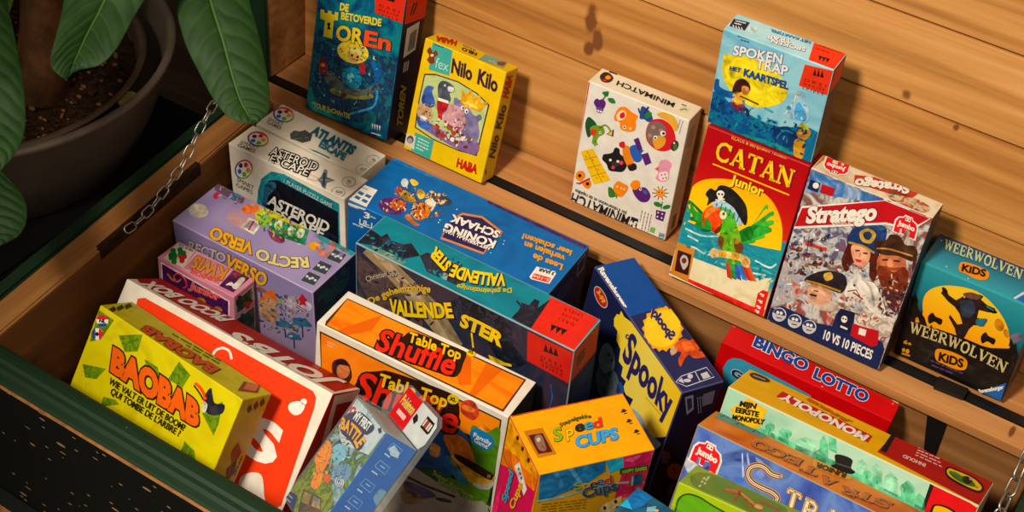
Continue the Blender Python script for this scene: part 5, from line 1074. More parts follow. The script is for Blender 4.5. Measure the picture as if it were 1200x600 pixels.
# ---- two long white puzzle boxes
b = Carton('aster', 'puzzle_game_box', 'long white puzzle box with a black front and a grey spaceship on top', {'*': K('faf2e2')}, CH)
b.crop(250, 100, 3.157)
smart_logo(b, 'T', (166, 200), 37, 25, 12); b.T('T', 'publisher_logo', 'SMART', (96, 216), (166, 238), (104, 206), K('6a6458'), 3, 0); b.T('T', 'publisher_logo', 'GAMES', (88, 228), (152, 252), (96, 217), K('6a6458'), 3, .01)
b.T('T', 'title_lettering', 'ASTEROID', (209, 258), (378, 319), (222, 231), K('fffaf0'), 6, .005, out=(BLACK, .1)); b.T('T', 'title_lettering', 'ESCAPE', (206, 284), (346, 338), (219, 260), K('fffaf0'), 6, .005, out=(BLACK, .1))
SH = K('6f7680'); b.P('T', A, [(412, 310), (422, 316), (420, 340), (450, 352), (420, 362), (410, 388), (392, 390), (396, 362), (384, 350), (398, 340)], SH, 3); b.P('T', A, [(408, 322), (416, 326), (412, 376), (402, 376)], K('3a4450'), 4); b.S('T', A, [(384, 350), (448, 354)], 4, K('9aa0a4'), 4)
b.S('T', A, [(352, 328), (392, 346)], 1.5, K('c86a54'), 3); b.S('T', A, [(346, 346), (386, 356)], 1.5, K('c86a54'), 3)
for c, s in (((501, 358), '8'), ((462, 396), '60')):
    b.S('T', 'age_badge', [(c[0] + 25 * math.cos(i * .314), c[1] + 18 * math.sin(i * .314)) for i in range(21)], 1.6, K('7a8a86'), 3)
    b.T('T', 'age_badge', s, (c[0] - 5 * len(s), c[1] + 2), (c[0] + 6 * len(s), c[1] + 8), (c[0] - 3 * len(s), c[1] - 8), K('6a7470'), 3, 0); b.lines('T', 'age_badge', (c[0] - 12, c[1] + 6), (c[0] + 12, c[1] + 14), (0, 0), 1, 2, K('8a928c'), 3)
b.P('F', 'cover_picture', [(150, 900), (158, 470), (166, 390), (178, 345), (215, 318), (262, 328), (466, 438), (478, 900)], K('2a8c9a'), 1)
b.P('F', 'cover_picture', [(180, 900), (180, 450), (188, 386), (206, 352), (238, 350), (462, 468), (470, 900)], painty('space', ['07080d', '12161f', '0a0c14', '2a3040'], 30, 4, 1), 2)
b.P('F', 'cover_picture', [(182, 450), (192, 370), (226, 356), (232, 380), (205, 410), (196, 450)], painty('planet', ['1d3a5a', '3a6a8a', '18242f'], 60, 3, 1), 3, True)
b.T('F', 'side_lettering', '1 PLAYER PUZZLE GAME', (262, 358), (440, 452), (265, 344), K('cfe2dc'), 4, .01)
b.T('F', 'title_lettering', 'ASTEROID', (203, 436), (424, 541), (214, 404), WHITE, 6, 0.030); b.T('F', 'title_lettering', 'ESCAPE', (222, 480), (406, 562), (230, 452), WHITE, 6, 0.030)
smart_logo(b, 'F', (113, 310), 30, 34, 30); b.T('F', 'publisher_logo', 'SMART', (88, 352), (150, 385), (90, 338), K('8a8478'), 3, 0); b.T('F', 'publisher_logo', 'GAMES', (86, 372), (146, 402), (88, 358), K('8a8478'), 3, 0)
b.done()
b = Carton('atl', 'puzzle_game_box', 'long white puzzle box with a teal title, behind the one with the spaceship', {'*': K('faf2e0')}, CH)
smart_logo_c = (260, 110); b.crop(250, 100, 3.157)
smart_logo(b, 'T', smart_logo_c, 37, 25, 12); b.T('T', 'publisher_logo', 'SMART', (200, 130), (254, 154), (207, 120), K('7a7466'), 3, 0); b.T('T', 'publisher_logo', 'GAMES', (196, 142), (248, 166), (202, 132), K('7a7466'), 3, .01)
b.T('T', 'title_lettering', 'ATLANTIS', (360, 180), (512, 258), (378, 154), K('1f6f86'), 6, 0.030, out=(K('123a4a'), 0.030)); b.T('T', 'title_lettering', 'ESCAPE', (390, 228), (482, 280), (402, 206), K('2a7f94'), 6, 0.030, out=(K('123a4a'), 0.025))
b.P('T', A, [(284, 180), (300, 168), (320, 172), (340, 166), (366, 184), (360, 206), (330, 214), (300, 202), (286, 200)], painty('ruin', ['6a6a66', '3f4448', '8a8880'], 200, 3, 1), 3)
b.S('T', A, [(330, 232), (380, 246), (430, 270)], 5, K('2a7a7a'), 2, True)
for c, s in (((592, 278), '8'), ((553, 312), '60')):
    b.S('T', 'age_badge', [(c[0] + 26 * math.cos(i * .314), c[1] + 18 * math.sin(i * .314)) for i in range(21)], 1.6, K('6a9aa0'), 3)
    b.T('T', 'age_badge', s, (c[0] - 5 * len(s), c[1] + 2), (c[0] + 6 * len(s), c[1] + 8), (c[0] - 3 * len(s), c[1] - 8), K('5a7a80'), 3, 0); b.lines('T', 'age_badge', (c[0] - 12, c[1] + 6), (c[0] + 12, c[1] + 14), (0, 0), 1, 2, K('8aa09c'), 3)
b.done()

# ---- blue chess story box
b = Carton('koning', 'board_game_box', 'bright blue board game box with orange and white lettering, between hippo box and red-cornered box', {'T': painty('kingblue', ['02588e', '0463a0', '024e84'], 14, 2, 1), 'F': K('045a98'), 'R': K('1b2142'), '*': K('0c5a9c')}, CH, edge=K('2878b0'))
b.crop(400, 180, 3.53)
b.P('T', 'publisher_logo', [(16, 190), (80, 122), (150, 152), (132, 176), (104, 222)], WHITE, 1); b.P('F', 'publisher_logo', [(18, 196), (102, 226), (98, 234), (18, 206)], WHITE, 1)
for (x, y) in ((66, 164), (96, 176), (52, 182), (82, 196)): b.P('T', 'publisher_logo', [(x, y), (x + 9, y - 9), (x + 30, y + 1), (x + 20, y + 11)], K('2a6aa8'), 2)
b.lines('T', 'publisher_logo', (84, 140), (128, 158), (0, 0), 1, 3, K('3a5a7a'), 2)
b.lines('F', 'side_lettering', (36, 214), (96, 236), (0, 0), 1, 5, K('cfdbe4'), 2); b.T('F', 'side_lettering', '3', (96, 262), (118, 268), (97, 240), WHITE, 2, 0.030); b.lines('F', 'side_lettering', (122, 258), (158, 276), (0, 0), 1, 5, K('cfdbe4'), 2)
b.T('F', 'side_lettering', 'L8-1', (76, 288), (128, 306), (78, 268), K('d8e4ea'), 2, .02); b.S('F', 'side_lettering', [(76, 292), (128, 309)], 3, WHITE, 2); b.lines('F', 'side_lettering', (48, 288), (120, 318), (0, 0), 1, 5, K('cfdbe4'), 2)
pts = [(154, 214), (162, 194), (196, 180), (236, 184), (268, 204), (268, 232), (242, 252), (206, 252), (170, 238)]
b.P('T', A, pts, K('4a2a6a'), 1, True)
OR, OR2 = K('d9862e'), K('b85a24')
b.P('T', A, [(208, 200), (224, 186), (250, 196), (270, 210), (250, 232), (224, 236), (206, 220)], OR2, 2, True); b.P('T', A, [(236, 150), (256, 150), (290, 170), (310, 196), (282, 202), (250, 182)], K('a8842c'), 2, True)
b.P('T', A, [(302, 222), (326, 206), (360, 214), (370, 240), (346, 268), (310, 276), (294, 252)], OR, 3, True); b.P('T', A, [(318, 230), (346, 232), (344, 252), (318, 254)], OR2, 4, True)
b.P('T', A, [(346, 196), (380, 184), (392, 206), (372, 240), (356, 222)], K('d8cdb8'), 2, True); b.P('T', A, [(318, 148), (342, 158), (346, 180), (326, 190), (314, 172)], K('cfae4a'), 3, True)
b.P('T', A, [(372, 168), (410, 166), (440, 184), (460, 204), (436, 216), (400, 208), (380, 190)], K('2a3a4a'), 3, True); b.P('T', A, [(400, 190), (430, 200), (410, 212)], K('d8b88a'), 4, True)
b.E('T', A, (262, 122), (15, 18), K('c8ced2'), 3, 10); b.P('T', A, [(284, 110), (300, 108), (320, 124), (304, 136), (290, 126)], K('e0bc3a'), 3, True); b.P('T', A, [(222, 148), (240, 140), (250, 156), (230, 162)], K('a83a3a'), 3, True)
b.S('T', A, [(246, 162), (260, 140)], 5, K('5a2a3a'), 3); b.P('T', A, [(262, 262), (280, 252), (300, 280), (324, 296), (306, 300), (282, 284)], K('c0702c'), 3, True)
rnd = random.Random(9)
for i in range(26): b.E('T', A, (rnd.uniform(222, 440), rnd.uniform(160, 270)), (rnd.uniform(3, 8), rnd.uniform(2, 6)), K(rnd.choice(['8a3a20', 'e8c07a', '3a2a3a', 'c86a2a', 'efe4d0', '5a2a20'])), 5, rnd.uniform(0, 90))
b.dabs('T', A, (215, 215), (58, 34), 46, 8, ['4a2a6a', '8a3a20', 'd9862e', '2a1a3a', 'e8c07a', '6a3a7a'], 3, 4, 5)
b.dabs('T', A, (330, 238), (44, 40), 60, 8, ['d9862e', 'b85a24', '3a2a2a', 'efe4d0', '8a3a20', 'e8a050'], 5, 5)
b.dabs('T', A, (400, 190), (60, 26), 44, 8, ['2a3a4a', 'd8cdb8', 'c8a24a', '5a4a4a', 'd8b88a'], 5, 6, 15)
b.dabs('T', A, (280, 170), (60, 34), 40, 7, ['a8842c', '5a2a3a', 'e0bc3a', '8a4a2a', '3a2a3a'], 5, 7, 15)
fo = K('e08a24')
b.S('T', 'title_lettering', [(468, 270), (500, 250), (582, 264), (664, 326), (652, 346)], 8, fo, 2); b.S('T', 'title_lettering', [(430, 318), (412, 350), (588, 414), (608, 384)], 8, fo, 2)
b.P('T', 'title_lettering', [(500, 256), (580, 268), (656, 326), (590, 408), (420, 346), (450, 290)], K('2c2350'), 1)
b.T('T', 'title_lettering', 'KONING', (640, 366), (434, 292), (626, 394), WHITE, 5, 0.040, out=(K('1a1a3a'), 0.040)); b.T('T', 'title_lettering', 'SCHAAK', (658, 326), (462, 256), (644, 352), WHITE, 5, 0.040, out=(K('1a1a3a'), 0.040)); b.T('T', 'title_lettering', 'HET VERHAAL VAN', (616, 390), (428, 304 + 10), (609, 402), WHITE, 5, .04, out=(K('1a1a3a'), 0.025))
b.lines('T', 'side_lettering', (592, 392), (440, 338), (0, 0), 1, 6, K('7a5a8a'), 4)
for s, p0, p1, p2 in (('Lees de', (916, 462), (798, 416), (908, 484)), ('verhalen en', (926, 426), (762, 366), (918, 448)), ('leer schaken!', (954, 404), (754, 334), (946, 424))): b.T('T', 'side_lettering', s, p0, p1, p2, K('e0a030'), 3, .04)
b.P('T', 'age_badge', [(808, 468), (884, 488), (888, 498), (860, 540), (784, 520), (778, 510)], WHITE, 2, False); b.P('T', 'age_badge', [(798, 496), (868, 516), (856, 536), (786, 516)], K('d8402a'), 3); b.T('T', 'age_badge', '3 JAAR', (882, 494), (820, 475), (876, 506), K('3a3a3a'), 4, .04); b.T('T', 'age_badge', '5-104', (862, 522), (798, 503), (857, 532), K('f2d2c0'), 4, .02)
for (x, y) in ((402, 286), (408, 276), (674, 362), (670, 376), (478, 232), (618, 412)): b.E('T', A, (x, y), 2.6, K('bcd6e6'), 3)
b.P('T', A, [(610, 192), (1018, 384), (1008, 396), (604, 204)], K('3f2a5a'), 1); b.P('T', A, [(225, 14), (330, 60), (430, 108), (420, 118), (300, 72), (214, 30)], painty('koningedge', ['1d5a80', '0d6db4', '4a7a8a'], 90, 3, 2), 1)
b.P('R', 'side_lettering', [(978, 452), (1010, 408), (1004, 470), (972, 512)], K('8a8aa0'), 1); b.P('R', 'side_lettering', [(981, 455), (1007, 420), (1001, 466), (976, 502)], K('1b2142'), 2)
b.P('R', 'side_lettering', [(890, 580), (960, 500), (952, 560), (900, 620)], painty('kingside', ['1b2142', '2a2f5a', '4a4a6a'], 90, 3, 2), 1)
b.done()

# ---- teal / brown shooting star box
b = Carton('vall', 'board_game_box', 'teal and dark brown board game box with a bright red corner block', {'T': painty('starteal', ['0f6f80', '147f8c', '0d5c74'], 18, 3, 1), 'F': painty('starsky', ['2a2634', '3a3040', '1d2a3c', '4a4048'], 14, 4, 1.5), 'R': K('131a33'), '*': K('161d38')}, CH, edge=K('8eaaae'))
b.crop(400, 250, 2.609)
b.P('T', 'publisher_block', [(640, 256), (788, 320), (712, 428), (570, 360)], K('cb3023'), 1); b.P('F', 'publisher_block', [(570, 360), (712, 428), (696, 520), (568, 450)], K('c02a1e'), 1); b.P('R', 'publisher_block', [(712, 428), (788, 320), (782, 415), (696, 520)], K('b8281d'), 1)  # one red, darker on front and right: face shading put into the ink
DK = K('1b1d2a')
b.P('T', A, [(90, 50), (110, 62), (122, 72), (140, 62), (152, 84), (190, 96), (214, 92), (240, 130), (190, 140), (140, 118), (100, 100), (50, 90)], DK, 2); b.P('T', A, [(240, 130), (262, 120), (290, 132), (330, 150), (350, 176), (356, 146), (366, 150), (366, 172), (400, 200), (352, 220), (262, 180)], painty('roof', ['20222e', '33343f', '15161e'], 60, 3, 1), 2); b.P('T', A, [(310, 180), (326, 186), (322, 206), (306, 200)], K('8aa0a0'), 3)
b.P('T', A, [(540, 300), (552, 280), (548, 272), (574, 282), (590, 262), (606, 268), (600, 290), (640, 262), (580, 352), (548, 336), (520, 320)], DK, 2); b.S('T', A, [(536, 268), (556, 292), (552, 318)], 6, DK, 3)
b.P('T', A, [(62, 72), (76, 64), (130, 110), (200, 150), (180, 160), (110, 120)], K('6a8a7a'), 1)
YT = K('f0d024')
b.dabs('T', A, (130, 100), (80, 24), 50, 8, ['1b1d2a', '2a3a40', '147f8c', '0d5c74'], 3, 4, 28)
b.dabs('T', A, (320, 170), (70, 34), 40, 9, ['20222e', '33343f', '147f8c'], 3, 5, 20)
b.dabs('F', A, (190, 260), (120, 60), 80, 12, ['2a2634', '4a4048', '5a4c48', '1d1a28', '6a5a54'], 2, 6, 35)
b.dabs('F', A, (430, 330), (110, 50), 70, 12, ['121824', '1d2a3c', '24384a', '2a2634'], 3, 7, 30)
b.T('T', 'title_lettering', 'VALLENDE', (500, 188), (344, 160), (492, 222), YT, 5, .04, mid=(420, 190), drop=(DK, .03, (2, 2))); b.T('T', 'title_lettering', 'STER', (336, 156), (290, 106), (316, 180), YT, 5, .05, drop=(DK, .03, (2, 2))); b.T('T', 'title_lettering', 'De geheimzinnige', (520, 230), (356, 218), (518, 244), K('c8b82a'), 4, .03, mid=(440, 240))
b.P('F', A, [(78, 96), (92, 100), (170, 150), (300, 280), (372, 400), (330, 420), (250, 320), (130, 180), (66, 120)], painty('beam', ['6a5a44', '9a8a6a', '4a4038'], 20, 3, 1), 2); b.P('F', A, [(90, 104), (150, 150), (260, 270), (340, 400), (330, 404), (240, 280), (130, 160)], K('a8987a'), 3)
b.P('F', A, [(360, 252), (376, 250), (400, 262), (410, 240), (424, 246), (424, 268), (444, 276), (440, 320), (396, 330), (372, 300)], K('14161f'), 2); b.P('F', A, [(460, 330), (480, 318), (520, 350), (524, 400), (568, 460), (500, 480), (450, 400)], K('121824'), 2); b.P('F', A, [(56, 130), (130, 180), (250, 330), (240, 420), (100, 300), (50, 200)], painty('alley', ['3a3038', '5a4a48', '2a222c'], 40, 4, 2), 1)
b.T('F', 'side_lettering', 'Christian Sovis', (82, 208), (182, 192), (78, 192), K('b8b0a4'), 4, .01, mid=(130, 186))
b.T('F', 'title_lettering', 'De geheimzinnige', (92, 278), (272, 240), (88, 258), K('d8b84a'), 5, .03, mid=(182, 222))
b.T('F', 'title_lettering', 'VALLENDE', (152, 305), (344, 316), (146, 262), YT, 5, .045, mid=(230, 318), drop=(DK, .03, (2, 2))); b.T('F', 'title_lettering', 'STER', (366, 342), (486, 404), (376, 308), YT, 5, .05, mid=(420, 364), drop=(DK, .03, (2, 2)))
for i in range(3): b.S('F', A, [(398 + i * 30, 360 + i * 40), (404 + i * 30, 410 + i * 20)], 5, YT, 3) if i == 0 else None
b.P('F', A, [(450, 432), (470, 440), (500, 455), (520, 460), (522, 468), (480, 462), (455, 448)], K('e2c52a'), 3)
for i in range(3): b.P('F', 'publisher_block', [(618 + i * 15, 420 + i * 6), (626 + i * 15, 398 + i * 6), (634 + i * 15, 426 + i * 6)], BLACK, 2)
for i in range(3): b.P('T', 'publisher_block', [(642 + i * 16, 340 + i * 6), (660 + i * 16, 346 + i * 6), (640 + i * 16, 362 + i * 6)], BLACK, 2)
for i in range(3): b.S('R', 'publisher_block', [(718 + i * 1, 446 + i * 10), (744 + i * 0, 412 + i * 10)], 4, BLACK, 2)
for s_, k_ in (('D R E I', 0), ('M A G I E R', 1), ('S P I E L E', 2)):
    b.T('F', 'publisher_block', s_, (612 + 6 * k_ - 10 * (k_ > 0), 442 + 14 * k_ - 4 * (k_ > 0)), (672 - 2 * k_ + 8 * (k_ > 0), 470 + 13 * k_ + 4 * (k_ > 0)), (612 + 6 * k_ - 9 * (k_ > 0), 433 + 14 * k_ - 4 * (k_ > 0)), K('6a140e'), 0, .0)
    b.T('T', 'publisher_block', s_, (712 + 14 * k_, 338 - 14 * k_), (668 + 8 * k_, 318 - 14 * k_), (708 + 14 * k_, 346 - 14 * k_), K('6a140e'), 0, .0)
b.P('R', A, [(702, 540), (780, 430), (772, 700), (690, 760)], painty('starside', ['131a33', '1d2c50', '0f1428'], 60, 4, 2), 1); b.S('R', A, [(664, 540), (660, 600)], 3, K('2a5a9a'), 2); b.S('F', A, [(640, 520), (646, 560), (636, 600)], 3, K('2a5a9a'), 2)
b.done()

# ---- lavender box
lav = painty('lavender', ['8f83ae', 'a294b8', '8478a6'], 10, 2, .6)
b = Carton('recto', 'board_game_box', 'lavender board game box with yellow and cream lettering and a village scene', {'T': lav, 'F': ramp('lavfront', 'Z', .0, .226, ['3a4a3a', '4a5a44', '6a6a78', '9a86a4', '9488b0', '8a80ac'], .1, pos=[0, .2, .4, .6, .8, 1]), 'R': painty('lavside', ['2a2a40', '3a3550', '443e58'], 30, 3, 1), '*': K('8f83ae')}, CH, edge=K('b0a4bc'))
b.crop(180, 200, 2.856)
b.P('T', A, [(215, 42), (250, 62), (300, 96), (290, 110), (240, 86), (200, 60)], painty('rectocorner', ['5a5a72', '7a4a5a', '3a6a7a'], 80, 3, 2), 1, True); b.P('T', A, [(200, 82), (214, 72), (222, 86), (206, 96)], K('a82a3a'), 2, True); b.P('T', A, [(250, 92), (280, 74), (296, 84), (268, 100)], K('3a7a9a'), 2)
b.E('T', A, (150, 134), (34, 24), K('bcb4a4'), 1, 10); b.P('T', A, [(240, 150), (330, 110), (380, 130), (330, 190), (300, 200)], painty('rectopeach', ['b08a9a', 'c49a98', '9a88a8'], 30, 2, 1), 1, True)
b.P('T', A, [(296, 130), (312, 112), (330, 118), (346, 112), (350, 134), (326, 146), (304, 142)], K('d0703a'), 2, True)
b.P('T', A, [(340, 148), (360, 128), (398, 134), (440, 158), (470, 178), (520, 184), (516, 196), (460, 190), (400, 168), (372, 190), (352, 176)], K('b9b42c'), 2, True); b.P('T', A, [(352, 164), (372, 146), (396, 160), (380, 188), (360, 186)], K('8fae3a'), 3, True)
b.P('T', A, [(398, 158), (440, 172), (520, 200), (506, 250), (430, 224), (384, 196)], K('1d7a5c'), 2); b.P('T', A, [(320, 158), (364, 178), (336, 216), (290, 190)], K('d8d2c4'), 3); b.P('T', A, [(324, 166), (352, 180), (334, 206), (302, 188)], K('a89aa0'), 4); b.S('T', A, [(318, 200), (336, 170)], 6, K('8a2a34'), 5)
for (x, y) in ((418, 184), (462, 204), (492, 212)): b.P('T', A, [(x - 14, y - 2), (x - 2, y - 18), (x + 14, y - 10), (x + 6, y + 12), (x - 8, y + 14)], K('cfd0b0'), 3, True); b.E('T', A, (x, y), (5, 6), K('6a9a7a'), 4)
b.P('T', A, [(384, 208), (408, 210), (440, 232), (426, 244), (398, 232)], K('7a3a5a'), 2, True); b.S('T', A, [(380, 200), (410, 220), (430, 240)], 4, K('5a2a3a'), 3)
b.P('T', A, [(520, 250), (534, 240), (556, 246), (548, 266), (520, 262)], K('d8a02a'), 2, True); b.P('T', A, [(540, 200), (580, 220), (640, 252), (680, 276), (670, 290), (620, 262), (560, 236)], K('3f8a8c'), 2, True); b.P('T', A, [(560, 262), (590, 270), (576, 290), (552, 280)], K('d07a6a'), 2, True); b.P('T', A, [(582, 240), (614, 250), (600, 274)], K('c8786a'), 2)
b.dabs('T', A, (430, 190), (110, 40), 70, 9, ['1d7a5c', 'b9b42c', '8fae3a', 'a0705a', '5a3a4a', 'd8d2c4', '2a8a6a'], 4, 4, 25)
b.dabs('T', A, (590, 250), (70, 30), 40, 9, ['3f8a8c', 'c8786a', '8a7aa0', '5a9a9a'], 2, 5, 25)
b.dabs('T', A, (250, 80), (60, 26), 30, 9, ['5a5a72', '7a4a5a', '3a6a7a', 'a89ab8'], 2, 6, 30)
b.dabs('F', A, (440, 490), (90, 70), 110, 10, ['6a5a70', '4a5a54', '2f5f80', 'b08a6a', 'b4aabe', '3a4a3a', '8a9a5a'], 2, 7, 25)
YV = K('e6b02c')
b.T('T', 'title_lettering', 'RECTO', (514, 292), (352, 262), (510, 325), K('dccf8c'), 5, 0.040, mid=(432, 300), out=(K('4a3a3a'), 0.030)); b.T('T', 'title_lettering', 'VERSO', (334, 244), (202, 188), (320, 280), YV, 5, 0.040, mid=(270, 228), out=(K('5a3a2a'), 0.030))
b.T('F', 'title_lettering', 'RECTO', (118, 262), (240, 306), (122, 234), K('bcb4b0'), 5, 0.035, out=(K('4a3f4a'), 0.030)); b.T('F', 'title_lettering', 'VERSO', (240, 318), (372, 386), (252, 280), YV, 5, 0.040, out=(K('5a3a2a'), 0.030))
for (x, y) in ((612, 288), (564, 325), (526, 362)):
    sq = [(x - 34, y + 6), (x - 6, y - 24), (x + 34, y - 6), (x + 10, y + 24)]; b.P('T', 'player_count_badge', [(x + (p - x) * 1.06, y + (q - y) * 1.06) for p, q in sq], K('bcb8c0'), 2); b.P('T', 'player_count_badge', sq, K('3a4048'), 3)
    for k in range(4): b.E('T', 'player_count_badge', (x - 12 + 9 * k, y - 4 + 4 * (k % 2) + 3 * k - 3), (5, 4), K('d0d0d0'), 4)
b.P('F', A, [(430, 440), (460, 420), (500, 432), (530, 450), (520, 470), (470, 462)], K('b4aabe'), 1, True); b.P('F', A, [(470, 340), (500, 336), (520, 350), (510, 392), (480, 380)], K('c4bcb4'), 1, True)
b.P('F', A, [(356, 470), (356, 430), (386, 410), (412, 440), (410, 512), (372, 500)], K('b08a6a'), 2); b.P('F', A, [(346, 440), (384, 400), (400, 398), (420, 440), (388, 424)], K('c4682e'), 3)
for (x, y, s) in ((440, 516, 28), (498, 510, 32), (360, 400, 20), (470, 556, 26)): b.P('F', A, [(x - s, y), (x - s * .4, y - s * .6), (x + s * .5, y - s * .3), (x + s, y + s * .35), (x, y + s * .3)], K('2f5f80' if s > 22 else '8a5a4a'), 3, True); b.S('F', A, [(x, y + 6), (x + 2, y + s * 1.5)], 4, K('2a2a34'), 2)
b.P('F', 'publisher_logo', [(490, 424), (498, 410), (508, 424), (516, 432), (508, 438), (512, 454), (500, 446), (488, 450), (492, 436), (482, 430)], K('a8202c'), 4); b.lines('F', 'publisher_logo', (478, 448), (520, 472), (0, 8), 2, 3, K('6a2a3a'), 4)
b.P('R', A, [(548, 410), (660, 300), (640, 480), (552, 560)], painty('lavside2', ['2a3a4a', '3a5a5a', '2a2a40', '4a4a5a'], 40, 3, 2), 1)
b.done()

# ---- small pink quiz box
PINK = K('c98a9c')
b = Carton('kwis', 'quiz_card_box', 'small pink quiz box with four-leaf clovers, in front of the lavender box', {'*': PINK}, CH)
b.crop(180, 270, 4.615)
def clover(face, c, r, lv, red=True, dk='1f6a34'):
    for i, (dx, dy) in enumerate(((-1, -.5), (.75, -.75), (-.9, .75), (1, .55))):
        col = K('a82430') if red and i == 3 else K(dk); x, y = c[0] + dx * r * .62, c[1] + dy * r * .62
        m1 = math.hypot(dx, dy); nx, ny = -dy / m1 * r * .27, dx / m1 * r * .27
        b.P(face, 'publisher_logo', [(c[0], c[1]), (x + nx * 1.8, y + ny * 1.8), (x - nx * 1.8, y - ny * 1.8)], col, lv)
        b.E(face, 'publisher_logo', (x + nx, y + ny), r * .3, col, lv + 1, n=14); b.E(face, 'publisher_logo', (x - nx, y - ny), r * .3, col, lv + 1, n=14)
b.P('T', 'publisher_logo', [(54, 152), (128, 66), (224, 108), (158, 202)], K('d9cdb8'), 1); clover('T', (130, 138), 48, 3)
b.T('T', 'publisher_logo', 'MULTA', (214, 108), (140, 74), (208, 118), K('6a5a50'), 3, .02)
b.P('T', 'title_lettering', [(150, 206), (234, 118), (430, 206), (352, 304)], K('dfb2b8'), 1); b.P('T', 'title_lettering', [(162, 204), (238, 126), (420, 208), (350, 294)], K('c08094'), 2)
b.T('T', 'title_lettering', 'KWIS', (404, 216), (232, 142), (368, 272), K('c98a34'), 5, 0.040, out=(K('7a2a34'), 0.025)); b.T('T', 'title_lettering', 'JUNIOR', (356, 262), (204, 212), (346, 282), K('d04a44'), 5, .05, mid=(280, 250), out=(K('e8b8b8'), 0.020))
b.P('T', A, [(356, 300), (436, 212), (520, 258), (430, 336)], K('4a1d4a'), 1); b.P('T', A, [(390, 296), (420, 280), (436, 290), (470, 256), (496, 262), (478, 290), (450, 318), (430, 316), (420, 300)], K('d8cfc4'), 2, True); b.P('T', A, [(430, 230), (480, 240), (460, 262), (436, 256)], K('7a2a3a'), 2)
b.P('F', A, [(40, 168), (412, 380), (414, 640), (60, 500)], K('efd0d4'), 1); b.P('F', A, [(46, 180), (404, 384), (406, 640), (64, 500)], painty('kwisfront', ['3a1440', '4a1a50', '2c0f34'], 50, 3, 1), 2)
b.S('F', A, [(76, 232), (100, 262), (130, 276), (150, 262)], 10, K('a8782c'), 3, True); b.S('F', A, [(124, 276), (112, 246), (138, 232), (170, 260), (180, 300), (160, 310)], 8, K('d04a4a'), 4, True)
b.T('F', 'title_lettering', 'Junior', (196, 310), (356, 378), (206, 276), K('d8504a'), 5, .04, out=(K('efc8c4'), 0.015)); b.E('F', A, (260, 378), (26, 14), K('a8782c'), 3, 25); b.E('F', A, (352, 424), (22, 12), K('a8782c'), 3, 25)
b.P('R', A, [(442, 380), (536, 296), (546, 388), (444, 460)], K('d8c4c0'), 1); b.P('R', A, [(448, 382), (530, 308), (538, 384), (448, 450)], K('3d4a38'), 2); clover('R', (486, 386), 42, 3, True, '12321c')
b.P('R', A, [(442, 474), (548, 398), (556, 560), (446, 640)], K('c0a4a0'), 1); b.P('R', A, [(448, 480), (542, 412), (548, 560), (450, 640)], K('3d4a38'), 2); clover('R', (500, 482), 40, 3, False, '12321c')
b.T('R', 'publisher_logo', 'MULTA', (526, 374), (522, 318), (536, 368), K('c8c0a8'), 3, .02)
b.done()

# ---- big orange and white box with red spine
b = Carton('jotb', 'board_game_box', 'large orange and white board game box with a dark red spine, behind the yellow box', {'F': K('e9e2d2'), 'T': K('e2d8c8'), 'R': K('a8201c'), '*': K('e2d8c8')}, CH)
b.crop(70, 320, 2.142)
b.P('T', 'spine_band', [(192, 14), (252, 8), (746, 286), (690, 298), (420, 150), (200, 24)], K('9c2018'), 1)
b.T('T', 'title_lettering', "JOTB'S", (700, 276), (452, 152), (655, 262 + 18), WHITE, 4, 0.050); b.T('T', 'title_lettering', 'PICOO BOX', (436, 118), (234, 24), (402, 122), WHITE, 4, 0.050)
OG = K('dd4212')
b.P('F', 'cover_panel', [(192, 80), (196, 64), (214, 62), (636, 296), (644, 312), (640, 336), (556, 584), (430, 640), (90, 420)], OG, 1)
b.S('F', 'title_lettering', [(384, 208), (392, 194), (410, 188), (426, 196), (432, 216)], 6, WHITE, 3, True)
b.T('F', 'title_lettering', 'S', (464, 448), (530, 480), (492, 360), WHITE, 3, 0.050)
b.P('F', 'cover_panel', [(450, 540), (456, 512), (484, 500), (508, 510), (514, 560), (520, 600), (462, 590)], K('e6dfd0'), 3, True)
b.E('F', 'cover_panel', (613, 323), 8, WHITE, 3); b.P('F', 'cover_panel', [(602, 322), (616, 332), (606, 352), (588, 356), (574, 340), (580, 326)], WHITE, 3, True)
b.P('R', 'side_panel', [(690, 308), (755, 292), (740, 330), (690, 500), (620, 560)], K('e2d8c8'), 1); b.P('R', 'side_panel', [(694, 330), (736, 320), (700, 470), (650, 540)], K('98201c'), 2)
b.done()

# ---- yellow box with green leaves
BY = painty('baobab', ['ccbe06', 'd8cc10', 'bcae08'], 16, 4, 2)
b = Carton('baobab', 'card_game_box', 'yellow card game box with orange title and green leaf shapes, against the chest front', {'F': BY, 'T': painty('baobabtop', ['a89f10', 'c0b414', '988f0e'], 16, 4, 2), 'R': painty('baobabside', ['b0a00e', 'c4b012', '9a8a10'], 20, 4, 2), '*': K('cabd10')}, CH)  # top and side repeat the front yellow darker, shade painted in
b.crop(70, 320, 2.142)
LF = painty('leafprint', ['5a7a12', '7a9420', '486a10', '8a9a2a'], 130, 3, 1)
for pts in ([(98, 92), (136, 118), (104, 166), (76, 172)], [(148, 156), (208, 154), (196, 196), (164, 198)], [(58, 228), (116, 240), (92, 266), (64, 262)], [(300, 222), (328, 256), (308, 288), (272, 266)], [(358, 352), (410, 322), (398, 380), (386, 408)], [(314, 422), (338, 446), (342, 478), (300, 456)], [(214, 216), (246, 236), (250, 260), (222, 262)], [(110, 310), (140, 318), (150, 330), (104, 334)]): b.P('F', A, pts, LF, 2)
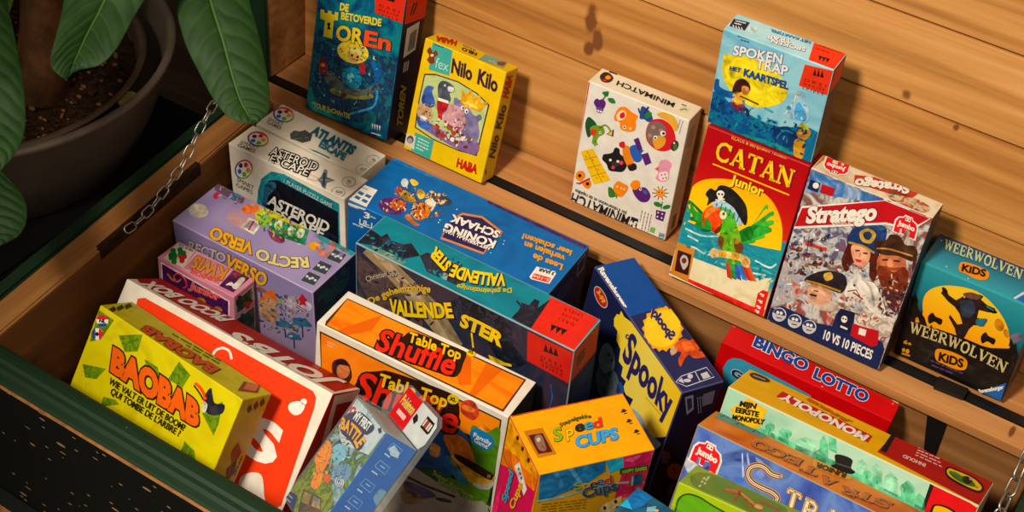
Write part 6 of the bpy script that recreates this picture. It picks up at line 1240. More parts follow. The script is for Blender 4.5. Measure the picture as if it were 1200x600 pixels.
b.E('F', 'age_badge', (108, 119), 15, WHITE, 4); b.P('F', 'age_badge', [(94, 115), (98, 107), (108, 104), (118, 108), (122, 116)], K('c0302c'), 5, True); b.P('F', 'age_badge', [(96, 127), (120, 127), (112, 134), (102, 133)], K('2a4a8a'), 5, True); b.T('F', 'age_badge', 'NL', (101, 123), (116, 125), (102, 115), BLACK, 6, .04)
b.E('F', 'age_badge', (95, 153), 15, WHITE, 4); b.P('F', 'age_badge', [(100, 140), (109, 148), (109, 158), (100, 166)], K('c0302c'), 5, True); b.P('F', 'age_badge', [(90, 139), (82, 146), (81, 158), (90, 167)], K('3a4a7a'), 5, True); b.E('F', 'age_badge', (95, 153), (4, 5), BLACK, 6)
b.T('F', 'title_lettering', 'BAOBAB', (132, 244), (346, 384), (138, 190), K('e36a1c'), 6, .065, out=(K('2a1408'), .05), mid=(240, 318), arch=.12)
b.T('F', 'side_lettering', 'WIE VALT ER UIT DE BOOM?', (124, 276), (312, 396), (130, 262), K('2a2608'), 5, 0.030); b.T('F', 'side_lettering', "QUI TOMBE DE L'ARBRE ?", (128, 302), (300, 410), (134, 288), K('2a2608'), 5, 0.030)
b.S('F', A, [(340, 276), (354, 288), (366, 312), (364, 326)], 8, K('d84a1c'), 5, True); b.S('F', A, [(338, 282), (350, 298), (362, 318)], 4, K('2a1a14'), 6, True); b.P('F', A, [(366, 306), (380, 288), (384, 304), (390, 326), (414, 330), (408, 352), (380, 356), (364, 340)], K('1d1c26'), 5, True); b.P('F', A, [(362, 322), (372, 330), (366, 350), (358, 342)], K('d8d4c4'), 6, True); b.E('F', A, (366, 314), 4, K('d84a1c'), 7)
b.T('T', 'title_lettering', 'BAOBAB', (398, 242), (222, 134), (376, 252), K('b8501c'), 5, 0.050, out=(K('4a2408'), 0.040)); b.lines('T', 'side_lettering', (404, 222), (262, 142), (-4, 6), 2, 3, K('4a4208'), 3)
b.P('T', 'publisher_logo', [(462, 272), (510, 282), (496, 302), (446, 296)], K('7a3a1a'), 3); b.P('T', 'publisher_logo', [(470, 276), (500, 284), (490, 298), (460, 292)], K('b8704a'), 4)
for i in range(3): b.P('T', 'player_count_badge', [(122 + i * 20, 92 - i * 5), (136 + i * 20, 84 - i * 4), (142 + i * 20, 92 - i * 4), (126 + i * 20, 100 - i * 4)], K('3a3408'), 3)
for i in range(3): b.P('R', 'player_count_badge', [(470 + i * 16, 340 - i * 8), (480 + i * 16, 328 - i * 8), (482 + i * 16, 342 - i * 8), (472 + i * 16, 352 - i * 8)], K('3a3408'), 3)
b.P('R', 'title_lettering', [(430, 450), (448, 424), (456, 450), (432, 486)], K('8a4a1c'), 3); b.P('R', 'title_lettering', [(420, 490), (444, 468), (440, 500), (416, 524)], K('6a3414'), 3); b.lines('R', 'side_lettering', (430, 500), (452, 446), (8, 8), 3, 3, K('4a3a08'), 3)
b.done()
# ---- white and orange shuffle box
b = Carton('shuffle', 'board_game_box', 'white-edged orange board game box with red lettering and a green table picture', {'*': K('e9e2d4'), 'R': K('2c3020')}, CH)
b.crop(300, 330, 2.2235)
sun = painty('orangerays', ['e07a14', 'ef9226', 'd96c10'], 12, 2, 1, stretch=(1, 4, 1))
b.P('T', 'top_panel', [(238, 44), (704, 256), (644, 340), (178, 116), (182, 104)], K('4a2a14'), 2); b.P('T', 'top_panel', [(238, 47), (698, 258), (642, 334), (184, 114)], sun, 3)
for q in ([(330, 88), (300, 130), (240, 140), (210, 128)], [(500, 168), (560, 196), (560, 270), (530, 270)], [(600, 214), (640, 232), (570, 300), (556, 292)], [(420, 132), (450, 146), (420, 150)]): b.P('T', 'top_panel', q, K('d86a10'), 4)
SR = K('d8301a')
blk = [(306, 176), (322, 152), (350, 148), (380, 146), (402, 132), (440, 142), (534, 178), (548, 190), (540, 214), (530, 240), (508, 250), (440, 226), (380, 206), (330, 186)]
b.P('T', 'title_lettering', blk, K('2a140c'), 5, True)
b.T('T', 'title_lettering', 'Table Top', (396, 158), (530, 206), (402, 134), K('f0c418'), 8, 0.030, out=(BLACK, 0.035)); b.T('T', 'title_lettering', 'Shuffle', (310, 178), (508, 246), (328, 126), SR, 7, .025, out=(BLACK, 0.045), slant=.02)
b.E('T', 'title_lettering', (560, 188), (12, 9), K('e6c81c'), 8, 15); b.T('T', 'title_lettering', 'XL', (552, 187), (566, 192), (554, 180), BLACK, 9, .03)
fr = [(166, 128), (640, 360), (606, 640), (180, 480), (172, 300)]
b.P('F', 'cover_picture', fr, K('1a2a1c'), 1); b.P('F', 'cover_picture', [(170, 134), (636, 362), (624, 460), (560, 400), (400, 330), (172, 260)], sun, 2)
# photo: green felt table, people, disc pusher
b.P('F', A, [(560, 380), (600, 392), (636, 380), (628, 460), (616, 520), (596, 590), (560, 580), (500, 560), (420, 510), (440, 480), (560, 520)], painty('felt', ['3a6a1c', '5a8a24', '2f5a1a'], 30, 3, 1), 3, True)
b.P('F', A, [(200, 210), (226, 200), (244, 216), (250, 250), (230, 270), (204, 250)], K('3a1f16'), 4, True); b.E('F', A, (228, 232), (17, 20), K('b8764a'), 5); b.P('F', A, [(206, 212), (226, 200), (246, 218), (226, 216)], K('1d1210'), 6, True); b.P('F', A, [(200, 260), (250, 268), (320, 320), (300, 360), (200, 330)], K('2a3a5a'), 3, True)
b.P('F', A, [(430, 350), (480, 360), (540, 390), (560, 440), (520, 500), (440, 520), (410, 470), (440, 420)], painty('shirts', ['1d3a5a', '2a5a8a', '162640'], 30, 3, 1), 3, True); b.P('F', A, [(458, 420), (480, 430), (476, 456), (454, 448)], K('c8905a'), 4, True)
b.P('F', A, [(540, 312), (566, 310), (582, 340), (566, 360), (536, 340)], K('b8402a'), 4, True); b.E('F', A, (554, 330), (18, 8), K('d87a3a'), 5, 20); b.P('F', A, [(560, 390), (596, 372), (612, 386), (570, 402)], K('e08a2a'), 4)
b.P('F', A, [(490, 400), (530, 400), (560, 430), (570, 480), (530, 470), (504, 440)], K('c87a2a'), 4, True)
b.P('F', A, [(508, 462), (526, 446), (614, 500), (620, 516), (600, 526), (556, 520), (526, 488)], K('c8a03a'), 5, True); b.P('F', A, [(494, 462), (510, 456), (548, 506), (552, 526), (530, 522)], K('2a6a8a'), 5, True); b.P('F', A, [(520, 458), (530, 450), (612, 496), (618, 510), (606, 514), (552, 482)], K('2c1a12'), 6, True); b.E('F', A, (608, 506), 5, K('8a7a5a'), 7); b.P('F', A, [(566, 524), (618, 518), (610, 540), (580, 538)], K('bdb4a8'), 4, True)
b.P('F', A, [(380, 470), (440, 500), (500, 540), (560, 572), (600, 580), (600, 700), (300, 700), (330, 520)], painty('tabletop', ['8a8880', 'a8a49a', '787670'], 20, 2, 1), 4, True); b.S('F', A, [(384, 502), (440, 530), (520, 560)], 6, K('2c3a1c'), 5)
b.P('F', A, [(388, 520), (440, 536), (470, 560), (400, 560)], K('5a5a7a'), 5, True); b.P('F', A, [(380, 540), (420, 546), (440, 570), (390, 580)], K('a89070'), 5, True); b.E('F', A, (490, 568), (22, 5), K('3a3a2c'), 6, 12)
b.P('F', 'age_badge', [(560, 388), (576, 380), (606, 396), (620, 412), (616, 432), (596, 438), (572, 424), (560, 406)], K('1f78b0'), 5, True); b.T('F', 'age_badge', 'Family', (568, 402), (614, 426), (570, 391), WHITE, 6, .02); b.T('F', 'age_badge', 'Game', (570, 416), (604, 434), (572, 405), WHITE, 6, .02)
b.P('F', 'title_lettering', [(262, 268), (276, 240), (320, 232), (360, 236), (500, 286), (526, 310), (530, 350), (512, 390), (480, 380), (400, 340), (320, 304), (280, 290)], K('2a140c'), 5, True)
b.T('F', 'title_lettering', 'Table Top', (320, 268), (496, 326), (328, 238), K('f0c418'), 8, 0.030, out=(BLACK, 0.035)); b.T('F', 'title_lettering', 'Shuffle', (256, 296), (516, 394), (276, 232), SR, 7, .025, out=(BLACK, 0.045), slant=.02)
b.E('F', 'title_lettering', (515, 305), (15, 13), K('e6c81c'), 8, 15); b.T('F', 'title_lettering', 'XL', (506, 306), (522, 311), (508, 297), BLACK, 9, .03)
b.T('F', 'side_lettering', 'Super duurzaam ... met', (462, 500), (612, 594), (466, 489), K('b8c08a'), 6, .01); b.T('F', 'side_lettering', 'antislip mat', (474, 520), (570, 580), (478, 509), K('b8c08a'), 6, .01)
b.lines('F', 'side_lettering', (186, 156), (210, 166), (0, 8), 2, 3, K('e8c8a0'), 4)
b.P('R', 'side_panel', [(662, 372), (730, 292), (720, 380), (640, 560)], painty('shuffleside', ['1d2416', '3a4428', '2a3020'], 30, 3, 1), 1)
b.done()

# ---- blister pack, hang tab
glass = None
def clear_plastic():
    m, nt, p = new_mat('clear_plastic', .15, .5); p.inputs['Base Color'].default_value = (.9, .95, .97, 1)
    tr = nt.nodes.new('ShaderNodeBsdfTransparent'); tr.inputs['Color'].default_value = (.96, .98, .98, 1); mx = nt.nodes.new('ShaderNodeMixShader'); mx.inputs['Fac'].default_value = .05
    out = [n for n in nt.nodes if n.type == 'OUTPUT_MATERIAL'][0]
    nt.links.new(tr.outputs[0], mx.inputs[1]); nt.links.new(p.outputs[0], mx.inputs[2]); nt.links.new(mx.outputs[0], out.inputs['Surface'])
    return m
PLAST = clear_plastic()
b = Carton('poke', 'card_pack', 'blue and grey card pack in a clear blister with a red and white hang tab', {'F': painty('packart', ['4a6464', '9ab8b8', '30484a', '6a8a2a', 'b4c8d0'], 34, 5, 2), 'R': K('0c5aa4'), 'T': K('b8c4c8'), '*': K('c8ccd0')}, CH)
b.crop(320, 440, 3.75)
b.P('F', A, [(366, 96), (412, 96), (440, 150), (505, 256), (420, 350), (300, 300), (290, 220)], painty('packsky', ['9ab4c0', 'c8d4d8', '7a98a8'], 40, 3, 1), 1); b.P('F', A, [(200, 330), (120, 400), (60, 520), (30, 600), (240, 600), (260, 480), (230, 380)], painty('packgrass', ['6a7a2a', '8a9434', '3f5a24', '9a8a3a'], 60, 4, 2), 1, True)
# generic playing creatures as soft blots of orange and blue
b.P('F', A, [(200, 310), (222, 284), (250, 292), (262, 330), (246, 372), (226, 420), (214, 470), (190, 500), (166, 480), (190, 420), (184, 360)], painty('blotorange', ['d87a24', 'e89a3a', 'c05a1a'], 90, 3, 2), 3, True); b.P('F', A, [(224, 450), (244, 440), (256, 456), (236, 474)], K('d8542a'), 3, True)
b.P('F', A, [(256, 330), (290, 300), (318, 320), (322, 356), (296, 380), (268, 376)], painty('blotblue', ['6aa0b8', '8ac0d0', '4a86a4'], 90, 3, 2), 3, True); b.P('F', A, [(262, 420), (300, 392), (340, 400), (342, 440), (310, 480), (276, 500), (264, 460)], painty('blotblue2', ['5a7a9a', '7a9ab8', '3a5a80'], 90, 3, 2), 3, True)
b.dabs('F', A, (220, 380), (40, 90), 40, 9, ['d87a24', 'f0a850', 'a8481a', 'e8b060'], 5, 4, 20)
b.dabs('F', A, (300, 400), (36, 80), 40, 8, ['6aa0b8', 'a8d4e0', '3a6a8a', '5a7a9a'], 5, 5, 20)
b.dabs('F', A, (260, 360), (110, 120), 70, 10, ['3a4a4a', '8a988a', '6a7a30', '9aa8b0', '2a3a3a'], 1, 6, 30)
b.S('F', A, [(292 + (4 + i * .7) * math.cos(i * .55), 470 + (5 + i * .9) * math.sin(i * .55)) for i in range(26)], 4, K('d8d0c0'), 4)
b.P('F', A, [(134, 500), (214, 540), (210, 600), (110, 600)], K('4a3a2a'), 3); b.P('F', A, [(140, 510), (172, 524), (156, 570), (124, 556)], painty('card1', ['a86a3a', '6a7a4a', 'd8b06a'], 120, 3, 1), 4); b.P('F', A, [(180, 530), (210, 545), (208, 590), (170, 575)], painty('card2', ['4a6a9a', '8a7a5a', 'c8a06a'], 120, 3, 1), 4)
b.P('F', 'age_badge', [(66, 490), (110, 530), (86, 600), (34, 600), (44, 540)], K('24305a'), 4); b.lines('F', 'age_badge', (66, 520), (90, 544), (-8, 18), 3, 5, K('a8b0c0'), 5)
NV = K('232a4a')
b.P('F', 'title_lettering', [(300, 210), (322, 176), (352, 160), (394, 166), (440, 212), (444, 240), (416, 262), (400, 262), (404, 300), (374, 332), (340, 290), (300, 250)], NV, 4, True)
b.T('F', 'title_lettering', 'MY FIRST', (356, 192), (420, 248), (376, 160), K('e8eef0'), 6, 0.040); b.T('F', 'title_lettering', 'BATTLE', (302, 234), (374, 322), (324, 192), K('e6a82c'), 6, 0.050, mid=(352, 258))
b.P('F', 'title_lettering', [(338, 160), (346, 142), (360, 138), (366, 150), (352, 166)], K('c02c2a'), 5, True); b.E('F', 'title_lettering', (354, 156), (7, 5), WHITE, 6, -40)
b.P('F', 'side_lettering', [(462, 236), (476, 230), (480, 250), (468, 258)], K('2a2a2a'), 4)
CY = K('8fbcd8')
for (x, y) in ((534, 336), (478, 412), (414, 492), (360, 566)):
    b.S('R', 'contents_panel', [(x - 32, y - 14), (x - 8, y - 40), (x + 34, y - 8), (x + 12, y + 22), (x - 32, y - 14)], 2.5, CY, 3); b.S('R', 'contents_panel', [(x - 8, y - 18), (x + 12, y - 4)], 5, CY, 3); b.S('R', 'contents_panel', [(x - 4, y + 24), (x + 4, y + 30)], 4, CY, 3) if False else None
    b.lines('R', 'contents_panel', (x - 44, y + 6), (x - 4, y + 36), (0, 0), 1, 6, K('d4e4ec'), 3)
b.P('R', 'contents_panel', [(508, 320), (532, 306), (556, 340), (548, 364), (516, 350)], K('b8d0e0'), 2)
b.P('R', 'contents_panel', [(440, 540), (470, 500), (500, 520), (470, 580)], painty('packside', ['4a7a9a', '7a9ab0', '2a5a8a'], 90, 3, 1), 2, True)
pk = b
b.done()
# clear blister shell and hang tab (box coordinates: x width, y depth, z up)
w, d_, h = pk.d
def slab(name, outline, y0, y1, mats, parent, holes=None, mi=0):
    bm = bmesh.new(); a = [bm.verts.new((x, y0, z)) for x, z in outline]; c = [bm.verts.new((x, y1, z)) for x, z in outline]
    bm.faces.new(a); bm.faces.new(c[::-1]); n = len(a)
    for i in range(n): bm.faces.new((a[i], c[i], c[(i + 1) % n], a[(i + 1) % n]))
    bmesh.ops.recalc_face_normals(bm, faces=bm.faces); return mesh_obj(name, bm, mats, parent)
yb = d_ / 2 + .0016
tabh = .036
shell = slab('blister_flange', [(-w / 2 - .008, -.002), (w / 2 + .008, -.002), (w / 2 + .008, h + .004), (w / 2 + .007, h + tabh - .006), (w / 2 - .002, h + tabh), (-w / 2 + .002, h + tabh), (-w / 2 - .022, h + .026), (-w / 2 - .026, h + .004), (-w / 2 - .008, h - .01)], yb, yb + .0008, PLAST, pk.root)
bm = bmesh.new(); bmesh.ops.create_cube(bm, size=1.0)
for v in bm.verts: v.co = Vector((v.co.x * (w + .0036), v.co.y * (d_ + .003), (v.co.z + .5) * (h + .004) - .001))
for f in [f for f in bm.faces if f.normal.y > .9]: bm.faces.remove(f)
bmesh.ops.bevel(bm, geom=bm.edges[:], offset=.0014, segments=2, affect='EDGES')
mesh_obj('blister_shell', bm, PLAST, pk.root)
XL_ = -w / 2 + .001
tab = slab('hang_tab', [(XL_, h + .001), (w / 2 - .002, h + .001), (w / 2 + .003, h + .008), (w / 2 + .002, h + tabh - .009), (w / 2 - .006, h + tabh - .003), (XL_, h + tabh - .003)], yb - .0012, yb - .0006, K('cfd4d4'), pk.root)
def tabpoly(name, pts, m, dy):
    bm = bmesh.new(); f = bm.faces.new([bm.verts.new((x, yb - .0013 - dy, z)) for x, z in pts]); f.normal_update()
    if f.normal.y > 0: f.normal_flip()
    return mesh_obj(name, bm, m, tab)
x0, x1, z0_, z1_ = XL_, -w / 2 + .040, h + .001, h + tabh - .003
tabpoly('brand_block', [(x0, z0_), (x1, z0_), (x1, z1_), (x0, z1_)], K('c4161f'), 0)
vs, fs = text_geo('Pokémon', .03); mx = max(v[0] for v in vs)
for dy, bo, m in ((.0002, .07, K('2a4a9a')), (.0004, .03, K('f0c820'))):
    vs, fs = text_geo('Pokémon', bo); bm = bmesh.new(); q = [bm.verts.new((x0 + .004 + x / mx * .032, yb - .0013 - dy, h + .017 + y * .013)) for x, y in vs]
    for f in fs:
        try: bm.faces.new([q[i] for i in f])
        except ValueError: pass
    for f in bm.faces:
        f.normal_update()
        if f.normal.y > 0: f.normal_flip()
    mesh_obj('brand_lettering', bm, m, tab)
tabpoly('brand_strip', [(x0 + .009, h + .008), (x1 - .009, h + .008), (x1 - .009, h + .0125), (x0 + .009, h + .0125)], K('e8c8c4'), .0002)
tabpoly('hang_hole', [(x1 + .002, h + .016), (x1 + .010, h + .013), (x1 + .012, h + .018), (x1 + .008, h + .021), (x1 + .003, h + .022)], K('1a1a1c'), .0002)
tabpoly('set_badge', [(w / 2 - .021, h + .016), (w / 2 - .003, h + .016), (w / 2 - .001, h + .019), (w / 2 - .003, h + .028), (w / 2 - .021, h + .028)], K('1c1a1a'), .0002)
for i, c in enumerate(('d8d4c8', 'c8302c', 'd8d4c8', 'd8d4c8')): tabpoly('set_badge', [(w / 2 - .0195 + i * .0042, h + .0185), (w / 2 - .0165 + i * .0042, h + .0185), (w / 2 - .0165 + i * .0042, h + .0255), (w / 2 - .0195 + i * .0042, h + .0255)], K(c), .0004)

# ---- yellow cups box
SY = K('efa806')
b = Carton('speed', 'board_game_box', 'yellow, pink and blue game box with rainbow-coloured title letters', {'T': SY, 'F': K('d3a00e'), 'L': K('c21a55'), 'R': K('c21a55'), '*': SY}, CH)  # front yellow is the top yellow darkened, its shade put into the colour
b.crop(560, 440, 3.75)
b.P('T', 'publisher_logo', [(200, 245), (284, 230), (346, 346), (264, 364)], K('b5761c'), 1); b.P('T', 'publisher_logo', [(222, 264), (284, 254), (328, 336), (266, 346)], K('4a1a14'), 2); b.P('T', 'publisher_logo', [(250, 270), (276, 262), (292, 292), (300, 330), (272, 330), (254, 300)], K('8a6a5a'), 3, True); b.E('T', 'publisher_logo', (266, 284), (9, 10), K('c8b8a4'), 4); b.S('T', 'publisher_logo', [(280, 310), (300, 330)], 5, K('a02a20'), 4)
for ch, c, p0, p1, p2 in (('S', '8ab22a', (332, 292), (376, 284), (326, 236)), ('P', 'e8c020', (386, 290), (424, 282), (384, 244)), ('E', '1c1c1c', (430, 250), (468, 244), (424, 208)), ('E', '2a9ac4', (474, 242), (512, 234), (468, 202)), ('D', 'd8302a', (512, 236), (548, 228), (506, 198))):
    pass
for ch, c, p0, p1, p2 in (('S', '86b428', (338, 296), (372, 286), (330, 240)), ('P', 'ecc41e', (392, 292), (422, 286), (386, 244)), ('e', '1c1c1c', (430, 252), (466, 244), (426, 206)), ('e', '2c9cc6', (470, 244), (506, 236), (466, 198)), ('d', 'd8302a', (510, 236), (546, 228), (502, 196))):
    b.T('T', 'title_lettering', ch, p0, p1, p2, K(c), 6, .015, out=(K('3a3a20'), .02))
b.T('T', 'title_lettering', 'CUPS', (436, 322), (616, 282), (428, 274), K('3a9ad2'), 6, 0.045, out=(K('16324a'), 0.015))
b.T('T', 'side_lettering', 'Stapelgekke', (364, 230), (496, 190), (360, 214), K('4a5a2a'), 5, .03, mid=(428, 190))
for (x, y) in ((640, 156), (664, 200), (696, 246)): b.E('T', 'player_count_badge', (x, y), (9, 8), K('3a2a10'), 3); b.S('T', 'player_count_badge', [(x - 12, y + 8), (x + 14, y - 2)], 4, K('3a2a10'), 3); b.S('T', 'player_count_badge', [(x + 2, y + 14), (x + 16, y + 10)], 4, K('3a2a10'), 3)
b.P('T', A, [(140, 178), (640, 74), (644, 80), (144, 184)], K('b8301c'), 1)
# front
b.P('F', A, [(272, 432), (560, 374), (562, 420), (470, 480), (264, 560)], K('1f6fa2'), 1); b.P('F', A, [(400, 404), (420, 400), (466, 480), (450, 486)], K('5a9ac4'), 2); b.P('F', A, [(330, 420), (352, 416), (380, 490), (360, 500)], K('3a86b4'), 2); b.P('F', A, [(560, 374), (638, 356), (640, 404), (580, 430)], K('2aaac8'), 1); b.P('F', A, [(638, 356), (770, 328), (774, 420), (740, 520), (600, 540), (640, 404)], K('c01f5a'), 1); b.P('F', A, [(640, 372), (700, 350), (724, 346), (680, 380)], K('e0608a'), 2)
b.P('F', A, [(262, 560), (470, 480), (740, 520), (730, 560), (420, 572), (262, 580)], K('b8801c'), 1) if False else None
b.S('F', A, [(258, 552), (380, 530), (520, 490), (640, 470), (744, 470)], 8, K('9ab8c0'), 2, True); b.P('F', A, [(640, 440), (740, 420), (744, 500), (650, 520)], K('a02230'), 2)
for ch, c, p0, p1, p2 in (('S', '8aa22a', (424, 500), (458, 492), (420, 470)), ('p', 'c8a020', (460, 494), (490, 488), (456, 462)), ('e', '1c1c1c', (494, 490), (524, 484), (490, 458)), ('e', '2c4c96', (524, 480), (554, 474), (520, 446)), ('d', 'a8302a', (556, 476), (588, 470), (552, 440))): b.T('F', 'title_lettering', ch, p0, p1, p2, K(c), 6, .015, out=(K('c8c0a0'), .02))
b.T('F', 'title_lettering', 'Cups', (462, 534), (610, 496), (456, 496), K('27486a'), 6, 0.045, out=(K('c8c8a0'), 0.015))
b.P('F', 'publisher_logo', [(624, 408), (750, 390), (748, 412), (622, 434)], K('2c4a1c'), 4); b.T('F', 'publisher_logo', 'HAPPY GAMES', (634, 427), (740, 410), (633, 413), K('9ab23a'), 5, .05)
b.P('F', A, [(680, 436), (722, 430), (720, 474), (676, 484)], K('17405a'), 4); b.P('F', A, [(676, 440), (684, 438), (680, 482), (672, 482)], K('7aa0ac'), 5)
b.P('F', A, [(532, 572), (630, 528), (640, 640), (540, 660)], K('d0b87a'), 3); b.P('F', A, [(536, 576), (580, 556), (582, 640), (540, 660)], K('e0cc9a'), 4)
for (x, y) in ((556, 580), (604, 552), (556, 606), (612, 580)): b.E('F', A, (x, y), (7, 9), K('2a2a30'), 5)
b.lines('F', 'side_lettering', (280, 566), (500, 540), (-2, 12), 5, 3, K('7a5a14'), 3)
# left
b.P('L', A, [(140, 180), (275, 432), (262, 500), (120, 360), (108, 300)], SY, 1); b.P('L', A, [(108, 320), (180, 360), (200, 400), (268, 466), (262, 520), (160, 420), (96, 380)], K('e07a1c'), 2, True)
for i, (x, y) in enumerate(((176, 274), (198, 322), (224, 372))): b.E('L', 'player_count_badge', (x, y), (6, 11), K('3a2a10'), 3)
b.P('L', A, [(162, 400), (184, 378), (218, 500), (204, 528)], K('e6e0d4'), 4)
for (x, y, c) in ((182, 410, '3a8a3a'), (188, 430, 'c8302c'), (194, 450, '2a4a8a'), (198, 476, 'e0b020')): b.E('L', A, (x, y), (4, 7), K(c), 5)
for ch, c, p0, p1, p2 in (('Speed', '3aa0b8', (128, 560), (160, 430), (110, 540)), ('Cups', 'e8b81c', (160, 590), (200, 486), (142, 570))): b.T('L', 'title_lettering', ch, p0, p1, p2, K(c), 5, 0.040, out=(K('3a1a3a'), 0.015))
b.P('L', A, [(60, 560), (110, 470), (80, 640), (40, 640)], K('e02a6a'), 2)
b.done()

# ---- dark blue and yellow ghost box
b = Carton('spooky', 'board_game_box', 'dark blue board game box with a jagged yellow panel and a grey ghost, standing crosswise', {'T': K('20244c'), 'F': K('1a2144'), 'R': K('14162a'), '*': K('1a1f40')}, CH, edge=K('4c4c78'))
b.crop(670, 290, 2.855); SP = K('2b2760')
b.P('T', 'publisher_panel', [(75, 64), (210, 28), (318, 196), (180, 236)], K('02478a'), 1); b.T('T', 'publisher_panel', 'Ravensburger', (88, 74), (172, 205), (104, 68), WHITE, 3, .05)
b.E('F', 'age_badge', (98, 166), (17, 40), K('c8dce0'), 2, -25); b.E('F', 'age_badge', (98, 166), (15, 37), K('c02a24'), 3, -25); b.T('F', 'age_badge', '3-99', (86, 148), (106, 186), (96, 142), K('e8c84a'), 4, .04)
yb_ = ramp('ghostyellow', 'X', -.09, .09, ['f0c81c', 'f6d838', 'f2e070', 'f0cc24'], .2)
edge = [(142, 238), (152, 222), (160, 226), (166, 212), (176, 232), (200, 250), (372, 484), (346, 600), (320, 640), (240, 640), (214, 580), (196, 530), (206, 508), (182, 492), (172, 470), (182, 448), (166, 430), (172, 400), (158, 380), (164, 340), (150, 310), (154, 280), (142, 262)]
b.P('F', 'title_panel', edge, yb_, 1)
b.P('F', 'title_panel', [(196, 540), (230, 560), (260, 620), (300, 660), (240, 680), (200, 600)], painty('mist', ['6a8ab0', 'a8bcc8', '4a5a90'], 40, 3, 2), 2, True)
b.T('F', 'title_lettering', 'Spooky', (172, 366), (326, 572), (196, 280), SP, 4, .03, mid=(250, 486))
for c, r in (((188, 296), 8), ((180, 366), 7)): b.S('F', 'title_lettering', [(c[0] + (r * (1 - i / 16)) * math.cos(i * .5), c[1] + (r * 1.3 * (1 - i / 16)) * math.sin(i * .5)) for i in range(14)], 4, SP, 4)
b.S('F', 'title_lettering', [(248, 500), (300, 560)], 1.5, K('6a5a30'), 3)
b.E('F', A, (118, 378), (27, 58), painty('ghost', ['5a6a78', '7a8890', '48566a'], 40, 2, 1), 2); b.P('F', A, [(92, 400), (112, 420), (140, 410), (158, 450), (150, 520), (100, 500), (80, 440)], painty('ghostbody', ['3a4a5a', '5a6a74', '2a3648'], 60, 3, 1), 2, True); b.E('F', A, (126, 358), (4, 7), K('2a3040'), 3); b.E('F', A, (136, 376), (4, 6), K('2a3040'), 3)
b.P('F', A, [(60, 330), (84, 350), (90, 420), (70, 480), (50, 420)], painty('gloom', ['1a2030', '2c3848', '141a28'], 60, 3, 2), 1, True); b.P('F', A, [(160, 450), (176, 470), (170, 500), (150, 480)], K('2a4a8a'), 2, True)
b.burst('T', 'title_panel', (304, 272), 70, 62, 18, K('e8a81c'), 1, 1.12, 10); b.E('T', 'title_panel', (303, 272), (60, 64), K('f2cc3c'), 2, 20)
b.T('T', 'title_lettering', 'Spooky', (330, 312), (262, 218), (346, 292), SP, 4, .05)
b.P('T', A, [(344, 326), (372, 306), (392, 312), (408, 308), (428, 330), (424, 346), (440, 352), (448, 366), (410, 372), (392, 360), (376, 376), (364, 400), (356, 378), (366, 352), (350, 348)], K('b84a1e'), 3, True); b.P('T', A, [(370, 316), (394, 318), (410, 340), (386, 350), (372, 336)], K('d86a2a'), 4, True); b.P('T', A, [(330, 342), (348, 332), (352, 350), (334, 362)], K('c8a484'), 3, True)
CR = K('c4c2c8')
b.S('T', 'player_count_badge', [(346, 452), (366, 432), (450, 402), (476, 434), (384, 466), (346, 452)], 3, CR, 3); b.S('T', 'player_count_badge', [(412, 416), (430, 450)], 3, CR, 3); b.P('T', 'player_count_badge', [(356, 448), (368, 436), (376, 456)], CR, 3); b.E('T', 'player_count_badge', (396, 432), (9, 8), CR, 3); b.E('T', 'player_count_badge', (386, 446), (13, 6), CR, 3); b.P('T', 'player_count_badge', [(430, 424), (452, 416), (464, 434), (440, 442)], CR, 3)
b.P('R', 'side_panel', [(378, 500), (406, 492), (408, 540), (384, 560)], K('8a8898'), 2); b.P('R', 'side_panel', [(384, 506), (400, 502), (402, 534), (388, 546)], K('2a2a44'), 3); b.P('R', 'side_panel', [(440, 490), (480, 476), (470, 520), (440, 530)], K('6a6878'), 2); b.lines('R', 'side_panel', (420, 500), (424, 560), (8, -2), 3, 3, K('8a8898'), 3)
b.crop(700, 540, 7.5); b.burst('R', 'side_panel', (680, 90), 75, 66, 14, K('b8861c'), 2, 1.0, 0); b.S('R', 'side_panel', [(660, 60), (680, 80), (676, 110)], 8, K('2a1a3a'), 3, True); b.P('R', 'side_panel', [(560, -30), (580, -90), (640, -60), (620, 10), (580, 20)], K('6a4a24'), 2, True)
b.P('R', 'side_panel', [(610, 230), (650, 190), (680, 220), (640, 300), (610, 280)], K('5a4a6a'), 2, True)
b.done()

# ---- red bingo box
b = Carton('bingo', 'board_game_box', 'worn red box with dark blue white-edged letters, under the chest ledge', {'*': K('b80812'), 'F': K('b0060e')}, CH)
b.crop(780, 360, 2.5); BL = K('173a86')
b.crop(830, 370, 7.5); b.T('T', 'title_lettering', 'BINGO', (394, 270), (848, 492), (430, 188), BL, 5, 0.045, out=(WHITE, 0.035))
b.crop(950, 420, 6); b.T('T', 'title_lettering', 'LOTTO', (16, 140), (384, 314), (42, 74), BL, 5, 0.045, out=(WHITE, 0.035))
b.crop(830, 370, 7.5); b.P('F', 'label_panel', [(130, 600), (130, 460), (170, 392), (220, 372), (290, 380), (700, 590), (900, 700), (900, 900), (130, 900)], K('3f94b0'), 1); b.T('F', 'label_panel', 'G', (206, 520), (290, 560), (220, 460), K('16224a'), 3, 0.050, out=(WHITE, 0.030))
b.P('T', 'torn_corner', [(200, 62), (240, 48), (300, 72), (270, 100), (210, 100)], K('e83a72'), 2, True); b.P('T', 'torn_corner', [(205, 58), (222, 48), (250, 50), (262, 58), (230, 62)], K('d8a090'), 3, True)
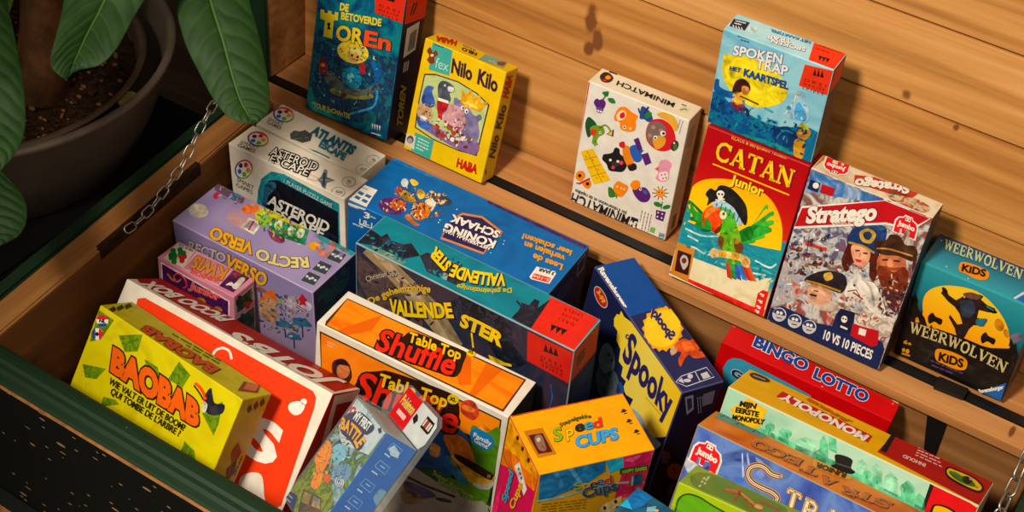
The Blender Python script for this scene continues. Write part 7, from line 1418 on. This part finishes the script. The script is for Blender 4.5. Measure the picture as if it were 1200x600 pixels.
b.crop(950, 420, 6); b.P('T', 'torn_corner', [(566, 290), (600, 284), (622, 300), (618, 322), (590, 312)], K('b8a088'), 3); b.P('R', 'torn_corner', [(600, 360), (640, 340), (632, 400), (590, 446)], K('c8b8a0'), 2); b.E('T', 'torn_corner', (80, 200), (8, 3), K('e8c8c0'), 3, 20); b.E('T', 'torn_corner', (576, 322), (6, 3), K('e8c8c0'), 3, 20)
b.crop(830, 370, 7.5); b.P('T', 'torn_corner', [(846, 380), (858, 374), (874, 386), (858, 392)], K('e8b8a8'), 3)
b.done()

# ---- property trading game, junior
MINT = painty('mint', ['a4cdb4', 'b8dcc4', '94c2a8'], 12, 2, 1)
b = Carton('mono', 'board_game_box', 'mint green and yellow board game box with a pale city skyline and black top hat', {'T': K('e0b012'), 'F': MINT, '*': K('b8281f'), 'R': K('b8a890')}, CH, edge=K('d0d0a8'))
b.crop(780, 360, 2.5)
b.P('T', 'spine_panel', [(668, 372), (980, 518), (930, 600), (620, 424)], K('98191a'), 1); b.P('T', 'spine_panel', [(664, 370), (676, 376), (646, 428), (628, 420)], BLACK, 2)
b.P('T', 'title_lettering', [(342, 247), (606, 378), (592, 397), (324, 262)], K('b8201c'), 2); b.T('T', 'title_lettering', 'MONOPOLY', (594, 380), (350, 256), (578, 394), WHITE, 5, .05); b.T('T', 'title_lettering', 'JUNIOR', (540, 336), (422, 270), (526, 336), K('c8681c'), 5, 0.050, out=(K('4a1a10'), 0.040))
b.P('T', 'publisher_logo', [(246, 196), (264, 194), (300, 210), (304, 220), (282, 218), (254, 208)], K('3a3428'), 2, True); b.S('T', 'publisher_logo', [(256, 200), (292, 214)], 3, K('b0a488'), 3)
b.crop(1000, 400, 3)
b.T('T', 'side_lettering', 'INHOUD', (254, 434), (176, 400), (250, 444), K('e0c0b8'), 3, .04)
for i in range(5): b.lines('T', 'side_lettering', (310 - i * 4, 442 - i * 14), (165 + i * 7, 376 - i * 6), (0, 0), 1, 4, K('d8b0a8'), 3, .98)
b.P('T', 'picture_badge', [(322, 454), (330, 442), (352, 446), (420, 476), (454, 504), (458, 524), (440, 534), (400, 520), (350, 494), (326, 474)], BLACK, 2, True); b.P('T', 'picture_badge', [(328, 456), (336, 448), (352, 452), (416, 480), (446, 506), (450, 520), (436, 526), (400, 512), (352, 486), (332, 470)], K('e0b41a'), 3, True); b.P('T', 'picture_badge', [(336, 458), (360, 462), (384, 476), (406, 480), (424, 500), (430, 514), (396, 506), (360, 488), (342, 472)], K('3f6a2a'), 4, True); b.P('T', 'picture_badge', [(384, 478), (404, 478), (416, 496), (400, 504), (384, 492)], K('1d2018'), 5, True); b.E('T', 'picture_badge', (432, 514), (7, 4), K('8a8a80'), 5, 20); b.E('T', 'picture_badge', (412, 486), (6, 5), K('9a9a90'), 6); b.S('T', 'picture_badge', [(344, 462), (366, 470), (390, 488)], 4, K('5a8a3a'), 5)
b.P('F', 'spine_panel', [(276, 486), (290, 492), (252, 592), (236, 600)], BLACK, 2); b.P('F', 'spine_panel', [(288, 492), (420, 566), (450, 590), (430, 680), (250, 640), (250, 592)], K('c4151c'), 2); b.P('F', 'spine_panel', [(276, 580), (300, 572), (340, 584), (366, 610), (330, 640), (270, 630)], BLACK, 3, True); b.P('F', 'spine_panel', [(284, 584), (302, 578), (336, 590), (358, 612), (330, 636), (278, 630)], K('e0b41a'), 4, True)
b.P('T', 'worn_edge', [(300, 494), (360, 524), (404, 548), (440, 566), (470, 570), (462, 585), (420, 568), (380, 548), (318, 508)], K('cfc4ac'), 2) if False else None
b.S('F', 'worn_edge', [(288, 484), (330, 506), (376, 532), (420, 556)], 5, K('c8bca4'), 4)
b.P('F', 'worn_edge', [(400, 548), (430, 552), (446, 574), (434, 584), (410, 564)], K('cdbfa0'), 4)
b.crop(780, 360, 2.5)
CG, CG2 = K('6cc498'), K('98d4b4')
for (x, y, w_, h_) in ((300, 360, 20, 30), (330, 372, 30, 18), (380, 400, 60, 20), (450, 416, 26, 40), (478, 400, 24, 50), (560, 470, 30, 26), (600, 488, 34, 30), (640, 520, 40, 40), (690, 540, 40, 34), (430, 440, 40, 24), (730, 570, 30, 26)):
    b.P('F', A, [(x, y + 16), (x + 2, y - h_ * .6), (x + w_ * .5, y - h_), (x + w_, y - h_ * .4), (x + w_, y + w_ * .5 + 16)], CG if (x // 10) % 2 else CG2, 2)
b.P('F', A, [(240, 336), (300, 362), (400, 410), (520, 460), (640, 530), (760, 590), (760, 620), (600, 560), (380, 440), (230, 360)], CG, 2)
for (x, y) in ((356, 370), (306, 352), (590, 490), (620, 506), (700, 530)): b.E('F', A, (x, y), (14, 12), CG, 3); b.S('F', A, [(x, y), (x, y + 22)], 4, CG, 3)
b.burst('F', 'title_badge', (243, 314), 58, 44, 5, K('e8b81c'), 3, .86, 20); b.E('F', 'title_badge', (243, 316), (46, 34), K('efc62c'), 4, 10)
b.T('F', 'title_badge', 'MIJN', (218, 288), (264, 296), (222, 274), BLACK, 6, .05); b.T('F', 'title_badge', 'EERSTE', (206, 306), (272, 320), (209, 292), BLACK, 6, .05); b.T('F', 'title_badge', 'MONOPOLY', (196, 328), (288, 342), (199, 314), BLACK, 6, .05); 
b.P('F', 'top_hat', [(496, 436), (504, 430), (530, 436), (548, 448), (544, 470), (556, 482), (540, 488), (500, 474), (484, 462), (498, 458)], K('1c1c1a'), 5, True); b.S('F', 'top_hat', [(500, 456), (544, 470)], 4, K('4a4a44'), 6)
b.done()

# ---- orange/blue strategy junior
b = Carton('sjun', 'board_game_box', 'blue board game box with an orange top and a gold-edged cream title', {'T': painty('sjuntop', ['c0601c', 'd88a34', 'b04c16', 'e0a04a'], 9, 3, 1), 'F': painty('sjunblue', ['2a3a86', '4a62a8', '6a86c0', '223074'], 16, 3, 1.5), '*': K('6a6aa0')}, CH, edge=K('a08660'))
b.crop(780, 360, 2.5)
b.P('T', 'player_count_badge', [(142, 322), (160, 310), (300, 372), (284, 386)], K('5f8f88'), 2)
for i, s in enumerate(((170, 322), (214, 344), (262, 366))): b.S('T', 'player_count_badge', [(s[0] - 8, s[1]), (s[0] + 6, s[1] - 6), (s[0] + 14, s[1] + 4)], 3, K('2a4a48'), 3)
b.T('T', 'title_lettering', 'STRATEGO', (712, 588), (256, 398), (690, 600), K('c07030'), 5, .0, serif=True, out=(K('5a2a10'), 0.030)) if False else None
for ch, x, y in (('O', 282, 412), ('G', 328, 432), ('E', 378, 454), ('T', 426, 484), ('A', 480, 516), ('R', 540, 546), ('T', 590, 562), ('S', 640, 580)):
    b.T('T', 'title_lettering', ch, (x + 26, y - 4), (x - 22, y - 24 + 0), (x + 12, y + 14), K('b8642a'), 5, -.02, serif=True, out=(K('d8c09a'), 0.035), drop=(K('5a2a12'), .12, (1, 1)))
b.P('T', 'title_lettering', [(430, 458), (444, 446), (520, 478), (544, 494), (536, 506), (500, 496), (440, 472)], K('d8a24a'), 3, True); b.T('T', 'title_lettering', 'JUNIOR', (532, 492), (444, 458), (526, 504), K('5a2a12'), 6, .05, serif=False)
elephant(b, 'F', (72, 446), (74, 42), (24, -62), 4)
b.crop(770, 530, 6)
b.P('F', A, [(596, 10), (604, 0), (614, 170), (600, 180)], K('b8c4e0'), 2); b.P('F', A, [(630, 10), (640, 0), (654, 90), (640, 110)], K('9aa8d0'), 2); b.P('F', A, [(690, 30), (740, 60), (780, 110), (760, 110), (700, 60)], K('8a98cc'), 2); b.P('F', A, [(186, 20), (250, 60), (290, 100), (236, 150), (200, 110)], K('c0c8d8'), 2, True); b.P('F', A, [(700, 140), (730, 120), (760, 160), (740, 190), (710, 170)], K('7a86c4'), 2, True)
GO, DR, CRM = K('d8a02c'), K('5a1a1a'), K('ede2c4')
Sp = [(862, 172), (800, 150), (760, 110), (710, 92), (656, 110), (640, 160), (670, 210), (740, 250), (810, 282), (846, 316), (836, 346)]
b.S('F', 'title_lettering', Sp, 46, GO, 4, True); b.S('F', 'title_lettering', Sp, 36, DR, 5, True); b.S('F', 'title_lettering', Sp, 20, CRM, 6, True); b.S('F', 'title_lettering', Sp, 5, DR, 7, True)
b.S('F', 'title_lettering', [(730, 92), (790, 130), (830, 178)], 14, DR, 4, True); b.S('F', 'title_lettering', [(730, 92), (790, 130), (830, 178)], 6, CRM, 5, True); b.E('F', 'title_lettering', (878, 166), (9, 14), GO, 6)
for ch, p0, p1, p2 in (('T', (895, 372), (985, 420), (930, 250)), ('R', (1010, 440), (1120, 500), (1048, 318)), ('A', (1150, 500), (1260, 550), (1190, 380))): b.T('F', 'title_lettering', ch, p0, p1, p2, CRM, 7, .0, serif=True, out=(DR, 0.040), drop=(GO, .16))
b.P('F', A, [(540, 170), (600, 180), (640, 250), (700, 300), (640, 280), (560, 210)], K('4a70b8'), 2, True)
b.done()

# ---- green box
b = Carton('green', 'board_game_box', 'bright green board game box with a brown branch figure, before the blue and orange box', {'*': K('96ac1e'), 'T': painty('greentop', ['8aa01e', '9cb42a', '7a9418'], 12, 2, 1), 'F': K('a4b81a')}, CH)
b.crop(770, 530, 6)
b.P('T', A, [(232, 190), (244, 160), (300, 142), (360, 150), (430, 170), (600, 240), (900, 390), (860, 440), (700, 440), (460, 330), (300, 260), (250, 230)], painty('greenpanel', ['5f7a1c', '738f24', '54701a'], 14, 2, 1), 1, True)
b.P('F', A, [(120, 600), (130, 380), (160, 310), (220, 288), (300, 310), (380, 360), (560, 470), (700, 600), (600, 800)], K('2f5a14'), 1, True); b.P('F', A, [(130, 600), (142, 390), (170, 322), (220, 300), (296, 322), (376, 372), (550, 480), (690, 610), (600, 800)], painty('greenfront', ['4c8a1a', '6aa424', '3a7414'], 20, 3, 1), 2, True)
for (x, y) in ((300, 240), (316, 210), (330, 186), (348, 196), (360, 180), (336, 222)): b.E('T', 'title_lettering', (x, y), (11, 8), K('cfd0a0'), 3, -40)
br, br2 = K('a05a20'), K('c88a4a')
b.S('T', A, [(474, 262), (520, 276), (580, 290), (640, 340), (690, 380)], 24, br, 3, True); b.S('T', A, [(540, 352), (560, 310), (580, 290), (566, 250)], 18, br, 3, True); b.S('T', A, [(590, 292), (650, 340), (690, 376)], 12, br2, 4, True); b.S('T', A, [(640, 384), (690, 380), (730, 350), (800, 380), (860, 410)], 14, br, 3, True); b.E('T', A, (710, 386), (36, 18), K('d8a868'), 4, 20); b.E('T', A, (484, 262), (14, 12), br, 4)
b.done()

# ---- teal box at the bottom edge
b = Carton('teal', 'small_game_box', 'small blue and turquoise box peeking up before the rainbow-lettered yellow box', {'*': K('1c4a66'), 'T': painty('tealtop', ['17405a', '1f5a70', '28344a', '2a6a80'], 50, 4, 2), 'L': K('1d86b0')}, CH)
b.crop(700, 540, 7.5)
b.P('T', A, [(345, 236), (180, 385), (310, 432), (400, 400), (496, 322)], K('105f96'), 1); b.P('T', A, [(262, 336), (180, 385), (310, 432)], K('1f97bc'), 2); b.P('T', A, [(440, 410), (520, 400), (500, 450), (430, 450)], K('6a94a4'), 2); b.E('T', A, (520, 440), (20, 12), K('c8a070'), 3)
b.done()
# ------------------------------------------------------------ light and camera
def area(name, loc, target, size, power, col):
    l = bpy.data.lights.new(name, 'AREA'); l.shape = 'DISK'; l.size = size; l.energy = power; l.color = col
    o = bpy.data.objects.new(name, l); o.location = loc; d = Vector(target) - Vector(loc); o.rotation_mode = 'QUATERNION'; o.rotation_quaternion = d.to_track_quat('-Z', 'Y'); COL.objects.link(o); return o
def spot(name, loc, target, size, power, col, cone, blend):
    l = bpy.data.lights.new(name, 'SPOT'); l.shadow_soft_size = size; l.energy = power; l.color = col; l.spot_size = math.radians(cone); l.spot_blend = blend
    o = bpy.data.objects.new(name, l); o.location = loc; d = Vector(target) - Vector(loc); o.rotation_mode = 'QUATERNION'; o.rotation_quaternion = d.to_track_quat('-Z', 'Y'); COL.objects.link(o); return o
spot('ceiling_spot', (-.62, -.45, 2.05), (-.15, 1.01, .385), .16, 285, (1.0, .885, .73), 50, .72)
area('room_lamp', (.9, -.5, 2.3), (-.4, .9, .3), .9, 15, (1.0, .88, .74))  # added soft fill, not a known lamp of the room
w = bpy.data.worlds.new('dim_room'); scene.world = w; w.use_nodes = True
bg = w.node_tree.nodes['Background']; bg.inputs['Color'].default_value = (1.0, .88, .76, 1); bg.inputs['Strength'].default_value = .17
cam = bpy.data.cameras.new('camera'); cam.sensor_width = 36; cam.lens = FPX * 36 / 1200; cam.clip_start = .01
co = bpy.data.objects.new('camera', cam); co.location = CAMP; co.rotation_mode = 'QUATERNION'; co.rotation_quaternion = RI.to_quaternion(); COL.objects.link(co); scene.camera = co
scene.view_settings.view_transform = 'Standard'; scene.view_settings.look = 'None'; scene.view_settings.gamma = 1.0; scene.view_settings.exposure = 0.0; scene.view_settings.use_curve_mapping = False
